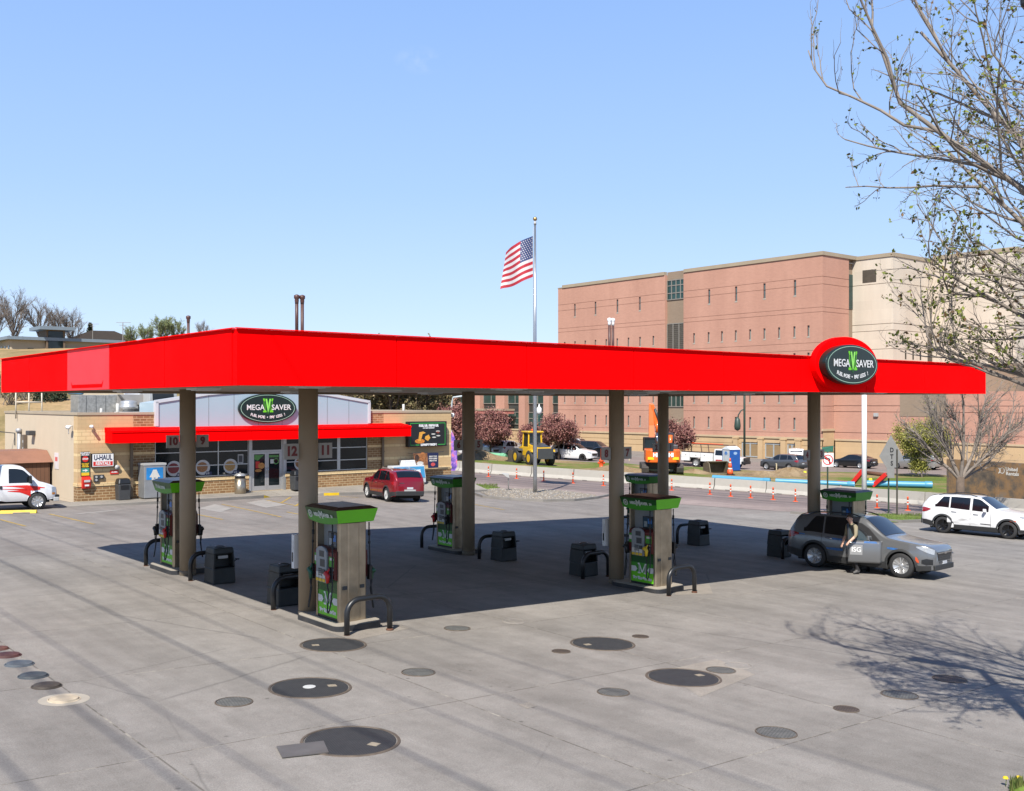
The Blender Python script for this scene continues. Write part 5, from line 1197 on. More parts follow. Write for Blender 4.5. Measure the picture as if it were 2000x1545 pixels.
o = thing('ash_bin', 'round stainless steel litter bin left of the shop door', 'litter bin', (SX, SY, SZ), TH); x = sl(469, .7); mb = MB(); mb.smooth = True; mb.lathe([(.29, .0), (.30, .02), (.30, .80)], 24, (x, -.7, 0)); mb.build('body', STEEL, o); mb = MB(); mb.smooth = True; mb.lathe([(.27, .80), (.27, .93)], 24, (x, -.7, 0)); mb.build('opening_ring', BLACK, o); mb = MB(); mb.smooth = True; mb.lathe([(.31, .93), (.31, .98), (.2, 1.06), (.03, 1.09), (.03, 1.14)], 24, (x, -.7, 0)); mb.build('lid', ALU, o)
# things on the plain side wall: shed, conduits, lamps
def sw(px, py):                                          # on the side wall plane: distance back, height
    k = (px-CX0)/FPX; t = (SX-k*SY)/(k*V.y-V.x); Y = SY+V.y*t; return t, CZ+(HZ-py)/FPX*Y-SZ
o = thing('wall_lamp', 'dark box lamp on the plain side wall', 'wall lamp', (SX, SY, SZ), TH); t, z = sw(67, 846); mb = MB(); mb.prism([(0, z-.1), (0, z+.14), (-.35, z+.10), (-.38, z-.02)], t-.25, t+.25, 'y') if False else mb.box(-.38, -.004, t-.28, t+.28, z-.1, z+.14); mb.build('lamp_case', DGREY, o, bevel=.03); mb = MB(); mb.box(-.33, -.05, t-.22, t+.22, z-.115, z-.1); mb.build('lens', OFFW, o)
o = thing('wall_bracket', 'thin bent metal bracket high on the side wall', 'bracket', (SX, SY, SZ), TH); t, z = sw(30, 846); mb = MB(); mb.bar((-.03, t, z), (-1.0, t+.3, z+.12), .05); mb.bar((-.03, t, z), (-.03, t, z-.7), .05); mb.build('rod', DGREY, o)
o = thing('electric_service', 'grey conduits and meter boxes on the side wall above the shed', 'meter', (SX, SY, SZ), TH); t, z = sw(42, 850); mb = MB(); mb.smooth = True
mb.tube([(-.12, t, z+.15), (-.12, t, z-2.6)], .11, 10); mb.lathe([(.05, z+.12), (.17, z+.18), (.17, z+.36), (.06, z+.40)], 12, (-.14, t, 0)); mb.tube([(-.1, t+.35, z-.1), (-.1, t+.35, z-2.6)], .05, 8); mb.build('conduit', M('galvanised', (.42, .42, .43), .45, .4, .1, 5), o); mb = MB(); mb.box(-.3, -.004, t+.45, t+.95, z-1.5, z-.95); mb.box(-.3, -.004, t+.5, t+.85, z-2.2, z-1.7); mb.build('meter_case', LGREY, o, bevel=.03)
t2, z2 = sw(52, 875); o2 = thing('cable_box', 'narrow brown box with vents on the side wall right of the conduits', 'box', (SX, SY, SZ), TH); mb = MB(); mb.box(-.2, -.004, t2-.18, t2+.18, z2-1.1, z2+.75); mb.build('case', M('box_brown', (.12, .09, .065), .6), o2, bevel=.02); mb = MB()
for i in range(4): mb.box(-.204, -.2, t2-.08, t2+.08, z2-.9+.4*i, z2-.75+.4*i)
mb.build('vent', LGREY, o2)
o = thing('notice', 'small red and white notice on the plain side wall', 'sign', (SX, SY, SZ), TH); t, z = sw(110.5, 900); mb = MB(); mb.box(-.02, -.004, t-.40, t+.32, z-.42, z+.42); mb.cm = 1; mb.box(-.023, -.02, t-.22, t-.02, z-.02, z+.2); mb.box(-.023, -.02, t+.04, t+.18, z-.02, z+.2); mb.build('panel', [M('notice_white', (.72, .66, .64), .5), BRIGHTR], o)
p = at(40, 958, 54.5); sd_ = thing('storage_shed', 'brown wooden shed with a low pitched roof against the shop\u2019s side wall', 'shed', (SX, SY, SZ), TH); t0, t1 = 4.2, 8.4
mb = MB(); mb.box(-3.4, -.15, t0, t1, -.4, 1.75); mb.build('wall', brick_mat('shed_board', (.16, .075, .04), (.17, .08, .043), (.08, .04, .02), .2, 30, .012, 0, .12), sd_)
mb = MB(); mb.hexa([(-3.55, t0-.15, 1.76), (-.02, t0-.15, 1.76), (-.02, t1+.15, 1.76), (-3.55, t1+.15, 1.76)], [(-3.5, t0+.9, 2.35), (-.05, t0+.9, 2.35), (-.05, t1-.9, 2.35), (-3.5, t1-.9, 2.35)]); mb.build('roof', M('shed_roof', (.27, .125, .075), .8, 0, .15, 2, bump=.3), sd_)
mb = MB(); mb.box(-3.43, -3.40, t0+1.2, t1-1.2, -.2, 1.6); mb.build('door', M('shed_door', (.13, .06, .035), .8), sd_)
# roof equipment
def roofthing(name, label, cat, x, y): return thing(name, label, cat, ca0(x, y), TH)
def ca0(x, y): p = Vector((SX, SY, 0))+Vector((U.x*x+V.x*y, U.y*x+V.y*y, 0)); return (p.x, p.y, SZ+ZP-.30)
HV = M('hvac_grey', (.36, .34, .32), .5, .2, .08, 2, dirt=.3)
h = roofthing('rooftop_unit', 'long grey air-conditioning unit with a hood on the shop\u2019s flat roof', 'air conditioner', 3.1, 4.6)
mb = MB(); mb.box(-1.9, .1, -.7, .7, .15, 1.32); mb.build('coil_section', M('coil_metal', (.40, .39, .36), .4, .5, .35, 7), h, bevel=.02); mb = MB(); mb.box(.1, 1.7, -.72, .72, .15, 1.36); mb.build('fan_section', HV, h, bevel=.02); mb = MB(); mb.prism([(.1, 1.36), (1.95, 1.36), (1.95, 1.30), (1.5, .80), (.6, .80)], -1.15, -.72) ; mb.build('hood', HV, h); mb = MB(); mb.box(-1.9, 1.7, -.6, .6, 0, .15); mb.build('curb', LGREY, h)
mb = MB()
for x in (-1.5, -1.0, -.5, .6, 1.2): mb.box(x-.012, x+.012, -.706, -.7, .2, 1.28)
mb.build('panel_seam', DGREY, h)
h = roofthing('satellite_dish', 'large white satellite dish on the shop roof beside the gable', 'satellite dish', 5.2, 6.9); mb = MB(); mb.smooth = True; mb.T = Matrix.Translation((0, 0, 1.45)) @ Matrix.Rotation(radians(68), 4, 'X') @ Matrix.Rotation(radians(14), 4, 'Y'); mb.lathe([(.05, 0), (.45, .05), (.8, .17), (.93, .25), (.93, .27), (.8, .2), (.45, .08), (.05, .03)], 32); mb.T = None; mb.build('dish', WHITE, h); mb = MB(); mb.smooth = True; mb.tube([(0, .1, 0), (0, .12, 1.35)], .06, 10); mb.tube([(0, 0, 1.2), (.1, -.75, 1.35)], .025, 8); mb.build('mast', ALU, h); mb = MB(); mb.cbox((.1, -.78, 1.37), (.14, .2, .14)); mb.build('receiver', LGREY, h)
h = roofthing('exhaust_fan', 'round silver exhaust fan on a white curb on the shop roof', 'exhaust fan', 3.9, 3.3); mb = MB(); mb.box(-.9, .9, -.5, .5, 0, .42); mb.build('curb', WHITE, h, bevel=.02); mb = MB(); mb.smooth = True; mb.lathe([(.3, .42), (.3, .6), (.5, .62), (.5, .74), (.42, .76), (.45, .9), (.4, 1.0), (.1, 1.06)], 22, (-.3, 0, 0)); mb.build('fan_head', ALU, h)
h = roofthing('roof_vent', 'grey square hooded vent with a dark mouth next to the gable', 'vent', 5.2, 3.0); mb = MB(); mb.box(-.75, .75, -.5, .6, .25, 1.55); mb.build('case', LGREY, h, bevel=.02); mb = MB(); mb.prism([(-.55, .4), (.6, .4), (.55, 1.4), (-.6, 1.4)], -.52, -.5); mb.build('mouth', BLKM, h)
h = roofthing('roof_hatch_rail', 'cream tubular guard rail on the back left of the shop roof', 'guard rail', .6, 11.2); mb = MB(); mb.smooth = True
for x in (-.7, .0, .7): mb.tube([(x, 0, 0), (x, 0, 1.75)], .04, 8)
for z in (.95, 1.75): mb.tube([(-.7, 0, z), (.7, 0, z)], .04, 8)
mb.build('rail', M('rail_cream', (.6, .52, .40), .5), h)
for i, (x, y, hh, r_) in enumerate(((2.6, 2.0, .55, .09), (1.7, 1.8, .30, .07), (21, 3, .5, .08))):
    h = roofthing('vent_stub', ('white plastic pipe stub on the roof edge, the taller', 'small white pipe stub on the roof edge, the shorter', 'white pipe stub on the right-hand shop roof')[i], 'vent', x, y); mb = MB(); mb.smooth = True; mb.lathe([(r_, 0), (r_, hh+.3), (r_*.8, hh+.32)], 10); mb.build('stub', OFFW, h)
# feather flag, sidewalk, kerbs, parking lines
o = thing('feather_flag', 'purple and blue feather flag at the shop\u2019s right corner', 'flag', (0, 0, 0)); p = G(886, 931); o.location = p
mb = MB(); mb.smooth = True; mb.tube([(-.35, 0, 0), (-.35, 0, 2.4), (-.25, 0, 3.2), (-.12, 0, 3.55)], .018, 6); mb.build('pole', ALU, o)
m, nt, b = nodes('feather_cloth'); tc = N(nt, 'ShaderNodeTexCoord').outputs['Object']; nt.links.new(ramp(nt, noise(nt, tc, 2.2, 3.), [(.3, (.02, .02, .10)), (.45, (.10, .05, .30)), (.55, (.30, .14, .45)), (.62, (.55, .12, .15)), (.72, (.65, .4, .3))]), b.inputs['Base Color']); b.inputs['Roughness'].default_value = .7
mb = MB(); mb.smooth = True; mb.grid(lambda u_, v_: (-.35+interp([(0, .0), (.6, .0), (.85, .06), (1, .16)], v_)+u_*interp([(0, .45), (.1, .62), (.55, .62), (.85, .35), (1, .03)], v_), .06*sin(5*v_+3*u_), .45+3.05*v_), 6, 18); mb.build('cloth', m, o)
mb = MB(); mb.smooth = True
A = [Vector((SX+U.x*s-V.x*w_, SY+U.y*s-V.y*w_)) for s, w_ in ((-1.2, 1.6), (0, 2.3), (2, 2.7), (4, 2.8), (6, 2.7), (8, 2.4), (8.8, 2.2), (9.3, 1.9), (11.6, 1.9), (12.3, 2.3), (13.2, 2.4), (18, 2.7), (21, 2.7), (23.4, 2.7))]
B = [Vector((SX+U.x*s+V.x*.06, SY+U.y*s+V.y*.06)) for s in (-1.2, 0, 2, 4, 6, 8, 8.8, 9.3, 11.6, 12.3, 13.2, 18, 21, 23.4)]
vs = []; fs = []
KH = [.0, .06, .12, .15, .15, .15, .15, .03, .03, .15, .15, .15, .15, .15]
for i, (p, q) in enumerate(zip(A, B)):
    g = gz(p.x, p.y); vs += [(p.x, p.y, g-.2), (p.x, p.y, g+KH[i]), (lerp(p.x, q.x, .5), lerp(p.y, q.y, .5), lerp(g+KH[i], SZ-.005, .6)), (q.x, q.y, SZ-.003)]
for i in range(len(A)-1):
    for j in range(3): fs.append((i*4+j, i*4+j+1, (i+1)*4+j+1, (i+1)*4+j))
mb.smooth = False; mb.add(vs, fs)
for k_, f in enumerate(mb.f):
    mb.m[k_] = 1 if k_ % 3 == 0 else 0
    if k_ % 3 == 0 and (k_//3) in (6, 9): mb.m[k_] = 2
struct('sidewalk', mb, [G_WALK, CONCD, YEL], recalc=False)
YL = M('worn_yellow', (.42, .27, .05), .8, 0, .35, 2.5, dirt=.4); WL = M('worn_white', (.31, .285, .25), .85, 0, .2, 3)
mb = MB()
def line(mb, a, b, w_=.11, eps=.008):
    a = G(*a); b = G(*b); d = Vector((b.x-a.x, b.y-a.y)).normalized(); n = Vector((-d.y, d.x))*w_/2; L = (b-a).length; k = max(1, int(L/1.5)); P = [(lerp(a.x, b.x, i/k), lerp(a.y, b.y, i/k)) for i in range(k+1)]
    strip_sheet(mb, [(x+n.x, y+n.y) for x, y in P], [(x-n.x, y-n.y) for x, y in P], eps)
for a, b in (((96, 1004), (184, 1024)), ((0, 1015), (50, 1028)), ((433, 985), (549, 1010)), ((520, 977), (640, 1000)), ((548, 983), (568, 971)), ((576, 989), (590, 980)), ((385, 1005), (435, 1015)), ((560, 1000), (620, 1012)), ((625, 967), (700, 972)), ((925, 985), (985, 996))): line(mb, a, b)
mb.cm = 1; line(mb, (150, 1004), (235, 996), .35)
for q in (((388, 993), (420, 985), (452, 993), (430, 1001)), ((480, 982), (515, 976), (560, 986), (520, 992))): sheet(mb, [G(*p) for p in q], .007)
struct('parking_marking', mb, [YL, WL], recalc=False)
for i, (a, b, lb) in enumerate((((0, 1003), (72, 1002), 'yellow concrete wheel stop in front of the moving truck'), )):
    a = G(*a); b = G(*b); mb = MB(); d = (b-a); L = d.length; mb.prism([(-.11, 0), (.11, 0), (.07, .13), (-.07, .13)], -L/2, L/2, 'x'); mb.cm = 1; mb.box(-.2, .5, -.113, .113, .0, .05); o = mb.build('wheel_stop', [YEL, CONCD], None, bevel=.015, loc=(a+b)/2, rz=atan2(d.y, d.x)); tag(o, lb, 'wheel stop')
# ---------------------------------------------------------------- road, verge, barriers, works
BAR = [G(*p) for p in ((850, 914.5), (932, 923.6), (1210, 943), (1490, 962), (1640, 973), (1786, 985), (2000, 1003), (2300, 1030), (2800, 1074))]
BAR = [Vector(p[:2]) for p in BAR]
NEAR = [Vector(G(*p)[:2]) for p in ((850, 936), (932, 943), (1210, 965), (1490, 988), (1640, 996), (1786, 1006), (2000, 1024), (2300, 1052), (2800, 1098))]
LOT = [Vector(G(*p)[:2]) for p in ((850, 888), (932, 891), (1210, 906), (1490, 920), (1640, 922), (1786, 926), (2000, 934), (2300, 950), (2800, 972))]
def multi(A, B, n):
    """cross-subdivided sheet between polylines"""
    a2 = []; b2 = []
    for (a, b), (c, d) in zip(zip(A, A[1:]), zip(B, B[1:])):
        k = max(2, int((b-a).length/1.5))
        for i in range(k): a2.append(a.lerp(b, i/k)); b2.append(c.lerp(d, i/k))
    a2.append(A[-1]); b2.append(B[-1]); return a2, b2
mb = MB(); mb.smooth = True; a, b = multi(BAR, NEAR, 6); strip_sheet(mb, a, b, .010, 8); struct('road', mb, G_ROAD, recalc=False)
mb = MB(); mb.smooth = True
for t, w_ in ((.10, .16), (.30, .35), (.48, .22), (.66, .30), (.82, .14)):
    strip_sheet(mb, [p.lerp(q, t-w_*.06) for p, q in zip(a, b)], [p.lerp(q, t+w_*.06) for p, q in zip(a, b)], .0145, 1)
struct('road_seam', mb, M('dark_seam', (.11, .085, .078), .8, 0, .3, 1.2), recalc=False)
mb = MB(); mb.smooth = True; a, b = multi(BAR, LOT, 6)
for i, (p, q) in enumerate(zip(a, b)):
    a[i] = p+(q-p).normalized()*.5
strip_sheet(mb, a, b, .012, 10)
rg = random.Random(3)
def bumpy(x, y, z): return z+.22*max(0, sin(x*.9+1.3*sin(y*.5))*sin(y*.8+x*.3))*clamp((22-x)/8)
mb.v = [(x, y, bumpy(x, y, z)) for x, y, z in mb.v]
VERGE = earth_mat('verge', [(.30, (.10, .145, .026)), (.46, (.15, .19, .04)), (.52, (.25, .19, .085)), (.60, (.36, .25, .135)), (.75, (.46, .34, .205))], .13, .9)
struct('verge', mb, VERGE, kind='stuff', recalc=False)
mb = MB(); mb.smooth = True
LF = [p+(p-q).normalized()*18 for p, q in zip(LOT, NEAR)]; a, b = multi(LOT, LF, 6); strip_sheet(mb, a, b, .012, 8); struct('parking_lot', mb, ground_mat('lot_pinkish', (.21, .168, .148), None, .5, False), recalc=False)
mb = MB(); mb.smooth = True                               # concrete walk and driveway mouth on the shop side of the road
NW = [p+(p-q).normalized()*d_ for p, q, d_ in zip(NEAR, BAR, (7, 7, 5.2, 3.5, 3, .6, .6, .6, .6))]; a, b = multi(NEAR, NW, 4); strip_sheet(mb, a, b, .010, 6); struct('sidewalk', mb, ground_mat('walk_pink', (.245, .192, .17), (1.6, 1.6), .5, False), recalc=False)
def blob(pts, eps, name, mat, kind='structure', h=0., n=10):
    """filled outline with a slightly raised middle"""
    P = [Vector(G(*p)[:2]) for p in pts]; c = sum(P, Vector((0, 0)))/len(P); mb = MB(); mb.smooth = True; vs = []; fs = []; Q = []
    for a_, b_ in zip(P, P[1:]+P[:1]):
        for i in range(4): Q.append(a_.lerp(b_, i/4))
    m = len(Q)
    for j in range(n+1):
        t = j/n
        for q in Q:
            w_ = q.lerp(c, t*.985); vs.append((w_.x, w_.y, gz(w_.x, w_.y)+eps+h*(1-(1-t)**2)))
    for j in range(n):
        for i in range(m): fs.append((j*m+i, j*m+(i+1) % m, (j+1)*m+(i+1) % m, (j+1)*m+i))
    fs.append(list(range(n*m, n*m+m))); mb.add(vs, fs); return struct(name, mb, mat, kind, recalc=False)
GRAVM = earth_mat('gravel', [(.3, (.15, .125, .095)), (.5, (.26, .225, .18)), (.7, (.36, .32, .27))], 5., .9, 9.)
GP_ = [(930, 958), (960, 955), (1040, 955), (1110, 960), (1165, 968), (1160, 974), (1100, 978), (1030, 977), (960, 971)]
blob(GP_, .02, 'gravel_bed', GRAVM, 'stuff', .12)
mb = MB(); rg = random.Random(8); c0 = G(1048, 967); stones = 0                # loose stones over the bed
ex = [Vector(G(*p)[:2]) for p in GP_]
while stones < 1700:
    t = rg.random()**.6; i = rg.randrange(len(ex)); e = ex[i].lerp(ex[(i+1) % len(ex)], rg.random()); cc = Vector(c0[:2]); p = cc.lerp(e, t); r = rg.uniform(.03, .085); z = gz(p.x, p.y)+.02+.12*(1-t*t)
    mb.cm = rg.randrange(3); k = 5; a0 = rg.random()*6
    ring = [(p.x+r*cos(a0+2*pi*j/k)*rg.uniform(.7, 1.1), p.y+r*sin(a0+2*pi*j/k)*rg.uniform(.7, 1.1), z-.02) for j in range(k)]; tp_ = (p.x, p.y, z+r*.7)
    mb.add(ring+[tp_], [(j, (j+1) % k, k) for j in range(k)]); stones += 1
o = mb.build('gravel', [M('stone_pale', (.34, .305, .26), .85), M('stone_tan', (.25, .205, .15), .85), M('stone_grey', (.2, .19, .18), .85)], None, recalc=False); o['kind'] = 'stuff'
mb = MB(); mb.smooth = False                              # kerb round the bed and along the lot
def kerb(pts, h=.13, w_=.16):
    P = resample([Vector(G(*p)[:2]) for p in pts], 1.2); k = len(P); vs = []; fs = []
    for i in range(k):
        d = (P[min(i+1, k-1)]-P[max(i-1, 0)]).normalized(); n = Vector((-d.y, d.x))*w_/2
        for q, hh in ((P[i]+n, -.05), (P[i]+n*.9, h), (P[i]-n*.9, h), (P[i]-n, -.05)): vs.append((q.x, q.y, gz(q.x, q.y)+hh))
    for i in range(k-1):
        for j in range(3): fs.append((i*4+j, i*4+j+1, i*4+j+5, i*4+j+4))
    mb.add(vs, fs)
kerb([(925, 965), (945, 972), (1000, 977), (1060, 980), (1120, 979), (1165, 974), (1190, 969)]); kerb([(1545, 1003), (1600, 1008), (1640, 1010)]); kerb([(1700, 1016), (1760, 1021), (1815, 1019)])
struct('kerb', mb, CONCD, recalc=False)
blob([(925, 946), (950, 948), (978, 953), (950, 957), (925, 957)], .03, 'grass', GRASS, 'stuff', .03)
blob([(1695, 1004), (1740, 1005), (1800, 1009), (1830, 1012), (1800, 1020), (1745, 1021), (1705, 1015)], .03, 'grass', GRASS, 'stuff', .06)
mb = MB(); rg = random.Random(4)                          # tufts of grass where it shows nearest
for (x0, y0, x1, y1, n) in ((1700, 1006, 1825, 1018, 1500), (927, 947, 972, 955, 500), (1975, 1539, 2010, 1552, 350)):
    for i in range(n):
        p = G(rg.uniform(x0, x1), rg.uniform(y0, y1)); h = rg.uniform(.06, .16); a_ = rg.random()*6.28; w_ = .02; l = rg.uniform(-.06, .06)
        mb.cm = rg.randrange(2); mb.add([(p.x-w_*cos(a_), p.y-w_*sin(a_), p.z+.02), (p.x+w_*cos(a_), p.y+w_*sin(a_), p.z+.02), (p.x+l, p.y+l*.7, p.z+.03+h)], [(0, 1, 2)])
o = mb.build('grass_tuft', [M('blade_green', (.07, .115, .016), .8), M('blade_yellow', (.12, .14, .03), .8)], None, recalc=False); o['kind'] = 'stuff'
blob([(1972, 1541), (2010, 1530), (2060, 1560), (1975, 1560)], .02, 'grass', GRASS, 'stuff', .08)
rg = random.Random(6)
for (px, py) in ((1964, 1537), (1990, 1536)):
    p = G(px, py); o = thing('dandelion', 'yellow dandelion in the grass at the bottom right corner' + (', nearer the corner' if px > 1980 else ''), 'flower', p); mb = MB(); mb.smooth = True; mb.tube([(0, 0, 0), (.01, 0, .10)], .004, 5); mb.build('stem', GRASS, o); mb = MB(); mb.lathe([(.005, .09), (.035, .105), (.025, .125), (.005, .13)], 10); mb.build('flower_head', M('dandelion_yellow', (.8, .55, .01), .6), o)
# concrete barriers
def jersey(L):
    mb = MB(); P = [(-.30, 0), (.30, 0), (.30, .07), (.13, .30), (.08, .81), (-.08, .81), (-.13, .30), (-.30, .07)]
    mb.prism(P, -L/2+.04, L/2-.04, 'x'); mb.cm = 1
    for x in (-L*.22, L*.22):
        for sy in (-1, 1): mb.box(x-.2, x+.2, sy*.301 if sy > 0 else -.306, .306 if sy > 0 else -.301, 0, .06)
    return mb
BARM = M('barrier_concrete', (.40, .375, .33), .9, 0, .12, .8, bump=.2, dirt=.35)
P = BAR; tot = sum((q-p).length for p, q in zip(P, P[1:])); Lb = 3.75; n = int(tot/Lb); first_b = None
def along(P, s):
    for p, q in zip(P, P[1:]):
        l = (q-p).length
        if s <= l: return p.lerp(q, s/l)
        s -= l
    return P[-1]
for i in range(n):
    p, q = along(P, i*Lb), along(P, (i+1)*Lb); m_ = (p+q)/2
    if (m_.x/m_.y) > .56: break
    if first_b is None: first_b = jersey(Lb).build('concrete_barrier', [BARM, BLKM], None, bevel=.015); o = first_b
    else: o = first_b.copy(); COL.objects.link(o)
    o.location = (m_.x, m_.y, gz(m_.x, m_.y)-.01); o.rotation_euler = (0, atan2(gz(p.x, p.y)-gz(q.x, q.y), (q-p).length), atan2(q.y-p.y, q.x-p.x))
    tag(o, 'plain concrete barrier segment in the row along the far side of the road', 'barrier', 'concrete barriers along the road')
# orange channelizer posts
def channel():
    mb = MB(); mb.smooth = True; mb.lathe([(.05, .03), (.05, .30), (.05, .31)], 10); mb.cm = 1; mb.lathe([(.051, .31), (.051, .42)], 10); mb.cm = 0; mb.lathe([(.05, .42), (.05, .50)], 10); mb.cm = 1; mb.lathe([(.051, .50), (.051, .60)], 10); mb.cm = 0; mb.lathe([(.05, .60), (.045, .70), (.055, .72), (.055, .76), (.02, .80)], 10)
    mb.smooth = False; mb.cm = 0; mb.lathe([(.17, 0), (.16, .04), (.055, .06)], 8); return mb
ch0 = None
for px, py in ((954, 931), (1009, 935), (1062, 940), (1119, 944), (1178.5, 949), (1312, 958), (1386.5, 966), (1427, 970), (1466, 973), (1510, 976.5), (1553.5, 980), (1642, 972), (1713, 992.5), (1773, 997.5)):
    if ch0 is None: ch0 = channel().build('channelizer_post', [ORNG, OFFW], None); o = ch0
    else: o = ch0.copy(); COL.objects.link(o)
    o.location = G(px, py); tag(o, 'orange road channelizer post with pale bands in front of the concrete barriers', 'road post', 'orange channelizer posts on the road')
# pipes behind the barriers
PBL = M('water_pipe_blue', (.08, .30, .47), .4, 0, .06, 2); PGR = M('sewer_pipe_green', (.20, .48, .28), .45, 0, .06, 2)
def pipe(a, b, r, mat, label, bell=1):
    a = Vector(G(*a)); b = Vector(G(*b)); a.z += r+.03; b.z += r+.03; mb = MB(); mb.smooth = True; d = (b-a).normalized()
    mb.tube([a, b], r, 16, cap=False); mb.tube([b-d*.5, b-d*.45, b+d*.05], [r, r*1.14, r*1.14], 16, cap=False); mb.tube([b+d*.04, b-d*.6], r*.93, 16, cap=True)
    tag(mb.build('pipe', mat, None, recalc=False), label, 'pipe')
pipe((1392, 938), (1503, 945), .20, PBL, 'light blue pipe lying behind the barriers near the digger bucket'); pipe((1515, 945), (1668, 952), .20, PBL, 'middle light blue pipe behind the barriers, passing behind column 4'); pipe((1690, 951), (1819, 954), .24, PBL, 'right-hand light blue pipe with its open end toward the bare tree')
pipe((952, 895), (986, 897.5), .30, PGR, 'pale green pipe on the dirt left of the yellow loader')
p = G(1700, 951); o = thing('lifting_frame', 'red steel frame with slanting beams and a rusty cross tube behind the barriers', 'steel frame', (p.x, p.y, p.z), -radians(40)); mb = MB()
mb.bar((-1.5, 0, .1), (-.55, 0, 1.25), .45, .3); mb.build('beam', BRIGHTR, o); mb = MB(); mb.bar((.25, 0, .1), (1.25, 0, 1.05), .5, .3); mb.build('beam', BRIGHTR, o); mb = MB(); mb.smooth = True; mb.tube([(-.5, 0, 1.1), (1.3, 0, .98)], .15, 10); mb.build('cross_tube', RUST, o); mb = MB(); mb.box(-2.6, -1.3, -.2, .2, .05, .35); mb.build('foot_beam', BRIGHTR, o)
for px, py, lb in ((1700, 946, 'small yellow marker flag between the beams of the red frame'), (1572, 931, 'tiny yellow marker on the grass left of the no-left-turn sign')):
    p = G(px, py); mb = MB(); mb.hexa([(-.2, -.1, 0), (.2, -.1, 0), (.2, .1, 0), (-.2, .1, 0)], [(-.1, -.05, .5), (.1, -.05, .5), (.1, .05, .5), (-.1, .05, .5)]); tag(mb.build('marker', M('marker_yellow', (.75, .75, .03), .6), None, loc=p), lb, 'marker')
p = G(1312, 928); o = thing('hydrant_post', 'tall thin orange marker post on the verge between two canopy columns', 'post', p) if False else None
p = G(1174.5, 917); o = thing('hydrant', 'orange hydrant with a tall marker rod beside column 8', 'hydrant', (p.x, p.y, p.z)); mb = MB(); mb.smooth = True; mb.lathe([(.28, 0), (.28, .1), (.18, .12), (.18, .7), (.22, .72), (.2, .9), (.05, 1.0)], 14); mb.tube([(-.32, 0, .6), (.32, 0, .6)], .1, 10); mb.build('body', ORNG, o); mb = MB(); mb.tube([(0, 0, .9), (0, 0, 1.9)], .06, 6); mb.build('marker_rod', ORNG, o)
for px, py, hh, lb in ((1516.5, 925, .9, 'pale wooden stake on the verge in front of the grey crossover'), (1229, 900, 1.0, 'pale wooden stake on the grass left of the orange excavator')):
    p = G(px, py); mb = MB(); mb.box(-.05, .05, -.03, .03, 0, hh); mb.box(-.09, .05, -.03, .03, hh, hh+.05); tag(mb.build('survey_stake', M('stake_wood', (.5, .42, .27), .8), None, loc=p), lb, 'stake')
# dirt heaps
def heap(px, py, r, h, label, seed):
    p = G(px, py); rg = random.Random(seed); mb = MB(); mb.smooth = True; ph = [rg.random()*6 for _ in range(6)]
    def f(u_, v_):
        a = 2*pi*u_; q = 1-v_; rr = r*q*(1+.2*sin(3*a+ph[0])+.12*sin(7*a+ph[1])); x, y = rr*1.5*cos(a), rr*.8*sin(a)
        return (x, y, h*(1-q**1.5)*(1+.25*sin(5*a+ph[2]+4*v_))-.05)
    mb.grid(f, 28, 8); tag(mb.build('dirt_heap', DIRT, None, loc=p, recalc=False), label, 'dirt heap')
heap(1545, 930, 1.9, .7, 'brown dirt heap on the verge left of column 4', 1); heap(1490, 930, 1.6, .45, 'low dirt heap in front of the portable toilet', 2); heap(1200, 922, 2.2, .6, 'dirt heap behind the barriers left of column 8', 3); heap(930, 897, 2.2, .9, 'dirt heap by the shop\u2019s right corner behind the barriers', 4); heap(1355, 925, 1.5, .4, 'low dirt heap right of the excavator', 5)
# wheel loader
p = G(1041, 908); o = thing('wheel_loader', 'yellow wheel loader working behind the barriers, seen from its rear quarter', 'loader', (p.x, p.y, p.z), radians(112)); LY = M('loader_yellow', (.72, .42, .012), .4, 0, .06, 2, coat=.3, dirt=.12)
mb = MB(); mb.hexa([(-2.9, -.75, .75), (-.6, -.75, .75), (-.6, .75, .75), (-2.9, .75, .75)], [(-2.75, -.7, 1.75), (-.6, -.75, 2.05), (-.6, .75, 2.05), (-2.75, .7, 1.75)]); mb.build('engine_hood', LY, o, bevel=.06)
mb = MB(); mb.hexa([(-2.6, -.62, 1.80), (-.8, -.7, 2.06), (-.8, .7, 2.06), (-2.6, .62, 1.80)], [(-2.5, -.55, 1.88), (-.8, -.6, 2.16), (-.8, .6, 2.16), (-2.5, .55, 1.88)]); mb.box(-3.05, -2.9, -.78, .78, .7, 1.7); mb.build('rear_grille', DGREY, o, bevel=.02)
mb = MB(); mb.box(-.6, .9, -.72, .72, .9, 1.75); mb.build('cab_base', LY, o, bevel=.04)
mb = MB()
for x in (-.55, .85):
    for y in (-.68, .68): mb.bar((x, y, 1.7), (x*.9, y*.93, 3.1), .12)
mb.build('cab_post', LY, o); mb = MB(); mb.hexa([(-.52, -.66, 1.75), (.8, -.66, 1.75), (.8, .66, 1.75), (-.52, .66, 1.75)], [(-.47, -.6, 3.05), (.72, -.6, 3.05), (.72, .6, 3.05), (-.47, .6, 3.05)]); mb.build('cab_glass', GLASSD, o); mb = MB(); mb.box(-.75, 1.05, -.8, .8, 3.1, 3.25); mb.build('cab_roof', LY, o, bevel=.05)
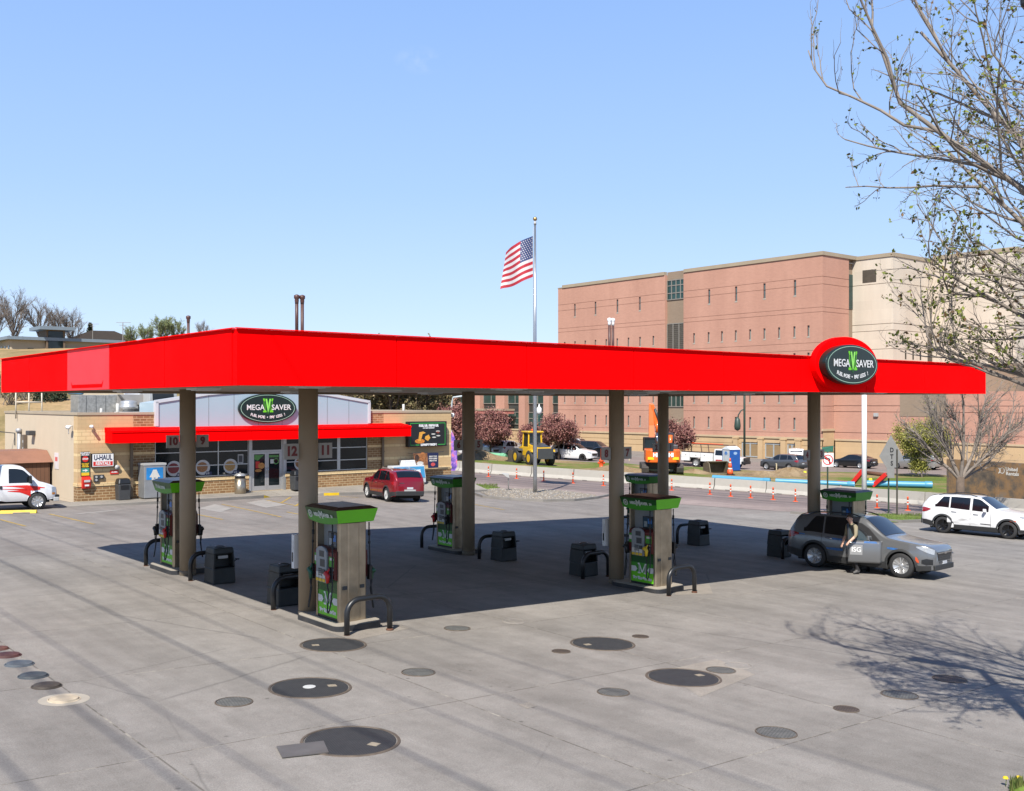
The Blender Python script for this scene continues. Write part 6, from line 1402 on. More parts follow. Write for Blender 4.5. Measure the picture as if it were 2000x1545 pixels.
for x in (-1.75, 1.55):
    for sd in (-1, 1):
        wp = pivot('wheel', o, (x, sd*.98, .75)); mb = MB(); mb.smooth = True; mb.lathe([(.4, -.25), (.7, -.25), (.75, -.2), (.75, .2), (.7, .25), (.4, .25)], 20, ax='y'); mb.build('tyre', RUBBER, wp); mb = MB(); mb.lathe([(.38, -.262), (.38, .262)], 14, ax='y'); mb.build('rim', LY, wp)
        mb = MB(); mb.hexa([(x-.8, sd*.72, 1.35), (x+.8, sd*.72, 1.35), (x+.8, sd*1.2, 1.35), (x-.8, sd*1.2, 1.35)], [(x-.6, sd*.72, 1.55), (x+.6, sd*.72, 1.55), (x+.6, sd*1.2, 1.55), (x-.6, sd*1.2, 1.55)]); mb.build('mudguard', LY if x < 0 else DGREY, o)
for sd in (-1, 1):
    mb = MB(); mb.bar((.9, sd*.5, 1.8), (2.3, sd*.5, 1.3), .2, .35); mb.bar((2.3, sd*.5, 1.3), (3.1, sd*.5, .6), .2, .3); mb.build('lift_arm', LY, o)
mb = MB(); mb.prism([(3.0, .15), (4.1, .1), (4.15, .2), (3.3, .35), (3.2, 1.2), (3.0, 1.3)], -1.3, 1.3, 'y'); mb.build('bucket', M('bucket_steel', (.10, .085, .07), .6, .3, .25, 3, dirt=.5), o); mb = MB(); mb.smooth = True; mb.lathe([(.03, 2.0), (.06, 2.05), (.06, 2.7), (.05, 2.75)], 10, (-1.6, .3, 0)); mb.build('exhaust', BLKM, o); mb = MB(); mb.smooth = True; mb.lathe([(.08, 3.25), (.09, 3.40), (.03, 3.45)], 10, (.2, 0, 0)); mb.build('beacon', ORNG, o)
# excavator
p = G(1296, 926); OR = M('excavator_orange', (.80, .135, .010), .4, 0, .05, 2, coat=.3, dirt=.06); ex_ = thing('excavator', 'orange excavator with its folded boom raised, seen from behind its counterweight', 'excavator', (p.x, p.y+1.5, gz(p.x, p.y+1.5)), radians(90-4))
mb = MB(); mb.prism([(-2.2, -1.48), (-1.9, -1.5), (.2, -1.5), (.2, 1.5), (-1.9, 1.5), (-2.2, 1.48), (-2.55, 1.1), (-2.65, .5), (-2.65, -.5), (-2.55, -1.1)], 1.05, 2.2, 'z'); mb.build('counterweight', OR, ex_, bevel=.12, seg=3)
mb = MB(); mb.text('HITACHI', .46, (-2.655, -.0, 1.72), (0, -1, 0), bold=.03, ext=.01, fit=1.75); mb.build('lettering', WHITE, ex_)
mb = MB()
for y in (-1.05, 1.05): mb.box(-2.60, -2.5, y-.28, y+.28, 1.32, 1.55)
mb.build('reflector', M('reflector_yellow', (.8, .6, .02), .3), ex_); mb = MB(); mb.box(.2, 1.9, -1.4, 1.4, 1.1, 2.0); mb.build('upper_deck', OR, ex_, bevel=.05); mb = MB(); mb.box(-1.6, .4, -1.35, .1, 2.2, 2.55); mb.build('engine_cover', DGREY, ex_, bevel=.05)
mb = MB(); mb.hexa([(.2, .45, 1.9), (1.9, .45, 1.9), (1.9, 1.45, 1.9), (.2, 1.45, 1.9)], [(.25, .5, 3.05), (1.7, .5, 3.05), (1.7, 1.4, 3.05), (.25, 1.4, 3.05)]); mb.build('cab', GLASSD, ex_, bevel=.04); mb = MB()
for x, y in ((.2, .45), (.2, 1.45), (1.9, .45), (1.9, 1.45)): mb.bar((x, y, 1.9), (x if x < 1 else 1.7, y, 3.08), .09)
mb.box(.15, 1.8, .42, 1.48, 3.05, 3.15); mb.build('cab_frame', BLKM, ex_)
for sd in (-1, 1):
    mb = MB(); mb.prism([(-2.0, 0.2), (-1.7, 0), (1.7, 0), (2.1, .3), (2.1, .65), (1.8, .9), (-1.7, .9), (-2.1, .6)], sd*1.5-.3, sd*1.5+.3, 'y'); mb.build('track', M('track_steel', (.06, .055, .05), .7, .3, .3, 4, dirt=.5), ex_, bevel=.03)
mb = MB(); mb.box(-1, 1, -1.2, 1.2, .4, 1.05); mb.build('undercarriage', BLKM, ex_)
mb = MB(); mb.hexa([(1.3, .42, 1.9), (1.9, .42, 1.85), (1.9, .98, 1.85), (1.3, .98, 1.9)], [(1.9, .48, 4.2), (2.6, .48, 4.2), (2.6, .94, 4.2), (1.9, .94, 4.2)]); mb.hexa([(1.9, .48, 4.2), (2.6, .48, 4.2), (2.6, .94, 4.2), (1.9, .94, 4.2)], [(2.2, .58, 6.15), (2.5, .58, 6.2), (2.5, .92, 6.2), (2.2, .92, 6.15)]); mb.build('boom', OR, ex_, bevel=.02)
mb = MB(); mb.hexa([(2.1, -.42, 3.3), (2.7, -.42, 3.3), (2.7, .02, 3.3), (2.1, .02, 3.3)], [(2.1, -.12, 4.2), (2.7, -.12, 4.2), (2.7, .42, 4.2), (2.1, .42, 4.2)]); mb.hexa([(2.1, -.12, 4.2), (2.7, -.12, 4.2), (2.7, .42, 4.2), (2.1, .42, 4.2)], [(2.1, .50, 6.1), (2.4, .50, 6.1), (2.4, .78, 6.1), (2.1, .78, 6.1)]); mb.build('stick', OR, ex_, bevel=.02)
mb = MB(); mb.smooth = True; mb.tube([(1.6, .25, 2.1), (1.9, .22, 3.7)], .075, 8); mb.build('cylinder_rod', CHROME, ex_); mb = MB(); mb.smooth = True; mb.tube([(1.95, -.02, 4.5), (2.0, .42, 5.7)], .11, 8); mb.build('cylinder', DGREY, ex_); mb = MB(); mb.smooth = True; mb.tube([(1.9, .22, 3.6), (1.95, .18, 4.5)], .13, 8); mb.build('cylinder', OR, ex_)
mb = MB(); mb.smooth = True; mb.tube([(1.95, -.95, 2.1), (2.1, -1.0, 3.3)], .2, 8); mb.build('arm_link', OR, ex_)
mb = MB(); mb.prism([(2.6, 3.4), (3.3, 3.5), (3.6, 2.7), (3.3, 2.2), (2.7, 2.3), (2.5, 2.8)], -1.35, -.15, 'y'); mb.build('digging_bucket', BLKM, ex_)
# loose bucket, cone, toilet
p = G(1400, 926); o = thing('digger_bucket', 'loose mud-coloured digger bucket with its mouth toward the road', 'bucket', p, radians(-90+12)); BK = M('bucket_mud', (.17, .135, .085), .75, .2, .3, 3, bump=.3, dirt=.5)
mb = MB(); mb.prism([(-.75, .0), (.7, .0), (.9, .12), (.55, 1.0), (.1, 1.15), (-.75, .95)], -1.0, -.92, 'y'); mb.prism([(-.75, .0), (.7, .0), (.9, .12), (.55, 1.0), (.1, 1.15), (-.75, .95)], .92, 1.0, 'y'); mb.build('side_plate', BK, o); mb = MB(); mb.prism([(-.8, .0), (-.72, .0), (-.68, .9), (-.1, 1.1), (.1, 1.1), (.1, 1.18), (-.2, 1.16), (-.8, .95)], -.92, .92, 'y'); mb.box(-.8, .9, -.92, .92, 0, .06); mb.build('back_plate', BK, o); mb = MB()
for i in range(5): mb.hexa([(.9, -.8+.4*i-.08, .0), (1.15, -.8+.4*i-.04, .03), (1.15, -.8+.4*i+.04, .03), (.9, -.8+.4*i+.08, .0)], [(.9, -.8+.4*i-.08, .09), (1.15, -.8+.4*i-.04, .06), (1.15, -.8+.4*i+.04, .06), (.9, -.8+.4*i+.08, .09)])
mb.build('tooth', BK, o)
p = G(1426, 928); o = thing('traffic_cone', 'tall orange cone with white bands beside the portable toilet', 'traffic cone', p); mb = MB(); mb.smooth = True; mb.lathe([(.30, .07), (.22, .5)], 14); mb.lathe([(.19, .65), (.12, 1.05)], 14); mb.lathe([(.10, 1.2), (.06, 1.5), (.02, 1.52)], 14); mb.build('body', ORNG, o); mb = MB(); mb.smooth = True; mb.lathe([(.22, .5), (.19, .65)], 14); mb.lathe([(.12, 1.05), (.10, 1.2)], 14); mb.build('white_band', OFFW, o); mb = MB(); mb.box(-.38, .38, -.38, .38, 0, .08); mb.build('base', BLKM, o)
p = G(1428, 919.5); o = thing('portable_toilet', 'blue and white portable toilet between the service truck and the cone', 'portable toilet', (p.x, p.y, p.z), radians(39.4-12)); mb = MB(); mb.box(-.6, .6, -.62, .62, .05, 2.05); mb.build('cabin', M('toilet_blue', (.012, .09, .36), .5, 0, .08, 3), o, bevel=.03); mb = MB(); mb.box(-.625, -.6, -.5, .5, .1, 2.0); mb.box(-.63, -.625, -.46, .46, 1.55, 1.57); mb.build('door', M('toilet_pale', (.50, .53, .57), .5), o, bevel=.01); mb = MB(); mb.hexa([(-.66, -.66, 2.05), (.66, -.66, 2.05), (.66, .66, 2.05), (-.66, .66, 2.05)], [(-.62, -.1, 2.35), (.62, -.1, 2.35), (.62, .1, 2.35), (-.62, .1, 2.35)]); mb.build('roof', M('toilet_roof', (.6, .62, .64), .5), o); mb = MB(); mb.prism([(-.25, 1.65), (.25, 1.65), (0, 1.92)], -.634, -.626, 'x'); mb.prism([(-.22, 1.6), (.22, 1.6), (0, 1.5)], -.634, -.626, 'x'); mb.build('emblem', BLUES, o); mb = MB(); mb.ell((0, 1.7), .22, .14, -.628, -.62, 16); mb.build('badge', M('toilet_badge', (.3, .45, .65), .5), o)
mb = MB(); mb.box(-.66, .66, -.7, .7, 0, .06); mb.build('skid', BLKM, o)
# cars in the lot beyond
YR = radians(-50.6); YL_ = radians(129.4)
def lotcar(c, name, label, px, py, yaw, pm, tail='suv', **k):
    """px, py = where the near side's middle meets the ground"""
    p = Vector(G(px, py)[:2]); d = Vector((cos(yaw), sin(yaw))); n = Vector((-d.y, d.x))
    if n.y < 0: n = -n
    o = build_car(c, name, label, k.pop('cat', 'car'), (0, 0, 0), 0, pm, detail=k.pop('detail', 1), tail=tail, **k); place(o, p+n*c.W*.5, yaw); return o
lotcar(suv_car(4.6, 1.8, 1.64, 2.69, .9, .35), 'parked_car', 'grey crossover parked behind the verge, left of column 4', 1519, 919, YL_, paint('car_slate', (.085, .09, .10)), rim=RIMS, pillars=[(1.74, 2.4), (2.5, 3.3), (3.38, 4.0)])
lotcar(sedan_car(), 'parked_car', 'black sedan parked behind the no-left-turn sign and white pole', 1657, 914.5, YL_, paint('car_black', (.010, .011, .013)), 'sedan', clad=False, rim=RIMS, pillars=[(1.75, 2.45), (2.53, 3.3), (3.36, 3.75)])
lotcar(minivan_car(), 'parked_car', 'silver minivan parked behind the small green tree', 1778, 917, YL_, paint('car_silver', (.40, .385, .36), .6), clad=False, rim=RIMS, pillars=[(1.7, 2.5), (2.58, 3.7), (3.78, 4.6)])
lotcar(van_car(), 'parked_van', 'white van with its rear windows toward us, half behind column 4', 1572, 909, radians(75), P_WHT, 'van', clad=False, cat='van', pillars=[(1.4, 2.1), (2.2, 3.2)])
po = lotcar(suv_car(5.0, 2.0, 1.78, 3.02, .95, .38, 1.05), 'parked_car', 'white and dark SUV behind the grass right of the flagpole, facing right', 1112, 899, radians(-32), P_WHT, clad=False, rim=RIMB, cat='suv')
lotcar(suv_car(5.1, 2.05, 1.85, 3.1, .95, .38, 1.1), 'parked_car', 'black SUV behind the white and dark one', 1155, 892, radians(-28), paint('car_black', (.010, .011, .013)), clad=False, cat='suv')
lotcar(suv_car(5.1, 2.05, 1.9, 3.1, .95, .38, 1.1), 'parked_car', 'white SUV farthest back, behind the black one', 1122, 886, radians(-28), P_WHT, clad=False, cat='suv')
lotcar(sedan_car(), 'parked_car', 'dark sedan facing us, left of column 8', 1172, 898, radians(-62), paint('car_ink', (.014, .016, .022)), 'sedan', clad=False, pillars=[(1.75, 2.45), (2.53, 3.3), (3.36, 3.75)])
lotcar(suv_car(5.0, 2.0, 1.78, 3.02, .95, .38, 1.05), 'parked_car', 'white SUV with its tail toward us, left of two beside the loader', 979, 889.5, radians(62), P_WHT, clad=False, cat='suv')
lotcar(suv_car(5.0, 2.0, 1.78, 3.02, .95, .38, 1.05), 'parked_car', 'white SUV with its tail toward us, just left of the loader cab', 1005, 891.5, radians(62), P_WHT, clad=False, cat='suv')
lotcar(suv_car(4.6, 1.85, 1.65, 2.7, .9, .35), 'parked_car', 'white car by the shop\u2019s corner, half behind column 6', 926, 891, radians(-35), P_WHT, clad=False)
lotcar(suv_car(5.0, 2.0, 1.8, 3.02, .95, .38, 1.05), 'parked_car', 'white SUV between the loader and the flagpole tree, mostly hidden', 1066, 890, radians(60), P_WHT, clad=False, cat='suv')
# service truck
p = G(1393, 914); tk = thing('service_truck', 'white service truck with tool boxes, a ladder rack and a black bull bar', 'truck', (0, 0, 0)); TW = paint('truck_pale', (.70, .70, .69), 0, .35)
cb = Car(2.9, 2.0, 1.95, 9, .95, .42, [(0, 1.0), (.06, 1.12), (.3, 1.2), (1.05, 1.28), (1.2, 1.32), (1.75, 1.9), (2.0, 1.95), (2.85, 1.94), (2.9, 1.9)], [(0, .9), (.5, 1.1), (1.2, 1.2), (2.9, 1.22)], sill=.45, tumble=.14, gh=(1.18, 1.72, 2.7, 2.85), plan=[(0, .8), (.08, .9), (.3, .97), (.8, 1), (2.9, 1)]); cb.L = 6.4; cb.ax = (1.05, 99)
ds_ = cb.L
def cabbody():
    mb = MB(); mb.smooth = True; ds = sorted(set([round(i*.07, 3) for i in range(42)]+[.02, .05, 2.9]+[round(1.05-.475*cos(pi*i/16), 3) for i in range(17)])); vs = []; fs = []
    for d in ds:
        S = cb.section(d); ring = [(cb.L/2-d, -y, z) for y, z in S]+[(cb.L/2-d, y, z) for y, z in reversed(S[:-1])]; n = len(ring); vs += ring
    for i in range(len(ds)-1):
        for j in range(n-1): fs.append((i*n+j, i*n+j+1, (i+1)*n+j+1, (i+1)*n+j))
    fs.append(list(range(n))); fs.append(list(range((len(ds)-1)*n, len(ds)*n))[::-1]); mb.add(vs, fs); return mb
cabbody().build('cab', TW, tk); L = cb.L
for sd in (-1, 1):
    for x in (L/2-1.05, L/2-1.05-3.75): wheel(tk, x, sd*.86, .42, .26, RIMS, 'steel', sd)
    mb = MB(); mb.smooth = True
    cb.side(mb, [(1.5+i*.1, 1.27, max(1.28, min(1.8, cb.zroof(1.5+i*.1)-.08))) for i in range(14)], sd, .01); mb.build('side_window', CARGL, tk)
    mb = MB(); mb.smooth = True; cb.side(mb, [(1.85, .72, .84), (2.2, .70, .86), (2.7, .70, .86)], sd, .008, 2); mb.build('door_decal', M('decal_red', (.45, .05, .06), .5, 0, .5, 12), tk)
mb = MB(); mb.smooth = True; cb.over(mb, 1.24, 1.68, .88); mb.build('windshield', CARGL, tk)
mb = MB(); mb.box(-L/2, L/2-3.0, -1.05, 1.05, .95, 1.45)
for sd in (-1, 1): mb.box(-L/2, -L/2+.95, sd*1.05 if sd < 0 else .7, -.7 if sd < 0 else 1.05, .6, .95); mb.box(-L/2+2.1, L/2-3.0, sd*1.05 if sd < 0 else .7, -.7 if sd < 0 else 1.05, .6, .95)
mb.build('tool_body', TW, tk, bevel=.03); mb = MB()
for x in (-L/2+.95, -L/2+2.1): mb.box(x-.01, x+.01, -1.056, -1.05, .62, 1.42)
for x in (-L/2+.5, -L/2+1.6, -L/2+2.5): mb.box(x-.04, x+.04, -1.065, -1.05, 1.15, 1.22)
mb.build('latch', BLKM, tk); mb = MB(); mb.box(-L/2, L/2-3.0, -1.0, 1.0, 1.46, 1.50); mb.build('bed_rim', BLKM, tk)
mb = MB()
for x in (-L/2+.3, -L/2+2.2):
    for sd in (-1, 1): mb.bar((x, sd*.95, 1.45), (x-.15, sd*.95, 2.3), .07)
    mb.bar((x-.15, -.95, 2.3), (x-.15, .95, 2.3), .07)
for sd in (-1, 1): mb.bar((-L/2, sd*.95, 2.3), (L/2-1.4, sd*.95, 2.3), .07)
mb.build('ladder_rack', M('rack_rust', (.10, .06, .045), .6), tk); mb = MB()
for y in (-.5, -.1): mb.bar((-L/2+.9, y, 2.39), (L/2-2.3, y, 2.39), .06)
for i in range(9): mb.bar((-L/2+1.1+.35*i, -.5, 2.39), (-L/2+1.1+.35*i, -.1, 2.39), .04)
mb.build('ladder', ORNG, tk); mb = MB(); mb.box(L/2-.05, L/2+.25, -.95, .95, .5, .8); mb.box(L/2+.1, L/2+.22, -.8, .8, .8, 1.15)
mb.build('bull_bar', BLKM, tk, bevel=.04); mb = MB(); mb.box(-L/2+.1, L/2-.3, -.6, .6, .45, .75); mb.build('chassis', UNDER, tk); mb = MB(); mb.smooth = True; cb.side(mb, [(.03, .85, 1.03), (.2, .86, 1.05), (.35, .9, 1.05)], -1, .012); mb.build('headlight', HEADL, tk)
d = Vector((cos(radians(-30)), sin(radians(-30)))); place(tk, Vector(p[:2])+Vector((.3, .9)), radians(-33))
# ---------------------------------------------------------------- big brick building across the road
BX, BY = 36.4, 120.0; BG = gz(BX, BY)
ZB = BG-CZ                                               # ground there, relative to the eye
def fy(px): k = (px-CX0)/FPX; return (BX-k*BY)/(k*V.y-V.x)   # along the long front (v) of a photo column
def fx(px): k = (px-CX0)/FPX; return (BX-k*BY)/(k*U.y-U.x)   # along u
bb = thing('brick_building', 'long pink brick jail-like building with slit windows, tan base and grey louvred bay', 'building', (BX, BY, BG), TH)
def masonry(name, col, lines=False, br=(.4, .13)):
    col = scl(col, AK)
    m, nt, b = nodes(name); tc = N(nt, 'ShaderNodeTexCoord').outputs['Object']
    sx = N(nt, 'ShaderNodeSeparateXYZ'); nt.links.new(tc, sx.inputs[0]); cb_ = N(nt, 'ShaderNodeCombineXYZ'); nt.links.new(mth(nt, 'ADD', sx.outputs[0], sx.outputs[1]), cb_.inputs[0]); nt.links.new(sx.outputs[2], cb_.inputs[1])
    bt = N(nt, 'ShaderNodeTexBrick'); nt.links.new(cb_.outputs[0], bt.inputs['Vector'])
    for k, x in (('Scale', 1), ('Mortar Size', .012), ('Brick Width', br[0]), ('Row Height', br[1])): bt.inputs[k].default_value = x
    bt.inputs['Color1'].default_value = (*scl(col, .95), 1); bt.inputs['Color2'].default_value = (*scl(col, 1.04), 1); bt.inputs['Mortar'].default_value = (*scl(col, 1.08), 1)
    mp = N(nt, 'ShaderNodeMapping'); mp.inputs['Scale'].default_value = (.35, .35, .05); nt.links.new(tc, mp.inputs['Vector'])
    c = mix(nt, .9, bt.outputs['Color'], ramp(nt, noise(nt, mp.outputs[0], 1., 6., .65), [(.3, (.90, .87, .86)), (.7, (1.08, 1.08, 1.08))]), 'MULTIPLY')
    c = mix(nt, .8, c, ramp(nt, noise(nt, tc, .13, 6.), [(.3, (.92, .9, .89)), (.7, (1.05, 1.05, 1.05))]), 'MULTIPLY')
    nt.links.new(c, b.inputs['Base Color']); b.inputs['Roughness'].default_value = .9; return m
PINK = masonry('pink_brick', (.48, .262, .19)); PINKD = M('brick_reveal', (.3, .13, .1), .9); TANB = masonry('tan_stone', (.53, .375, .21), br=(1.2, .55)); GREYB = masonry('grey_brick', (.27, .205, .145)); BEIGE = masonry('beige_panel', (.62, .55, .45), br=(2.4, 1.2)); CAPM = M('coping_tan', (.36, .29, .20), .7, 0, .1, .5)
SLITG = M('slit_glass', (.10, .135, .135), .25, 0, .3, 1.5); SLITF = M('slit_frame', (.40, .36, .30), .7); LOUV = M('louvre', (.10, .085, .065), .5, .2, .2, 2); GLG = M('green_glass', (.025, .06, .055), .12, 0, .5, .6)
zl = lambda z: z-ZB
LB = fy(1090); g0_, g1_ = fy(1335), fy(1299)
rowA = [(fy(p)) for p in (1552.6, 1493, 1437.6, 1385, 1249.5, 1205.8, 1163, 1122.7)]
rowB = [(fy(p)) for p in (1579, 1551.5, 1521.6, 1493, 1465, 1437, 1410, 1384, 1355.5, 1276, 1250, 1227.5, 1205.5, 1184, 1163, 1143, 1123, 1103)]
ROWS = [(rowA, 12.85, 14.76, .17)]+[(rowB, a, b, .15) for a, b in ((7.85, 9.2), (4.6, 5.97), (1.9, 3.2), (0.0, 1.35), (-3.23, -1.78))]
hl_ = []
for ys, a, b, w_ in ROWS:
    for y in ys: hl_.append((y-w_, y+w_, zl(a), zl(b)))
GRV = [zl(z) for z in (14.85, 13.95, 11.25, 10.7, 7.1, 6.2, 3.9, -.4, -1.05, -3.6)]
mb = MB()
PT = lambda w_, z, d: (d, w_, z)
h1 = [h for h in hl_ if h[1] < g0_]; h2 = [h for h in hl_ if h[0] > g1_]
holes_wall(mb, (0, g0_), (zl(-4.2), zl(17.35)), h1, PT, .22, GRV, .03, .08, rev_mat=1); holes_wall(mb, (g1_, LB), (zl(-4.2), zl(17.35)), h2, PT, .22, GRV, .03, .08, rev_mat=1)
holes_wall(mb, (0, 5.46), (zl(-4.2), zl(17.35)), [], lambda w_, z, d: (w_, d, z), .2, GRV, .03, .08)
for y in (g0_, g1_): mb.quad((0, y, zl(-4.2)), (.5, y, zl(-4.2)), (.5, y, zl(17.35)), (0, y, zl(17.35)))
mb.quad((0, LB, zl(-7)), (40, LB, zl(-7)), (40, LB, zl(17.35)), (0, LB, zl(17.35))); mb.quad((40, LB, zl(-7)), (40, 0, zl(-7)), (40, 0, zl(17.35)), (40, LB, zl(17.35)))
mb.build('wall', [PINK, PINKD], bb, recalc=False)
mb = MB(); mb.box(.7, 39.5, .3, LB-.3, zl(16.9), zl(17.0)); mb.build('roof', LGREY, bb)
mb = MB()
mb.box(-.12, .5, .0, g0_-.1, zl(17.35), zl(17.8)); mb.box(-.12, .5, g1_+.1, LB-1, zl(17.35), zl(17.8)); mb.box(.5, 40, -.12, .5, zl(17.35), zl(17.8)); mb.box(-.12, .5, -.12, 0, zl(17.35), zl(17.8)); mb.box(-.05, .5, LB-1, LB+.05, zl(17.35), zl(17.5)); mb.build('coping', CAPM, bb)
for ys, a, b, w_ in ROWS:
    for y in ys:
        wn = MB(); wn.cm = 0; wn.box(.14, .17, y-w_, y+w_, zl(a), zl(b)); wn.cm = 1; wn.box(.02, .14, y-w_, y+w_, zl(a), zl(a)+.08); wn.box(-.02, .06, y-w_-.06, y+w_+.06, zl(a)-.10, zl(a)); wn.cm = 2
        if w_ > .16: wn.box(.10, .14, y-w_, y+w_, zl(lerp(a, b, .55)), zl(lerp(a, b, .55))+.08)
        if a < 10: wn.cm = 1; wn.box(.12, .14, y-w_, y+w_*.2, zl(a)+.08, zl(b)-.28)
        wn.build('window', [SLITG, SLITF, LOUV], bb)
mb = MB(); mb.quad((.45, g0_, zl(-4.2)), (.45, g1_, zl(-4.2)), (.45, g1_, zl(17.75)), (.45, g0_, zl(17.75))); mb.build('grey_bay', GREYB, bb, recalc=False)
def gridwin(y0, y1, z0, z1, ny, nz, mat, name, x=.45, fm=ALU):
    wn = pivot(name, bb); mb = MB(); mb.box(x-.05, x-.01, y0, y1, zl(z0), zl(z1)); mb.build('pane', mat, wn); mb = MB()
    for i in range(ny+1): yy = lerp(y0, y1, i/ny); mb.box(x-.12, x-.05, yy-.06, yy+.06, zl(z0), zl(z1))
    for t in nz: zz = lerp(z0, z1, t); mb.box(x-.115, x-.05, y0, y1, zl(zz)-.06, zl(zz)+.06)
    mb.build('frame', fm, wn)
FG = M('frame_grey', (.24, .22, .19), .5)
gridwin(g0_+.05, g1_-.05, 13.98, 16.6, 4, (0, .33, .72, 1), GLG, 'window', fm=FG); gridwin(g0_+.05, g1_-.05, 3.0, 10.7, 3, (0, 1), LOUV, 'louvre_panel', fm=FG); gridwin(g0_+.05, g1_-.05, -.5, 2.5, 4, (0, .5, 1), GLG, 'window', fm=FG)
mb = MB()
zz = zl(3.1)
while zz < zl(10.6): mb.box(.36, .41, g0_+.1, g1_-.1, zz, zz+.05); zz += .26
mb.build('louvre_slat', M('louvre_slat', (.16, .14, .11), .5), bb)
# base: tan stone with gates
gates = [(1449, 1482), (1494.5, 1528), (1538, 1556)]; gh_ = [(fy(b), fy(a), zl(ZB+.02), zl(-4.9)) for a, b in gates]
mb = MB(); holes_wall(mb, (0, LB+30), (0-.8, zl(-4.35)), gh_, lambda w_, z, d: (-.10+d, w_, z), .35, [zl(-5.1), zl(-5.8)], .04, .07); holes_wall(mb, (-.1, 2.2), (-.8, zl(-3.3)), [], lambda w_, z, d: (w_, -.10+d, z), .2, [zl(-5.1), zl(-5.8)], .04, .07); mb.build('base_wall', TANB, bb, recalc=False)
mb = MB(); mb.box(-.22, .0, -.2, LB+30, zl(-4.35), zl(-4.12)); mb.box(-.22, 2.2, -.22, -.0, zl(-3.3), zl(-3.05)); mb.build('base_cap', M('cap_stone', (.50, .38, .24), .8, 0, .1, 1), bb)
for a in (1440, 1488.5, 1533, 1562): y = fy(a); mb = MB(); mb.box(-.45, -.1, y-.35, y+.35, -.8, zl(-4.5)); mb.box(-.5, -.1, y-.42, y+.42, zl(-4.5), zl(-4.3)); mb.build('pilaster', TANB, bb)
GLV = brick_mat('gate_slats', (.30, .20, .10), (.31, .21, .105), (.17, .11, .06), 30, .16, .012)
for a, b, c, d in gh_:
    gt = pivot('gate', bb); m_ = (a+b)/2; mb = MB()
    for y in (a+.06, m_, b-.06): mb.box(-.02, .06, y-.09, y+.09, c+.1, d-.02)
    for z in (c+.15, d-.14): mb.box(-.015, .055, a+.1, b-.1, z-.07, z+.07)
    mb.build('gate_frame', M('gate_frame_pale', (.42, .45, .46), .5, .2), gt)
    mb = MB(); mb.box(.02, .04, a+.1, b-.1, c+.1, d-.1); mb.build('gate_slat', GLV, gt)
# lower office wing with pillars and glass
wing0, wing1, wt = LB+.05, LB+34, 5.5
mb = MB(); mb.box(.8, 25, wing0, wing1, -1.2, zl(wt)); mb.build('wing_core', M('dark_spandrel', (.05, .055, .05), .4, 0, .3, .5), bb)
for p0, p1 in ((1062, 1073), (1014, 1026), (969, 986), (925, 938), (880, 893), (850, 858)):
    mb = MB(); a, b = fy(p1), fy(p0); mb.box(-.1, .8, a, b, -1.0, zl(wt)); mb.build('wing_pillar', PINK, bb)
for p0, p1 in ((1073.5, 1089.5), (1026.5, 1061.5), (986.5, 1013.5), (938.5, 968.5), (893.5, 924.5), (858.5, 879.5)):
    a, b = fy(p1), fy(p0)
    for z0, z1 in ((-.1, 3.), (-3.4, -1.5)):
        gridwin(a, b, z0, z1, max(1, int((b-a)/1.7)), (0, .5, 1), GLG, 'window', .75, FG)
mb = MB(); a, b = fy(1006), fy(927); mb.box(-2.4, -.2, a, b, zl(-1.75), zl(-1.25)); mb.cm = 1; mb.box(-2.5, -.15, a-.1, b+.1, zl(-1.25), zl(-.95)); mb.build('entrance_canopy', [M('canopy_pink', (.45, .16, .13), .7), CAPM], bb)
# right-hand part: nearer red wing, grey corner strip and the tall beige blocks
x0 = 2.23; yR = -24
mb = MB(); holes_wall(mb, (yR, -.02), (zl(-4.4), zl(1.2)), [], lambda w_, z, d: (x0+d, w_, z), .2, [zl(-.35), zl(-1.05), zl(-3.5)], .05, .12); mb.quad((x0, yR, zl(1.2)), (x0+14, yR, zl(1.2)), (x0+14, 0, zl(1.2)), (x0, 0, zl(1.2))); mb.quad((x0, yR, -1), (x0+14, yR, -1), (x0+14, yR, zl(1.2)), (x0, yR, zl(1.2))); mb.build('wall', PINK, bb, recalc=False)
mb = MB(); mb.box(x0-.1, x0+.2, yR, -.3, -1, zl(-4.45)); mb.build('base_wall', TANB, bb); mb = MB(); mb.box(x0-.2, x0+.2, yR, -.3, zl(-4.45), zl(-4.25)); mb.build('base_cap', M('cap_stone', (.50, .38, .24), .8, 0, .1, 1), bb)
def ry(px): k = (px-CX0)/FPX; X = BX+U.x*x0; Y = BY+U.y*x0; return (X-k*Y)/(k*V.y-V.x)
mb = MB(); mb.box(x0-.04, x0, ry(1848), ry(1758), zl(-1.5), zl(1.15)); mb.build('grey_panel', GREYB, bb)
mb = MB(); mb.box(x0-.22, x0-.0, ry(1716), ry(1708), zl(-1.55), zl(-1.15)); mb.build('wall_lamp', LGREY, bb)
mb = MB(); mb.box(5.46, 7.2, .5, .9, zl(-4), zl(17.6)); mb.build('corner_strip', GREYB, bb); mb = MB(); mb.box(5.6, 7.05, .44, .5, zl(11.4), zl(15.6)); mb.box(5.6, 7.05, .44, .5, zl(6.2), zl(7.6)); mb.build('corner_window', GLG, bb)
mb = MB()
y1_ = -4.9; xa = 7.0; xb = fx(1814)-.2
GB = [zl(z) for z in (14.2, 9.4, 8.6, 6.4, 3.3, 2.7)]
slits = [(xa+2.6, xa+2.95, zl(5.2), zl(6.3)), (xa+4.3, xa+4.65, zl(5.2), zl(6.3)), (xa+6., xa+6.35, zl(5.2), zl(6.3))]
xc, yc = xa+9.0, y1_
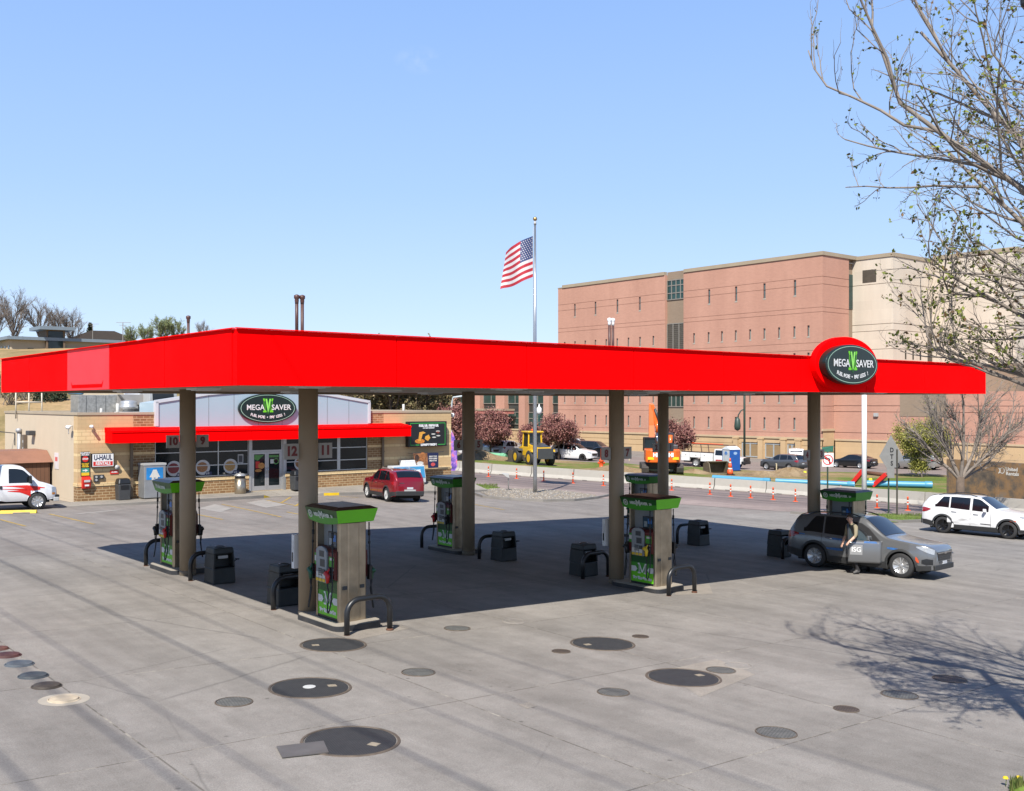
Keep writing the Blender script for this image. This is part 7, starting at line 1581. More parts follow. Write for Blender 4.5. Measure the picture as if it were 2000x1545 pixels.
holes_wall(mb, (y1_, 1.2), (zl(-4), zl(17.3)), [], lambda w_, z, d: (xa+d, w_, z), .2, GB, .05, .10); holes_wall(mb, (xa, xc), (zl(-4), zl(17.3)), slits, lambda w_, z, d: (w_, y1_+d, z), .3, GB, .05, .10, rev_mat=1)
mb.quad((xa, y1_, zl(17.3)), (xc, y1_, zl(17.3)), (xc, 20, zl(17.3)), (xa, 20, zl(17.3)))
y2_ = -15; xd = 40
holes_wall(mb, (y2_, y1_+.5), (zl(-4), zl(17.6)), [], lambda w_, z, d: (xc+d, w_, z), .2, GB, .05, .10); holes_wall(mb, (xc, xd), (zl(-4), zl(17.6)), [], lambda w_, z, d: (w_, y2_+d, z), .2, GB, .05, .10); mb.quad((xc, y2_, zl(17.6)), (xd, y2_, zl(17.6)), (xd, 20, zl(17.6)), (xc, 20, zl(17.6))); mb.build('beige_block', [BEIGE, LOUV], bb, recalc=False)
mb = MB(); mb.box(xa-.1, xc, y1_-.1, y1_+.3, zl(17.3), zl(17.75)); mb.box(xa-.1, xa+.3, y1_+.3, 1.2, zl(17.3), zl(17.75)); mb.box(xc-.1, xd, y2_-.1, y2_+.3, zl(17.6), zl(18.1)); mb.box(xc-.1, xc+.3, y2_+.3, y1_-.1, zl(17.6), zl(18.1)); mb.build('coping', CAPM, bb)
mb = MB(); mb.box(xa-.04, xa, y1_+2.2, y1_+4.0, zl(14.5), zl(16.0)); mb.build('vent_opening', LOUV, bb); mb = MB(); mb.box(xc-1.15, xc-.1, y1_-.05, y1_+.05, zl(-4), zl(9.4)); mb.build('dark_slot', LOUV, bb)
mb = MB(); mb.box(xc-.3, xd, y2_-.3, y2_+2, zl(-6), zl(4.6)); mb.box(xc-.3, xc+.2, y2_+2, y1_, zl(-6), zl(4.6)); mb.build('grey_panel', GREYB, bb)
# street lights on that side
def mast(px, py, h, col, name, label):
    p = G(px, py); o = thing(name, label, 'street light', p); mb = MB(); mb.smooth = True; return o, mb, p
DG_ = M('lamp_green', (.035, .06, .045), .5, 0, .1, 3)
p = at(1454, 900, 110); p.z = gz(p.x, p.y); o = thing('street_light', 'dark green street light with a drooping lamp in front of the pink building', 'street light', p); mb = MB(); mb.smooth = True; h = 9; mb.tube([(0, 0, 0), (0, 0, 12)], .12, 10); mb.build('pole', DG_, o); mb = MB(); mb.smooth = True; zt = CZ-(805-787)/2000*110-p.z; mb.tube([(0, 0, zt+.3), (-.35, 0, zt+.2), (-.65, 0, zt-.3), (-.7, 0, zt-.6)], .07, 8); mb.build('arm', DG_, o); mb = MB(); mb.smooth = True; mb.lathe([(.08, .1), (.28, -.2), (.36, -.9), (.30, -1.25), (.05, -1.4)], 14, (-.75, 0, zt-.6)); mb.build('lamp_head', DG_, o)
p = at(1053, 896, 112); p.z = gz(p.x, p.y); o = thing('street_light', 'teal post lamp with a white globe just right of the flagpole', 'street light', p); zt = CZ-(812-787)/2000*112-p.z; mb = MB(); mb.smooth = True; mb.lathe([(.22, 0), (.22, .6), (.13, .7), (.10, zt), (.16, zt+.1)], 12); mb.build('pole', M('lamp_teal', (.04, .12, .11), .5), o); mb = MB(); mb.smooth = True; mb.lathe([(.16, zt+.1), (.30, zt+.4), (.28, zt+.8), (.10, zt+1.0), (.03, zt+1.3)], 14); mb.build('globe', WHITE, o)
p = at(882.5, 897, 120); p.z = gz(p.x, p.y); o = thing('street_light', 'pale street light with a long arm behind the shop\u2019s right corner', 'street light', p); zt = CZ-(776-787)/2000*120-p.z; mb = MB(); mb.smooth = True; mb.tube([(0, 0, 0), (0, 0, zt-.6), (.15, 0, zt), (2.4, 0, zt+.3)], .10, 8); mb.build('pole', M('lamp_pale', (.45, .5, .52), .4), o); mb = MB(); mb.cbox((2.6, 0, zt+.3), (.7, .3, .14)); mb.build('lamp_head', LGREY, o)
# rusty trench panel and road signs on the right
ang = atan2(BAR[-1].y-BAR[-2].y, BAR[-1].x-BAR[-2].x); p = at(1852, 970, 66); p.z = gz(p.x, p.y)
m, nt, b = nodes('weathered_panel'); tc = N(nt, 'ShaderNodeTexCoord').outputs['Object']; c = ramp(nt, noise(nt, tc, .8, 9., .7), [(.3, (.022, .022, .022)), (.45, (.10, .075, .052)), (.56, (.20, .115, .05)), (.66, (.15, .115, .085)), (.8, (.05, .045, .04))]); nt.links.new(c, b.inputs['Base Color']); b.inputs['Roughness'].default_value = .75
o = thing('trench_panel', 'large rust-stained steel panel standing behind the barriers at the right edge', 'steel panel', p, ang); mb = MB(); mb.box(0, 7.5, -.15, .15, -.1, 2.75); mb.build('plate', m, o); mb = MB(); mb.text('United', .30, (4.7, -.155, 2.35), bold=.008); mb.text('Rentals', .30, (4.75, -.155, 2.08), bold=.008); mb.ring((3.75, 2.24), .12, .2, .12, .2, -.156, n=20); mb.ring((4.05, 2.24), .14, .18, .14, .18, -.158, n=20); mb.build('lettering', OFFW, o); mb = MB()
for x in (.15, 3.7, 7.3): mb.box(x-.1, x+.1, -.2, -.15, -.1, 2.75)
mb.build('edge_rib', m, o)
SGN = M('sign_back', (.30, .295, .28), .45, .3, .12, 3, dirt=.2); POST = M('sign_post', (.06, .055, .04), .7, .2, .3, 4); POSTG = M('sign_post_green', (.035, .06, .035), .7, .2, .3, 4)
pa, pb = G(1735.5, 1003), G(1752, 1008); o = thing('road_sign', 'back of a diamond road sign with DTS lettering on two rusty posts', 'road sign', pa); q = pb-pa
mb = MB(); mb.box(-.035, .035, -.03, .03, 0, 3.35); mb.build('post', POSTG, o); mb = MB(); mb.box(q.x-.035, q.x+.035, q.y-.03, q.y+.03, q.z, q.z+3.5); mb.build('post', POST, o)
c_ = Vector(at(1743, 895, pa.y-.4))-pa; f = q.normalized(); f.z = 0; f.normalize(); r_ = .85; mb = MB(); cx = Vector((c_.x, c_.y+.22, c_.z)); X_ = Vector((1, 0, 0)); Y_ = Vector((0, 1, 0))
zt = .0; hv = 1.08; hh_ = .52
pts = [(0, 1.25), (.52, .05), (.22, -.55), (.20, -1.05), (-.20, -1.05), (-.22, -.55), (-.52, .05)]
mb.prism([(cx.x+a*1.02, cx.z+b_*.98) for a, b_ in ((0, 1.25), (.62, .1), (.18, -.55), (.18, -1.1), (-.18, -1.1), (-.22, -.55), (-.62, .1))], cx.y-.02, cx.y+.0); mb.build('sign_plate', SGN, o)
mb = MB()
for i, ch in enumerate('DTS'): mb.text(ch, .34, (cx.x+.04, cx.y-.022, cx.z+.42-.36*i), bold=.012, sx=.8)
mb.build('lettering', BLKM, o)
p = G(1616.5, 1003); o = thing('road_sign', 'white no-left-turn sign on a green post right of column 4', 'road sign', p); zc_ = CZ+(787-898)/2000*p.y-p.z; mb = MB(); mb.box(-.035, .035, -.02, .04, 0, zc_+.5); mb.build('post', POSTG, o); mb = MB(); mb.box(-.30, .30, -.04, -.022, zc_-.36, zc_+.36); mb.build('sign_plate', WHITE, o); mb = MB(); mb.ring((0, zc_), .225, .275, .225, .275, -.045, n=32); mb.prism([(-.19, zc_+.16), (-.15, zc_+.20), (.19, zc_-.16), (.15, zc_-.20)], -.052, -.048); mb.build('prohibition_ring', BRIGHTR, o); mb = MB(); mb.prism([(.05, zc_-.2), (.12, zc_-.2), (.12, zc_+.06), (-.05, zc_+.12), (-.05, zc_+.18), (-.19, zc_+.08), (-.07, zc_-.02), (-.05, zc_+.05), (.05, zc_+.02)], -.046, -.042); mb.build('arrow', BLKM, o)
mb = MB(); mb.hexa([(-.30, -.03, zc_+.42), (.28, -.03, zc_+.42), (.28, -.01, zc_+.42), (-.30, -.01, zc_+.42)], [(-.30, -.03, zc_+.66), (.30, -.03, zc_+.74), (.30, -.01, zc_+.74), (-.30, -.01, zc_+.66)]); mb.build('green_plate', M('plate_green', (.03, .15, .10), .5, 0, .4, 9), o)
p = G(1688, 1003); o = thing('sign_pole', 'tall round white pole behind the canopy\u2019s right end', 'pole', p); mb = MB(); mb.smooth = True; mb.lathe([(.13, 0), (.13, 7.2)], 18); mb.build('shaft', WHITE, o); mb = MB(); mb.smooth = True; mb.lathe([(.22, 0), (.22, .05), (.14, .1)], 18); mb.lathe([(.14, 7.2), (.14, 7.26), (.02, 7.3)], 18); mb.build('collar', LGREY, o)
# flagpole and flag
p = G(1045, 967); FY = p.y; fp = thing('flagpole', 'tall silver flagpole standing in the gravel bed', 'flagpole', p); hz = CZ+(787-436)/2000*FY-p.z
mb = MB(); mb.smooth = True; mb.lathe([(.125, 0), (.12, 1), (.10, hz*.5), (.06, hz)], 16); mb.build('shaft', M('pole_aluminium', (.45, .46, .47), .28, .8, .1, 1.2), fp); mb = MB(); mb.smooth = True; mb.lathe([(.34, 0), (.34, .05), (.2, .09), (.13, .12)], 18); mb.build('base_flange', ALU, fp); mb = MB(); mb.smooth = True; mb.lathe([(.02, hz+.08)]+[(.13*sin(pi*i/8)+.002, hz+.26-.13*cos(pi*i/8)) for i in range(9)], 14); mb.build('finial', M('brass', (.5, .36, .16), .3, .8), fp); mb = MB(); mb.smooth = True; mb.lathe([(.08, hz-.1), (.08, hz+.1)], 10); mb.tube([(-.1, -.05, hz-.25), (-.14, -.06, hz-1.2), (-.11, -.06, hz-4), (-.12, -.06, 2.0)], .012, 5); mb.build('halyard', LGREY, fp)
fo_ = thing('flag', 'american flag streaming to the left from the flagpole', 'flag', p); zt = CZ+(787-461)/2000*FY-p.z; zb_ = CZ+(787-541)/2000*FY-p.z; hg = zt-zb_
ux = FY/2000.
def fl(s, t):                                            # s along the fly, t down the hoist
    x = -.12-(s*1.62+.10*sin(3*s))*(1+.22*t*s); z = zt-t*hg*(1+.02*s)-s*(.50+.10*s)+.10*sin(5*s+2.5*t)*s+.05*s*sin(9*s)
    y = -.06+1.9*s+.17*sin(7.5*s+1.8*t)*min(1, 3*s)+.07*sin(14*s-3*t)*s
    return Vector((x, y, z))
mb = MB(); mb.smooth = True; ns, ntt = 40, 26; mb.grid(lambda a, b: fl(a, b), ns, ntt)
for k, f in enumerate(mb.f):
    i, j = k % ns, k // ns; st_ = j//2; mb.m[k] = 2 if (i < 16 and j < 14) else (0 if st_ % 2 == 0 else 1)
mb.build('cloth', [M('flag_red', (.42, .015, .03), .7), M('flag_white', (.62, .60, .60), .7), M('flag_blue', (.035, .055, .16), .7)], fo_, recalc=False)
mb = MB()
for r in range(9):
    for cidx in range(6 if r % 2 == 0 else 5):
        s = (.06+.135*cidx if r % 2 == 0 else .1275+.135*cidx)/2; s = s*1.0+.0; t = (.05+.054*r)
        pc = fl(s, t); du = (fl(s+.01, t)-pc).normalized(); dv = (fl(s, t+.01)-pc).normalized(); n_ = du.cross(dv).normalized()
        for e in (-.012, .012):
            P5 = []
            for i in range(10): a = pi*i/5; rr = .055 if i % 2 == 0 else .024; P5.append(pc+n_*e+du*(rr*sin(a))-dv*(rr*cos(a)))
            mb.poly(P5)
mb.build('star', M('flag_white', (.62, .60, .60)), fo_)
p = G(993, 961); o = thing('flood_light', 'small flat flood light on a thin post left of the flagpole', 'flood light', p); hz = CZ+(787-925)/2000*p.y-p.z; mb = MB(); mb.smooth = True; mb.tube([(0, 0, 0), (0, 0, hz-.25), (-.06, 0, hz-.1)], .035, 8); mb.build('post', ALU, o); mb = MB(); mb.hexa([(-.12, -.2, hz-.2), (.06, -.2, hz-.28), (.06, .2, hz-.28), (-.12, .2, hz-.2)], [(-.40, -.2, hz+.02), (.02, -.2, hz-.02), (.02, .2, hz-.02), (-.40, .2, hz+.02)]); mb.build('lamp_head', LGREY, o, bevel=.01)
# ---------------------------------------------------------------- trees
def rot_to(d, ang, rg):
    a = d.orthogonal().normalized(); a = Matrix.Rotation(rg.random()*2*pi, 3, d) @ a
    return (d*cos(ang)+a*sin(ang)).normalized()
def grow(mb, tips, p, d, L, r, lv, rg, o, mids=None):
    """recursive limb: o holds per-level lists"""
    n = o['seg'][lv]; P = [p.copy()]; R = [r]; dd = d.copy(); q = p.copy(); step = L/n
    for i in range(n):
        j = o['jit'][lv]
        if o.get('zmin') and q.z < o['zmin']+.25*lv and lv > 0: dd = Vector((dd.x, dd.y, abs(dd.z)*.6+.15)).normalized()
        if o.get('zmin') and q.x < -4.0-.5*sin(3*q.y+2*q.z): dd = Vector((dd.x*.35+.06, dd.y, dd.z+.12)).normalized()
        dd = (dd+Vector((rg.gauss(0, j), rg.gauss(0, j), rg.gauss(0, j)+o['up'][lv]))).normalized(); q = q+dd*step; P.append(q.copy()); R.append(r*lerp(1, o['tap'][lv], (i+1)/n))
    mb.tube(P, R, o['sides'][lv], cap=False)
    if lv == len(o['seg'])-1:
        for i in range(1, n+1): tips.append((P[i], dd.copy()))
        return
    k = o['kids'][lv]; k = max(1, int(k*rg.uniform(.8, 1.2)))
    for i in range(k):
        t = lerp(o['from'][lv], 1, (i+rg.random())/k); f = t*n; a = min(int(f), n-1); pp = P[a].lerp(P[a+1], f-a); rr = lerp(R[a], R[a+1], f-a)
        dir_ = (P[a+1]-P[a]).normalized(); nd = rot_to(dir_, o['ang'][lv]*rg.uniform(.6, 1.3), rg)
        if o.get('out'): 
            w_ = Vector((pp.x, pp.y, 0)); nd = (nd+w_.normalized()*o['out']*(1 if w_.length > .3 else 0)).normalized()
        grow(mb, tips, pp, nd, L*o['len'][lv]*rg.uniform(.7, 1.15)*(1-.35*t*o.get('short', 1)), min(rr*.85, r*o['rad'][lv]), lv+1, rg, o)
def leaf(mb, p, s, rg, flat=.0):
    a = Vector((rg.gauss(0, 1), rg.gauss(0, 1), rg.gauss(0, 1))).normalized(); b = a.orthogonal().normalized(); b = Matrix.Rotation(rg.random()*6.28, 3, a) @ b; c = a.cross(b)
    s *= rg.uniform(.6, 1.35); mb.add([p-b*s*.1, p+b*s*.5+c*s*.36, p+b*s*1.1, p+b*s*.5-c*s*.36], [(0, 1, 2, 3)])
def bark(name, col): return M(name, col, .9, 0, .3, 4, bump=.4, fine=30)
BARK_G = bark('grey_bark', (.25, .21, .175)); BARK_B = bark('brown_bark', (.13, .095, .07)); BARK_T = bark('twig_bark', (.20, .165, .14))
def leafset(name, cols): return [M('%s_%d' % (name, i), c, .7, 0, .2, 5, spec=.3) for i, c in enumerate(cols)]
def tree(name, label, cat, loc, seed, o, start, bk, leaves=None, lsize=.06, per=1., group=None, stems=None):
    rg = random.Random(seed); t = thing(name, label, cat, loc, 0, group); mb = MB(); mb.smooth = True; tips = []
    for (p, d, L, r) in start: grow(mb, tips, Vector(p), Vector(d).normalized(), L, r, 0, rg, o)
    mb.build('trunk', bk, t, recalc=False)
    if leaves:
        lb = MB()
        for p, d in tips:
            k = per if per >= 1 else (1 if rg.random() < per else 0)
            for i in range(int(k)):
                lb.cm = min(int(rg.random()**1.3*len(leaves)), len(leaves)-1)
                leaf(lb, p+Vector((rg.gauss(0, 1), rg.gauss(0, 1), rg.gauss(0, 1)))*lsize*(1.6 if per > 1 else .4), lsize, rg)
        lb.build('crown', leaves, t, recalc=False)
    return t
# the budding tree at the right edge; its trunk stands outside the view
LV_BUD = leafset('bud_leaf', [(.14, .17, .02), (.21, .24, .03), (.10, .11, .02), (.14, .08, .03)])
OT = dict(seg=[7, 7, 6, 5, 4], jit=[.05, .09, .12, .15, .18], up=[.04, .05, .035, .02, .01], tap=[.45, .35, .35, .4, .4], sides=[10, 7, 5, 4, 3], kids=[10, 8, 8, 6], ang=[.85, .62, .62, .65], len=[.85, .56, .48, .42], rad=[.5, .42, .42, .45], short=.7)
OT['from'] = [.22, .15, .12, .1]
tp = Vector((8.9, 12.4)); tz = gz(tp.x, tp.y)
rt = thing('budding_tree', 'bare budding tree reaching in over the canopy from the right edge', 'tree', (tp.x, tp.y, tz)); rg = random.Random(21); mb = MB(); mb.smooth = True; tips = []
mb.tube([(0, 0, -.1), (0, .02, 1.2), (-.05, .05, 2.3), (-.15, .05, 3.4)], [.30, .22, .19, .17], 12)
OL = {k: (v[1:] if isinstance(v, list) else v) for k, v in OT.items()}; OL['zmin'] = 5.0; OL['jit'] = [.045, .10, .14, .18]; OL['up'] = [.035, .035, .02, .01]; OL['rad'] = [.40, .40, .42]; OL['kids'] = [10, 8, 6]; OL['len'] = [.50, .48, .44]
mb.tube([(-.15, .05, 3.3), (-.2, .0, 4.4), (-.12, .05, 5.6), (-.2, .1, 7.2), (-.1, .1, 9)], [.17, .15, .12, .08, .04], 10)
LIMBS = [((-.2, 0, 4.2), (-.95, -.05, .17), 4.5, .046), ((-.2, 0, 4.6), (-.9, .40, .14), 4.2, .045), ((-.2, 0, 4.8), (-.80, -.5, .22), 4.2, .045), ((-.15, .05, 5.2), (-.85, .25, .55), 5.9, .060), ((-.15, .05, 5.0), (-.80, -.3, .55), 5.6, .060),
         ((-.15, .05, 5.3), (-.72, .05, .72), 6.4, .066), ((-.12, .05, 5.4), (-.65, -.4, .75), 6.0, .060), ((-.15, .05, 5.6), (-.58, .42, .8), 6.0, .060), ((-.15, .1, 5.8), (-.48, -.1, .95), 6.0, .058), ((-.15, .1, 6.0), (-.3, .2, 1), 5.6, .055), ((-.12, .05, 5.0), (.8, -.3, .6), 4.0, .06), ((-.12, .05, 5.2), (.5, .8, .6), 4.0, .06), ((-.15, .05, 4.9), (-.88, -.2, .38), 5.0, .050), ((-.15, .05, 4.6), (-.92, .0, .42), 5.2, .05)]
for p, d, L, r in LIMBS: grow(mb, tips, Vector(p), Vector(d).normalized(), L*(.92 if d[2] > .65 else .74 if L > 4.9 else .80), r*.9, 0, rg, OL)
mb.build('trunk', BARK_G, rt, recalc=False); lb = MB()
for p, d in tips:
    if rg.random() < .22:
        k = rg.choice((1, 1, 2, 3, 4))
        for i in range(k): lb.cm = min(int(rg.random()**1.4*4), 3); leaf(lb, p+Vector((rg.gauss(0, .012), rg.gauss(0, .012), rg.gauss(0, .015))), .045, rg)
lb.build('crown', LV_BUD, rt, recalc=False)
# bare vase-shaped tree behind the white SUV
OM = dict(seg=[5, 6, 5, 4], jit=[.06, .10, .14, .18], up=[.09, .06, .03, .01], tap=[.4, .35, .4, .5], sides=[8, 6, 4, 3], kids=[9, 8, 7], ang=[.5, .6, .65], len=[.60, .52, .48], rad=[.45, .4, .42], short=.6); OM['from'] = [.2, .12, .1]
p = at(1876, 1000, 55); p.z = gz(p.x, p.y)
tree('bare_tree', 'bare many-limbed tree between the white SUV and the rusty panel', 'tree', p, 5, {k: v for k, v in OM.items()}, [((0, 0, 1.9), (x, y, z), L, r) for x, y, z, L, r in ((-.75, .1, .75, 3.6, .10), (-.35, .2, 1, 4.2, .11), (.05, -.2, 1, 4.4, .11), (.4, .1, .95, 4.2, .10), (.85, .0, .75, 4.0, .10), (.6, -.4, .8, 3.6, .08), (-.5, -.3, .9, 3.8, .08), (1., .2, .45, 3.6, .07))]+[((0, 0, -.1), (0, 0, 1), .001, .01)], BARK_G, LV_BUD, .06, .03)
o = bpy.data.objects['bare_tree']; mb = MB(); mb.smooth = True; mb.tube([(0, 0, -.1), (.02, 0, .4), (-.02, 0, 1.2), (0, 0, 2.1)], [.32, .25, .22, .2], 12); mb.build('lower_trunk', BARK_B, o)
# crabapples with purple leaves
LV_CR = leafset('crab_leaf', [(.24, .095, .085), (.32, .14, .115), (.16, .055, .055), (.40, .21, .16)])
OC = dict(seg=[4, 5, 4, 3], jit=[.08, .14, .18, .2], up=[.02, .02, .01, 0], tap=[.5, .4, .4, .5], sides=[7, 5, 4, 3], kids=[8, 8, 6], ang=[.7, .7, .75], len=[.62, .55, .5], rad=[.5, .45, .45], short=.4); OC['from'] = [.25, .2, .2]
def crab(px, py, h, w_, seed, label):
    p = G(px, py); k = h/4.6; st = []
    t = tree('crabapple_tree', label, 'tree', p, seed, OC, st+[((0, 0, 1.5*k), (cos(a)*w_, sin(a)*w_, .75), 1.9*k, .07) for a in (0.2, 1.1, 2.1, 3.0, 3.9, 4.8, 5.6)]+[((0, 0, 1.5*k), (.1, 0, 1), 2.2*k, .08), ((0, 0, 1.5*k), (-.3, .2, 1), 2.0*k, .08)], BARK_B, LV_CR, .15, 3, 'purple-leaved crabapple trees')
    mb = MB(); mb.smooth = True; mb.tube([(.0, 0, -.1), (.03, .02, .7*k), (0, 0, 1.55*k)], [.13, .10, .09], 8); mb.build('lower_trunk', BARK_B, t)
crab(957.7, 893, 4.9, .95, 11, 'purple crabapple tree left of the flagpole, above the white SUVs'); crab(1091, 898, 4.8, .95, 12, 'purple crabapple tree right of the flagpole, above the white and dark SUV'); crab(890, 900, 5.4, .8, 13, 'purple crabapple tree half behind column 6, next to the feather flag'); crab(1318, 908, 4.4, .8, 14, 'purple crabapple tree between the excavator and the service truck'); crab(1045, 893, 3.6, .8, 15, 'small purple crabapple directly behind the flagpole')
LV_YG = leafset('yellow_leaf', [(.30, .29, .06), (.38, .36, .085), (.22, .22, .05)])
p = G(1801, 932); tree('young_tree', 'small rounded yellow-green tree in front of the silver minivan', 'tree', p, 17, OC, [((0, 0, -.1), (0, 0, 1), 1.5, .07)]+[((0, 0, 1.4), (cos(a)*.7, sin(a)*.7, .95), 2.3, .05) for a in (0, .9, 1.8, 2.7, 3.6, 4.5, 5.4)]+[((0, 0, 1.4), (0, 0, 1), 2.8, .06)], BARK_T, LV_YG, .11, 4)
# woods behind the shop and trees on the hill
LV_OL = leafset('olive_leaf', [(.20, .17, .075), (.26, .21, .10), (.15, .13, .06), (.30, .22, .12)]); LV_GR = leafset('spring_leaf', [(.27, .33, .13), (.34, .39, .18), (.21, .25, .10)]); LV_DK = leafset('fir_leaf', [(.02, .035, .015), (.03, .045, .02)])
OB = dict(seg=[5, 6, 5, 4], jit=[.05, .10, .13, .16], up=[.05, .07, .04, .02], tap=[.4, .35, .4, .5], sides=[7, 5, 4, 3], kids=[9, 9, 8], ang=[.5, .55, .6], len=[.62, .5, .45], rad=[.5, .42, .42], short=.5); OB['from'] = [.3, .15, .1]
def far(px, Y, h, seed, label, kind, grp, pyb=None):
    x = (px-CX0)/FPX*Y; loc = Vector((x, Y, gz(x, Y)-.1)); st = [((0, 0, 0), (0, 0, 1), h*.42, h*.022)]+[((0, 0, h*(.16+.05*i)), (cos(a)*.55, sin(a)*.55, 1), h*.5, h*.013) for i, a in enumerate((.3, 2.4, 4.4, 1.3, 3.4, 5.4))]
    lv = dict(bare=(LV_OL, h*.012, .0), olive=(LV_OL, h*.022, .7), spring=(LV_GR, h*.020, .55))[kind]
    return tree('bare_tree' if kind == 'bare' else 'leafy_tree', label, 'tree', loc, seed, OB, st, BARK_T if kind == 'bare' else BARK_B, lv[0] if lv[2] else None, lv[1], lv[2], grp)
def hgt(px, py, Y): return CZ+(HZ-py)/FPX*Y-gz((px-CX0)/FPX*Y, Y)
for i, (px, py, Y, lb) in enumerate(((28, 572, 215, 'tallest bare tree on the hilltop at the left edge'), (-12, 590, 205, 'bare hilltop tree cut by the left edge of the view'), (78, 590, 218, 'bare hilltop tree, second group from the left edge'), (112, 600, 222, 'bare hilltop tree in the middle of the row'), (140, 608, 226, 'bare hilltop tree at the right end of the row'))):
    far(px, Y, hgt(px, py, Y), 30+i, lb, 'bare', 'bare trees on the hilltop')
for i, (px, py, Y, lb) in enumerate(((318, 622, 175, 'tallest pale green tree on the skyline above the canopy'), (345, 628, 178, 'pale green tree just left of the single brown vent pipes'), (285, 636, 172, 'pale green tree in the middle of the skyline clump'), (255, 640, 176, 'lowest pale green tree beside the television aerial'))):
    far(px, Y, hgt(px, py, Y), 40+i, lb, 'spring', 'pale green trees on the skyline')
far(398, 190, hgt(398, 629, 190), 46, 'thin bare tree showing over the canopy edge right of the vent pipes', 'bare', None)
for i, (px, py, Y, lb) in enumerate(((715, 700, 118, 'olive tree in the wood right of the shop gable'), (742, 690, 128, 'tall olive tree in the wood above the shop roof'), (770, 700, 120, 'olive tree in the wood above the brown brick strip'), (800, 695, 130, 'olive tree in the wood above the awning end'), (826, 700, 122, 'olive tree in the wood above the menu board'), (850, 705, 132, 'olive tree in the wood next to the pink wing'))):
    far(px, Y, hgt(px, py, Y), 50+i, lb, 'olive', 'olive trees in the wood behind the shop')
p = at(176, 640, 235); p.z = gz(p.x, p.y); t = thing('fir_tree', 'small dark fir tree beside the dark-roofed house', 'tree', p); rg = random.Random(9); h = hgt(176, 633, 235); mb = MB(); mb.smooth = True; mb.tube([(0, 0, 0), (0, 0, h)], [.3, .03], 7); mb.build('trunk', BARK_B, t); mb = MB()
for i in range(1500):
    z = rg.random()**.8; r_ = (1-z)*h*.26*rg.random()**.5; a = rg.random()*6.28; mb.cm = rg.randrange(2); leaf(mb, Vector((r_*cos(a), r_*sin(a), h*(.12+.88*z)-.15*r_)), .45, rg)
mb.build('crown', LV_DK, t, recalc=False)
# scrub on the slope behind the shop
rg = random.Random(77)
SCR = [(20, 800, 92, 2.2), (48, 796, 95, 2.4), (70, 788, 98, 2.6), (5, 778, 102, 2.5), (230, 778, 112, 2.0), (262, 776, 116, 2.0), (30, 772, 112, 3.0), (85, 772, 118, 2.5)]
for i, (px, py, Y, r_) in enumerate(SCR):
    x = (px-CX0)/FPX*Y; p = Vector((x, Y, gz(x, Y))); b_ = thing('scrub_bush', 'straggly brown-green bush on the slope behind the shop roof', 'bush', p, 0, 'straggly bushes on the slope'); mb = MB(); mb.smooth = True; tips = []
    for k in range(9): a = rg.random()*6.28; grow(mb, tips, Vector((rg.gauss(0, .3), rg.gauss(0, .3), -.1)), Vector((cos(a)*.6, sin(a)*.6, .9)).normalized(), r_*.8, .04, 0, rg, dict(seg=[4, 4, 3], jit=[.12, .15, .2], up=[.02, .02, 0], tap=[.5, .5, .5], sides=[4, 3, 3], kids=[6, 5], ang=[.6, .7], len=[.6, .5], rad=[.5, .5], short=.4, **{'from': [.2, .2]}))
    mb.build('trunk', BARK_T, b_, recalc=False); lb = MB()
    for p_, d in tips:
        if rg.random() < .5: lb.cm = rg.randrange(4); leaf(lb, p_, .16, rg)
    lb.build('crown', LV_OL, b_, recalc=False)
p = at(98, 800, 94); p = Vector((p.x, p.y, gz(p.x, p.y))); o = thing('dark_bush', 'dense dark clipped bush with a yellow sprig on the slope', 'bush', p); mb = MB(); rg = random.Random(3)
for i in range(1800):
    a = rg.random()*6.28; z = rg.random(); r_ = 1.5*(1-.5*z*z)*rg.random()**.4; mb.cm = rg.randrange(2); leaf(mb, Vector((r_*cos(a), r_*sin(a), 1.9*z)), .2, rg)
mb.build('crown', LV_DK, o, recalc=False); mb = MB()
for i in range(120): mb.cm = rg.randrange(2); leaf(mb, Vector((rg.gauss(.2, .3), rg.gauss(0, .3), 2.0+rg.gauss(0, .15))), .14, rg)
mb.build('yellow_sprig', leafset('sprig', [(.4, .38, .04), (.3, .3, .03)]), o, recalc=False)
# ---------------------------------------------------------------- houses and poles on the hill
def hill(px, Y): x = (px-CX0)/FPX*Y; return Vector((x, Y, gz(x, Y)))
p = hill(22, 180); ap = thing('apartment_block', 'cream two-storey block with flat blue-grey roof edges on the hill', 'building', p, TH); ZT = CZ+(787-663)/2000*180-p.z; CR = M('cream_wall', (.45, .38, .27), .85, 0, .06, .3); RF = M('roof_edge', (.22, .27, .31), .5, .2)
mb = MB(); mb.box(0, 19, 0, 16, -4, ZT); mb.build('wall', CR, ap); mb = MB(); mb.box(-.9, 19.5, -.9, 16.5, ZT, ZT+.55); mb.build('roof', RF, ap); mb = MB(); mb.box(5.6, 8.8, -.8, 4, -4, ZT+1.9); mb.build('stair_tower', M('tower_brown', (.16, .11, .07), .85), ap); mb = MB(); mb.box(4.2, 10.2, -2.0, 5, ZT+1.9, ZT+2.5); mb.build('tower_roof', RF, ap); mb = MB(); mb.box(5.9, 8.4, -.86, -.8, ZT-3, ZT+1.7); mb.build('tower_glass', GLASSD, ap)
for x in (3.2, 10.0, 13.4, 16.5):
    for dz in (2.0, 4.8): wn = MB(); wn.box(x-.5, x+.5, -.06, 0, ZT-dz-.6, ZT-dz+.6); wn.build('window', GLASSD, ap)
for y in (1.6, 4.2, 6.8, 9.4):
    for dz in (1.6, 4.4): wn = MB(); wn.box(-.06, 0, y-.45, y+.45, ZT-dz-.7, ZT-dz+.6); wn.build('window', GLASSD, ap)
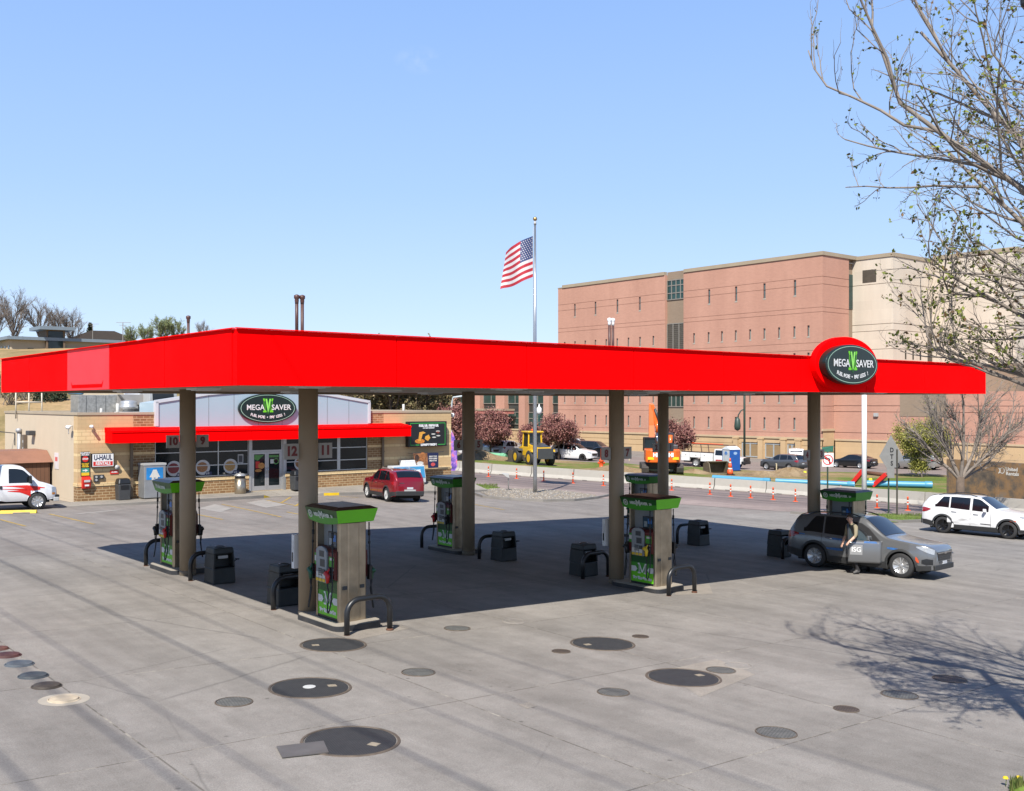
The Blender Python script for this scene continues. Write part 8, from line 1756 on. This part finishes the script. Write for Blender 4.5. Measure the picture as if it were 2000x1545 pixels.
p = hill(140, 232); o = thing('house', 'low house with a dark pitched roof on the hilltop', 'house', p, TH-.3); z1 = CZ+(787-662)/2000*232-p.z; z2 = CZ+(787-645)/2000*232-p.z; mb = MB(); mb.box(0, 13, 0, 8, -2, z1); mb.build('wall', M('house_tan', (.32, .24, .16), .85), o); mb = MB(); mb.prism([(-.8, z1), (13.8, z1), (9, z2), (4, z2)], -.8, 8.8, 'y'); mb.build('roof', M('dark_shingle', (.05, .04, .035), .85), o); mb = MB(); mb.box(2, 4, -.06, 0, z1-1.8, z1-.6); mb.box(8, 10, -.06, 0, z1-1.8, z1-.6); mb.build('window', GLASSD, o)
for px, py, Y, lb in ((240, 630, 170, 'television aerial on a thin mast between the house and the pale trees'), (181, 633, 225, 'thin utility mast beside the fir tree')):
    p = hill(px, Y); h = CZ+(787-py)/2000*Y-p.z; o = thing('aerial_mast', lb, 'mast', p); mb = MB(); mb.tube([(0, 0, 0), (0, 0, h)], .07, 6); mb.build('pole', M('mast_grey', (.25, .24, .22), .6), o); mb = MB(); mb.bar((-1.1, 0, h), (1.3, 0, h), .07); mb.bar((-.6, 0, h-.45), (.6, 0, h-.45), .06); mb.build('cross_arm', M('mast_grey', (.25, .24, .22)), o)
for nm, pts, hh, lb in (('hill_fence', ((195, 762), (330, 800)), 1.0, 'pale fence running down the slope behind the shop roof'), ):
    a, b = hill(150, 112), hill(300, 88); o = thing('slope_fence', lb, 'fence', (0, 0, 0)); mb = MB(); L = (b-a).length; n = int(L/.5)
    for i in range(n):
        q = a.lerp(b, i/n); z = gz(q.x, q.y); mb.cbox((q.x, q.y, z+.55), (.34, .06, 1.1))
    mb.build('picket', M('fence_cream', (.48, .42, .32), .8), o); mb = MB()
    for i in range(0, n, 5):
        q = a.lerp(b, i/n); mb.cbox((q.x, q.y, gz(q.x, q.y)+.6), (.12, .12, 1.3))
    mb.build('post', M('fence_cream', (.48, .42, .32)), o)
for px0, Y0, px1, Y1, lb in ((136, 104, 160, 98, 'upper blue plastic pipe lying on the slope behind the shop'), (212, 84, 232, 80, 'lower blue plastic pipe behind the satellite dish')):
    a, b = hill(px0, Y0), hill(px1, Y1); a.z += .5; b.z += .5; mb = MB(); mb.smooth = True; mb.tube([a, b], .18, 8); tag(mb.build('slope_pipe', M('slope_blue', (.10, .28, .5), .5), None), lb, 'pipe')
# ---------------------------------------------------------------- the man getting out of the grey SUV
def person(loc, yaw, lean):
    o = thing('person', 'man in khaki shirt, black vest and dark trousers leaning out behind the open door', 'person', loc, yaw)
    J = [('pelvis', (0, 0, .93), .13), ('waist', (.03, 0, 1.08), .125), ('chest', (.10, 0, 1.33), .15), ('neckb', (.15, 0, 1.50), .07), ('neck', (.175, 0, 1.56), .058),
         ('hipL', (.0, .09, .88), .10), ('kneeL', (.12, .11, .49), .066), ('ankL', (-.02, .11, .09), .045), ('toeL', (.17, .12, .04), .04),
         ('hipR', (.0, -.09, .88), .10), ('kneeR', (.10, -.12, .48), .066), ('ankR', (-.12, -.13, .10), .045), ('toeR', (.06, -.15, .04), .04),
         ('shL', (.12, .19, 1.43), .075), ('elL', (.22, .30, 1.17), .05), ('wrL', (.40, .26, 1.02), .035),
         ('shR', (.12, -.19, 1.43), .075), ('elR', (.10, -.30, 1.14), .05), ('wrR', (.24, -.27, .92), .035),
         ('heelL', (-.07, .11, .05), .045), ('heelR', (-.17, -.12, .06), .045)]
    ix = {n: i for i, (n, _, _) in enumerate(J)}
    E = [('pelvis', 'waist'), ('waist', 'chest'), ('chest', 'neckb'), ('neckb', 'neck'), ('pelvis', 'hipL'), ('hipL', 'kneeL'), ('kneeL', 'ankL'), ('ankL', 'toeL'), ('ankL', 'heelL'), ('pelvis', 'hipR'), ('hipR', 'kneeR'), ('kneeR', 'ankR'), ('ankR', 'toeR'), ('ankR', 'heelR'), ('chest', 'shL'), ('shL', 'elL'), ('elL', 'wrL'), ('chest', 'shR'), ('shR', 'elR'), ('elR', 'wrR')]
    # head as extra chain so that body and head are one skin
    J += [('skull', (.195, 0, 1.66), .098), ('crown', (.19, 0, 1.74), .085), ('chin', (.245, 0, 1.60), .05)]; ix = {n: i for i, (n, _, _) in enumerate(J)}; E += [('neck', 'skull'), ('skull', 'crown'), ('skull', 'chin')]
    for S, sy in (('L', 1), ('R', -1)):                   # five-fingered hands
        w_ = Vector(J[ix['wr'+S]][1]); e = Vector(J[ix['el'+S]][1]); d = (w_-e).normalized(); a = Vector((0, 1, 0)); a = (a-d*a.dot(d)).normalized(); dn = d.cross(a)
        if dn.z > 0: dn = -dn
        J.append(('palm'+S, tuple(w_+d*.06), .030)); E.append(('wr'+S, 'palm'+S)); b_ = w_+d*.08
        for k in range(4):
            q = b_+a*(.027*(1.5-k)); l = (.075, .085, .08, .062)[k]; names = []
            for j in (1, 2): nm = 'f%s%d%d' % (S, k, j); J.append((nm, tuple(q+d*l*j*.5+dn*(.012*j*j*.5)), .0095-.001*j)); names.append(nm)
            E.append(('palm'+S, names[0])); E.append((names[0], names[1]))
        J.append(('th'+S, tuple(w_+d*.05-a*sy*(-.045)*-1+dn*.02), .011)); E.append(('palm'+S, 'th'+S)); ix = {n: i for i, (n, _, _) in enumerate(J)}
    ix = {n: i for i, (n, _, _) in enumerate(J)}
    me = bpy.data.meshes.new('body'); me.from_pydata([p for _, p, _ in J], [(ix[a], ix[b]) for a, b in E], []); ob = bpy.data.objects.new('body_skin', me); COL.objects.link(ob)
    ob.modifiers.new('Skin', 'SKIN'); me.skin_vertices or None
    if not me.skin_vertices:
        bm = bmesh.new(); bm.from_mesh(me); bm.verts.layers.skin.verify(); bm.to_mesh(me); bm.free()
    for i, (n, _, r) in enumerate(J):
        sv = me.skin_vertices[0].data[i]; k = (1.25, .85) if n in ('chest', 'waist', 'pelvis') else (1, 1); sv.radius = (r*k[0], r*k[1]); sv.use_root = (n == 'pelvis')
    s = ob.modifiers.new('Sub', 'SUBSURF'); s.levels = 2; s.render_levels = 2
    dg = bpy.context.evaluated_depsgraph_get(); m2 = bpy.data.meshes.new_from_object(ob.evaluated_get(dg)); bpy.data.objects.remove(ob)
    nm = [Vector(p) for _, p, _ in J]
    def near(c):
        best = None
        for a, b in E:
            pa, pb = nm[ix[a]], nm[ix[b]]; ab = pb-pa; t = clamp((c-pa).dot(ab)/max(ab.length_squared, 1e-9)); d = (pa+ab*t-c).length
            if best is None or d < best[0]: best = (d, a, b, t)
        return best
    m2.name = 'body'
    for m in (SKIN, M('khaki_shirt', (.26, .22, .14), .8, 0, .1, 6), M('dark_trousers', (.022, .02, .022), .8, 0, .1, 6), M('shoe_grey', (.10, .095, .09), .7), M('black_vest', (.016, .018, .018), .7)): m2.materials.append(m)
    for f in m2.polygons:
        c = f.center; _, a, b, t = near(c); f.use_smooth = True; e = a+b
        if any(k in e for k in ('skull', 'crown', 'chin', 'palm', 'fL', 'fR', 'th')) and 'chest' not in e: mi = 0
        elif 'elL' in a and 'wr' in b or 'elR' in a and 'wr' in b: mi = 0 if t > .25 else 1
        elif a == 'neckb': mi = 0 if t > .5 else 1
        elif 'sh' in e and 'el' in e: mi = 1
        elif a == 'chest' and 'sh' in b and abs(c.y) < .165: mi = 4
        elif a in ('waist', 'chest') : mi = 4 if c.z < 1.44 and a != 'chest' or (a == 'chest' and 'sh' not in b) else 1
        elif 'ank' in a: mi = 3
        elif a == 'pelvis' and b == 'waist': mi = 2 if t < .6 else 4
        else: mi = 2
        f.material_index = mi
    b = bpy.data.objects.new('body', m2); COL.objects.link(b); b.parent = o
    mb = MB(); mb.smooth = True; c = Vector((.185, 0, 1.70)); rg = random.Random(2)
    def hp(u_, v_): th = 2*pi*u_; ph = v_*pi*.52; r = .103*(1+.03*sin(9*th)*sin(6*ph)); return (c.x-.012+r*1.03*sin(ph)*cos(th), c.y+r*.93*sin(ph)*sin(th), c.z+.01+r*.95*cos(ph)+(.035 if cos(th) > .3 and v_ > .7 else 0)*cos(th))
    mb.grid(hp, 24, 8); mb.build('hair', M('brown_hair', (.045, .028, .018), .8, 0, .3, 30), o, recalc=False)
    mb = MB(); mb.smooth = True
    for sy in (-1, 1): mb.lathe([(.004, -.01), (.011, 0), (.004, .01)], 8, (.283, sy*.034, 1.675), 'x')
    mb.build('eye', BLACK, o); mb = MB(); mb.smooth = True; mb.tube([(.285, 0, 1.685), (.308, 0, 1.645), (.29, 0, 1.635)], [.010, .016, .012], 8); mb.build('nose', SKIN, o); mb = MB(); mb.smooth = True; mb.tube([(.278, -.024, 1.607), (.292, 0, 1.606), (.278, .024, 1.607)], .006, 6); mb.build('mouth', M('lip', (.35, .15, .12), .5), o)
    mb = MB(); mb.smooth = True
    for sy in (-1, 1): mb.lathe([(.005, -.008), (.026, 0), (.005, .008)], 10, (.185, sy*.098, 1.66), 'y')
    mb.build('ear', SKIN, o)
    return o
hin = isg.matrix_basis @ Vector((c.L/2-2.55, -c.W/2-.12, 0)) if False else None
bpy.context.view_layer.update()
cc_ = suv_car(4.65, 1.84, 1.66, 2.73, .93, .36, .97)
w_ = isg.matrix_world @ Vector((cc_.L/2-2.22, -cc_.W/2-.20, 0)); person((w_.x, w_.y, gz(w_.x, w_.y)+.01), radians(200), 0)
# ---------------------------------------------------------------- overhead lines, their poles and the lamp post behind the viewer; only their shadows fall in view
HW = 14.8; SH = Vector((SAZ.x, SAZ.y))*(HW/TAN)
off = SH.dot(U); rgw = random.Random(1); WIRE = M('wire_black', (.02, .02, .02), .6); WOOD = M('pole_wood', (.13, .09, .06), .9, 0, .3, 3)
lines = [(3.4, .024), (4.75, .024), (5.65, .016), (7.42, .024), (8.75, .014), (10.1, .015), (11.7, .014)]
ends = (-34, 62)
for i, (s, r) in enumerate(lines):
    a = s-off; mb = MB(); mb.smooth = True; P = []
    for k in range(33):
        t = lerp(ends[0], ends[1], k/32); q = U*a+V*t; P.append((q.x, q.y, CZ-4.2+HW+.5-1.1*(1-((t-14)/48)**2)))
    mb.tube(P, r, 6); tag(mb.build('power_line', WIRE, None), 'overhead power line above the forecourt casting a thin shadow', 'power line', 'overhead power lines above the forecourt')
for t, lb in ((ends[0], 'wooden utility pole behind the viewer'), (ends[1], 'wooden utility pole beyond the left edge of the view')):
    q = U*(lines[3][0]-off)+V*t; z = gz(q.x, q.y); o = thing('utility_pole', lb, 'utility pole', (q.x, q.y, z)); zz_ = CZ-4.2+HW+.5-z; mb = MB(); mb.smooth = True; mb.lathe([(.17, -.2), (.12, zz_+.8)], 12); mb.build('pole', WOOD, o); mb = MB(); mb.bar(U.to_3d()*(-4.3)+Vector((0, 0, zz_-.12)), U.to_3d()*4.6+Vector((0, 0, zz_-.12)), .14); mb.build('cross_arm', WOOD, o)
p = Vector((6.7, 10.7)); z = gz(p.x, p.y); o = thing('street_light', 'dark street light outside the right edge whose shadow falls on the pavement', 'street light', (p.x, p.y, z)); mb = MB(); mb.smooth = True; mb.tube([(0, 0, 0), (0, 0, 9.0)], [.12, .085], 12); mb.build('pole', BLKM, o); mb = MB(); mb.smooth = True; mb.tube([(0, 0, 9.0), (-.35, .28, 9.1), (-.55, .42, 9.1)], .07, 8); mb.build('arm', BLKM, o); mb = MB(); mb.T = Matrix.Translation((-.62, .5, 9.1)) @ Matrix.Rotation(radians(141), 4, 'Z'); mb.box(-.35, .45, -.16, .16, -.08, .06); mb.build('lamp_head', BLKM, o, bevel=.03)
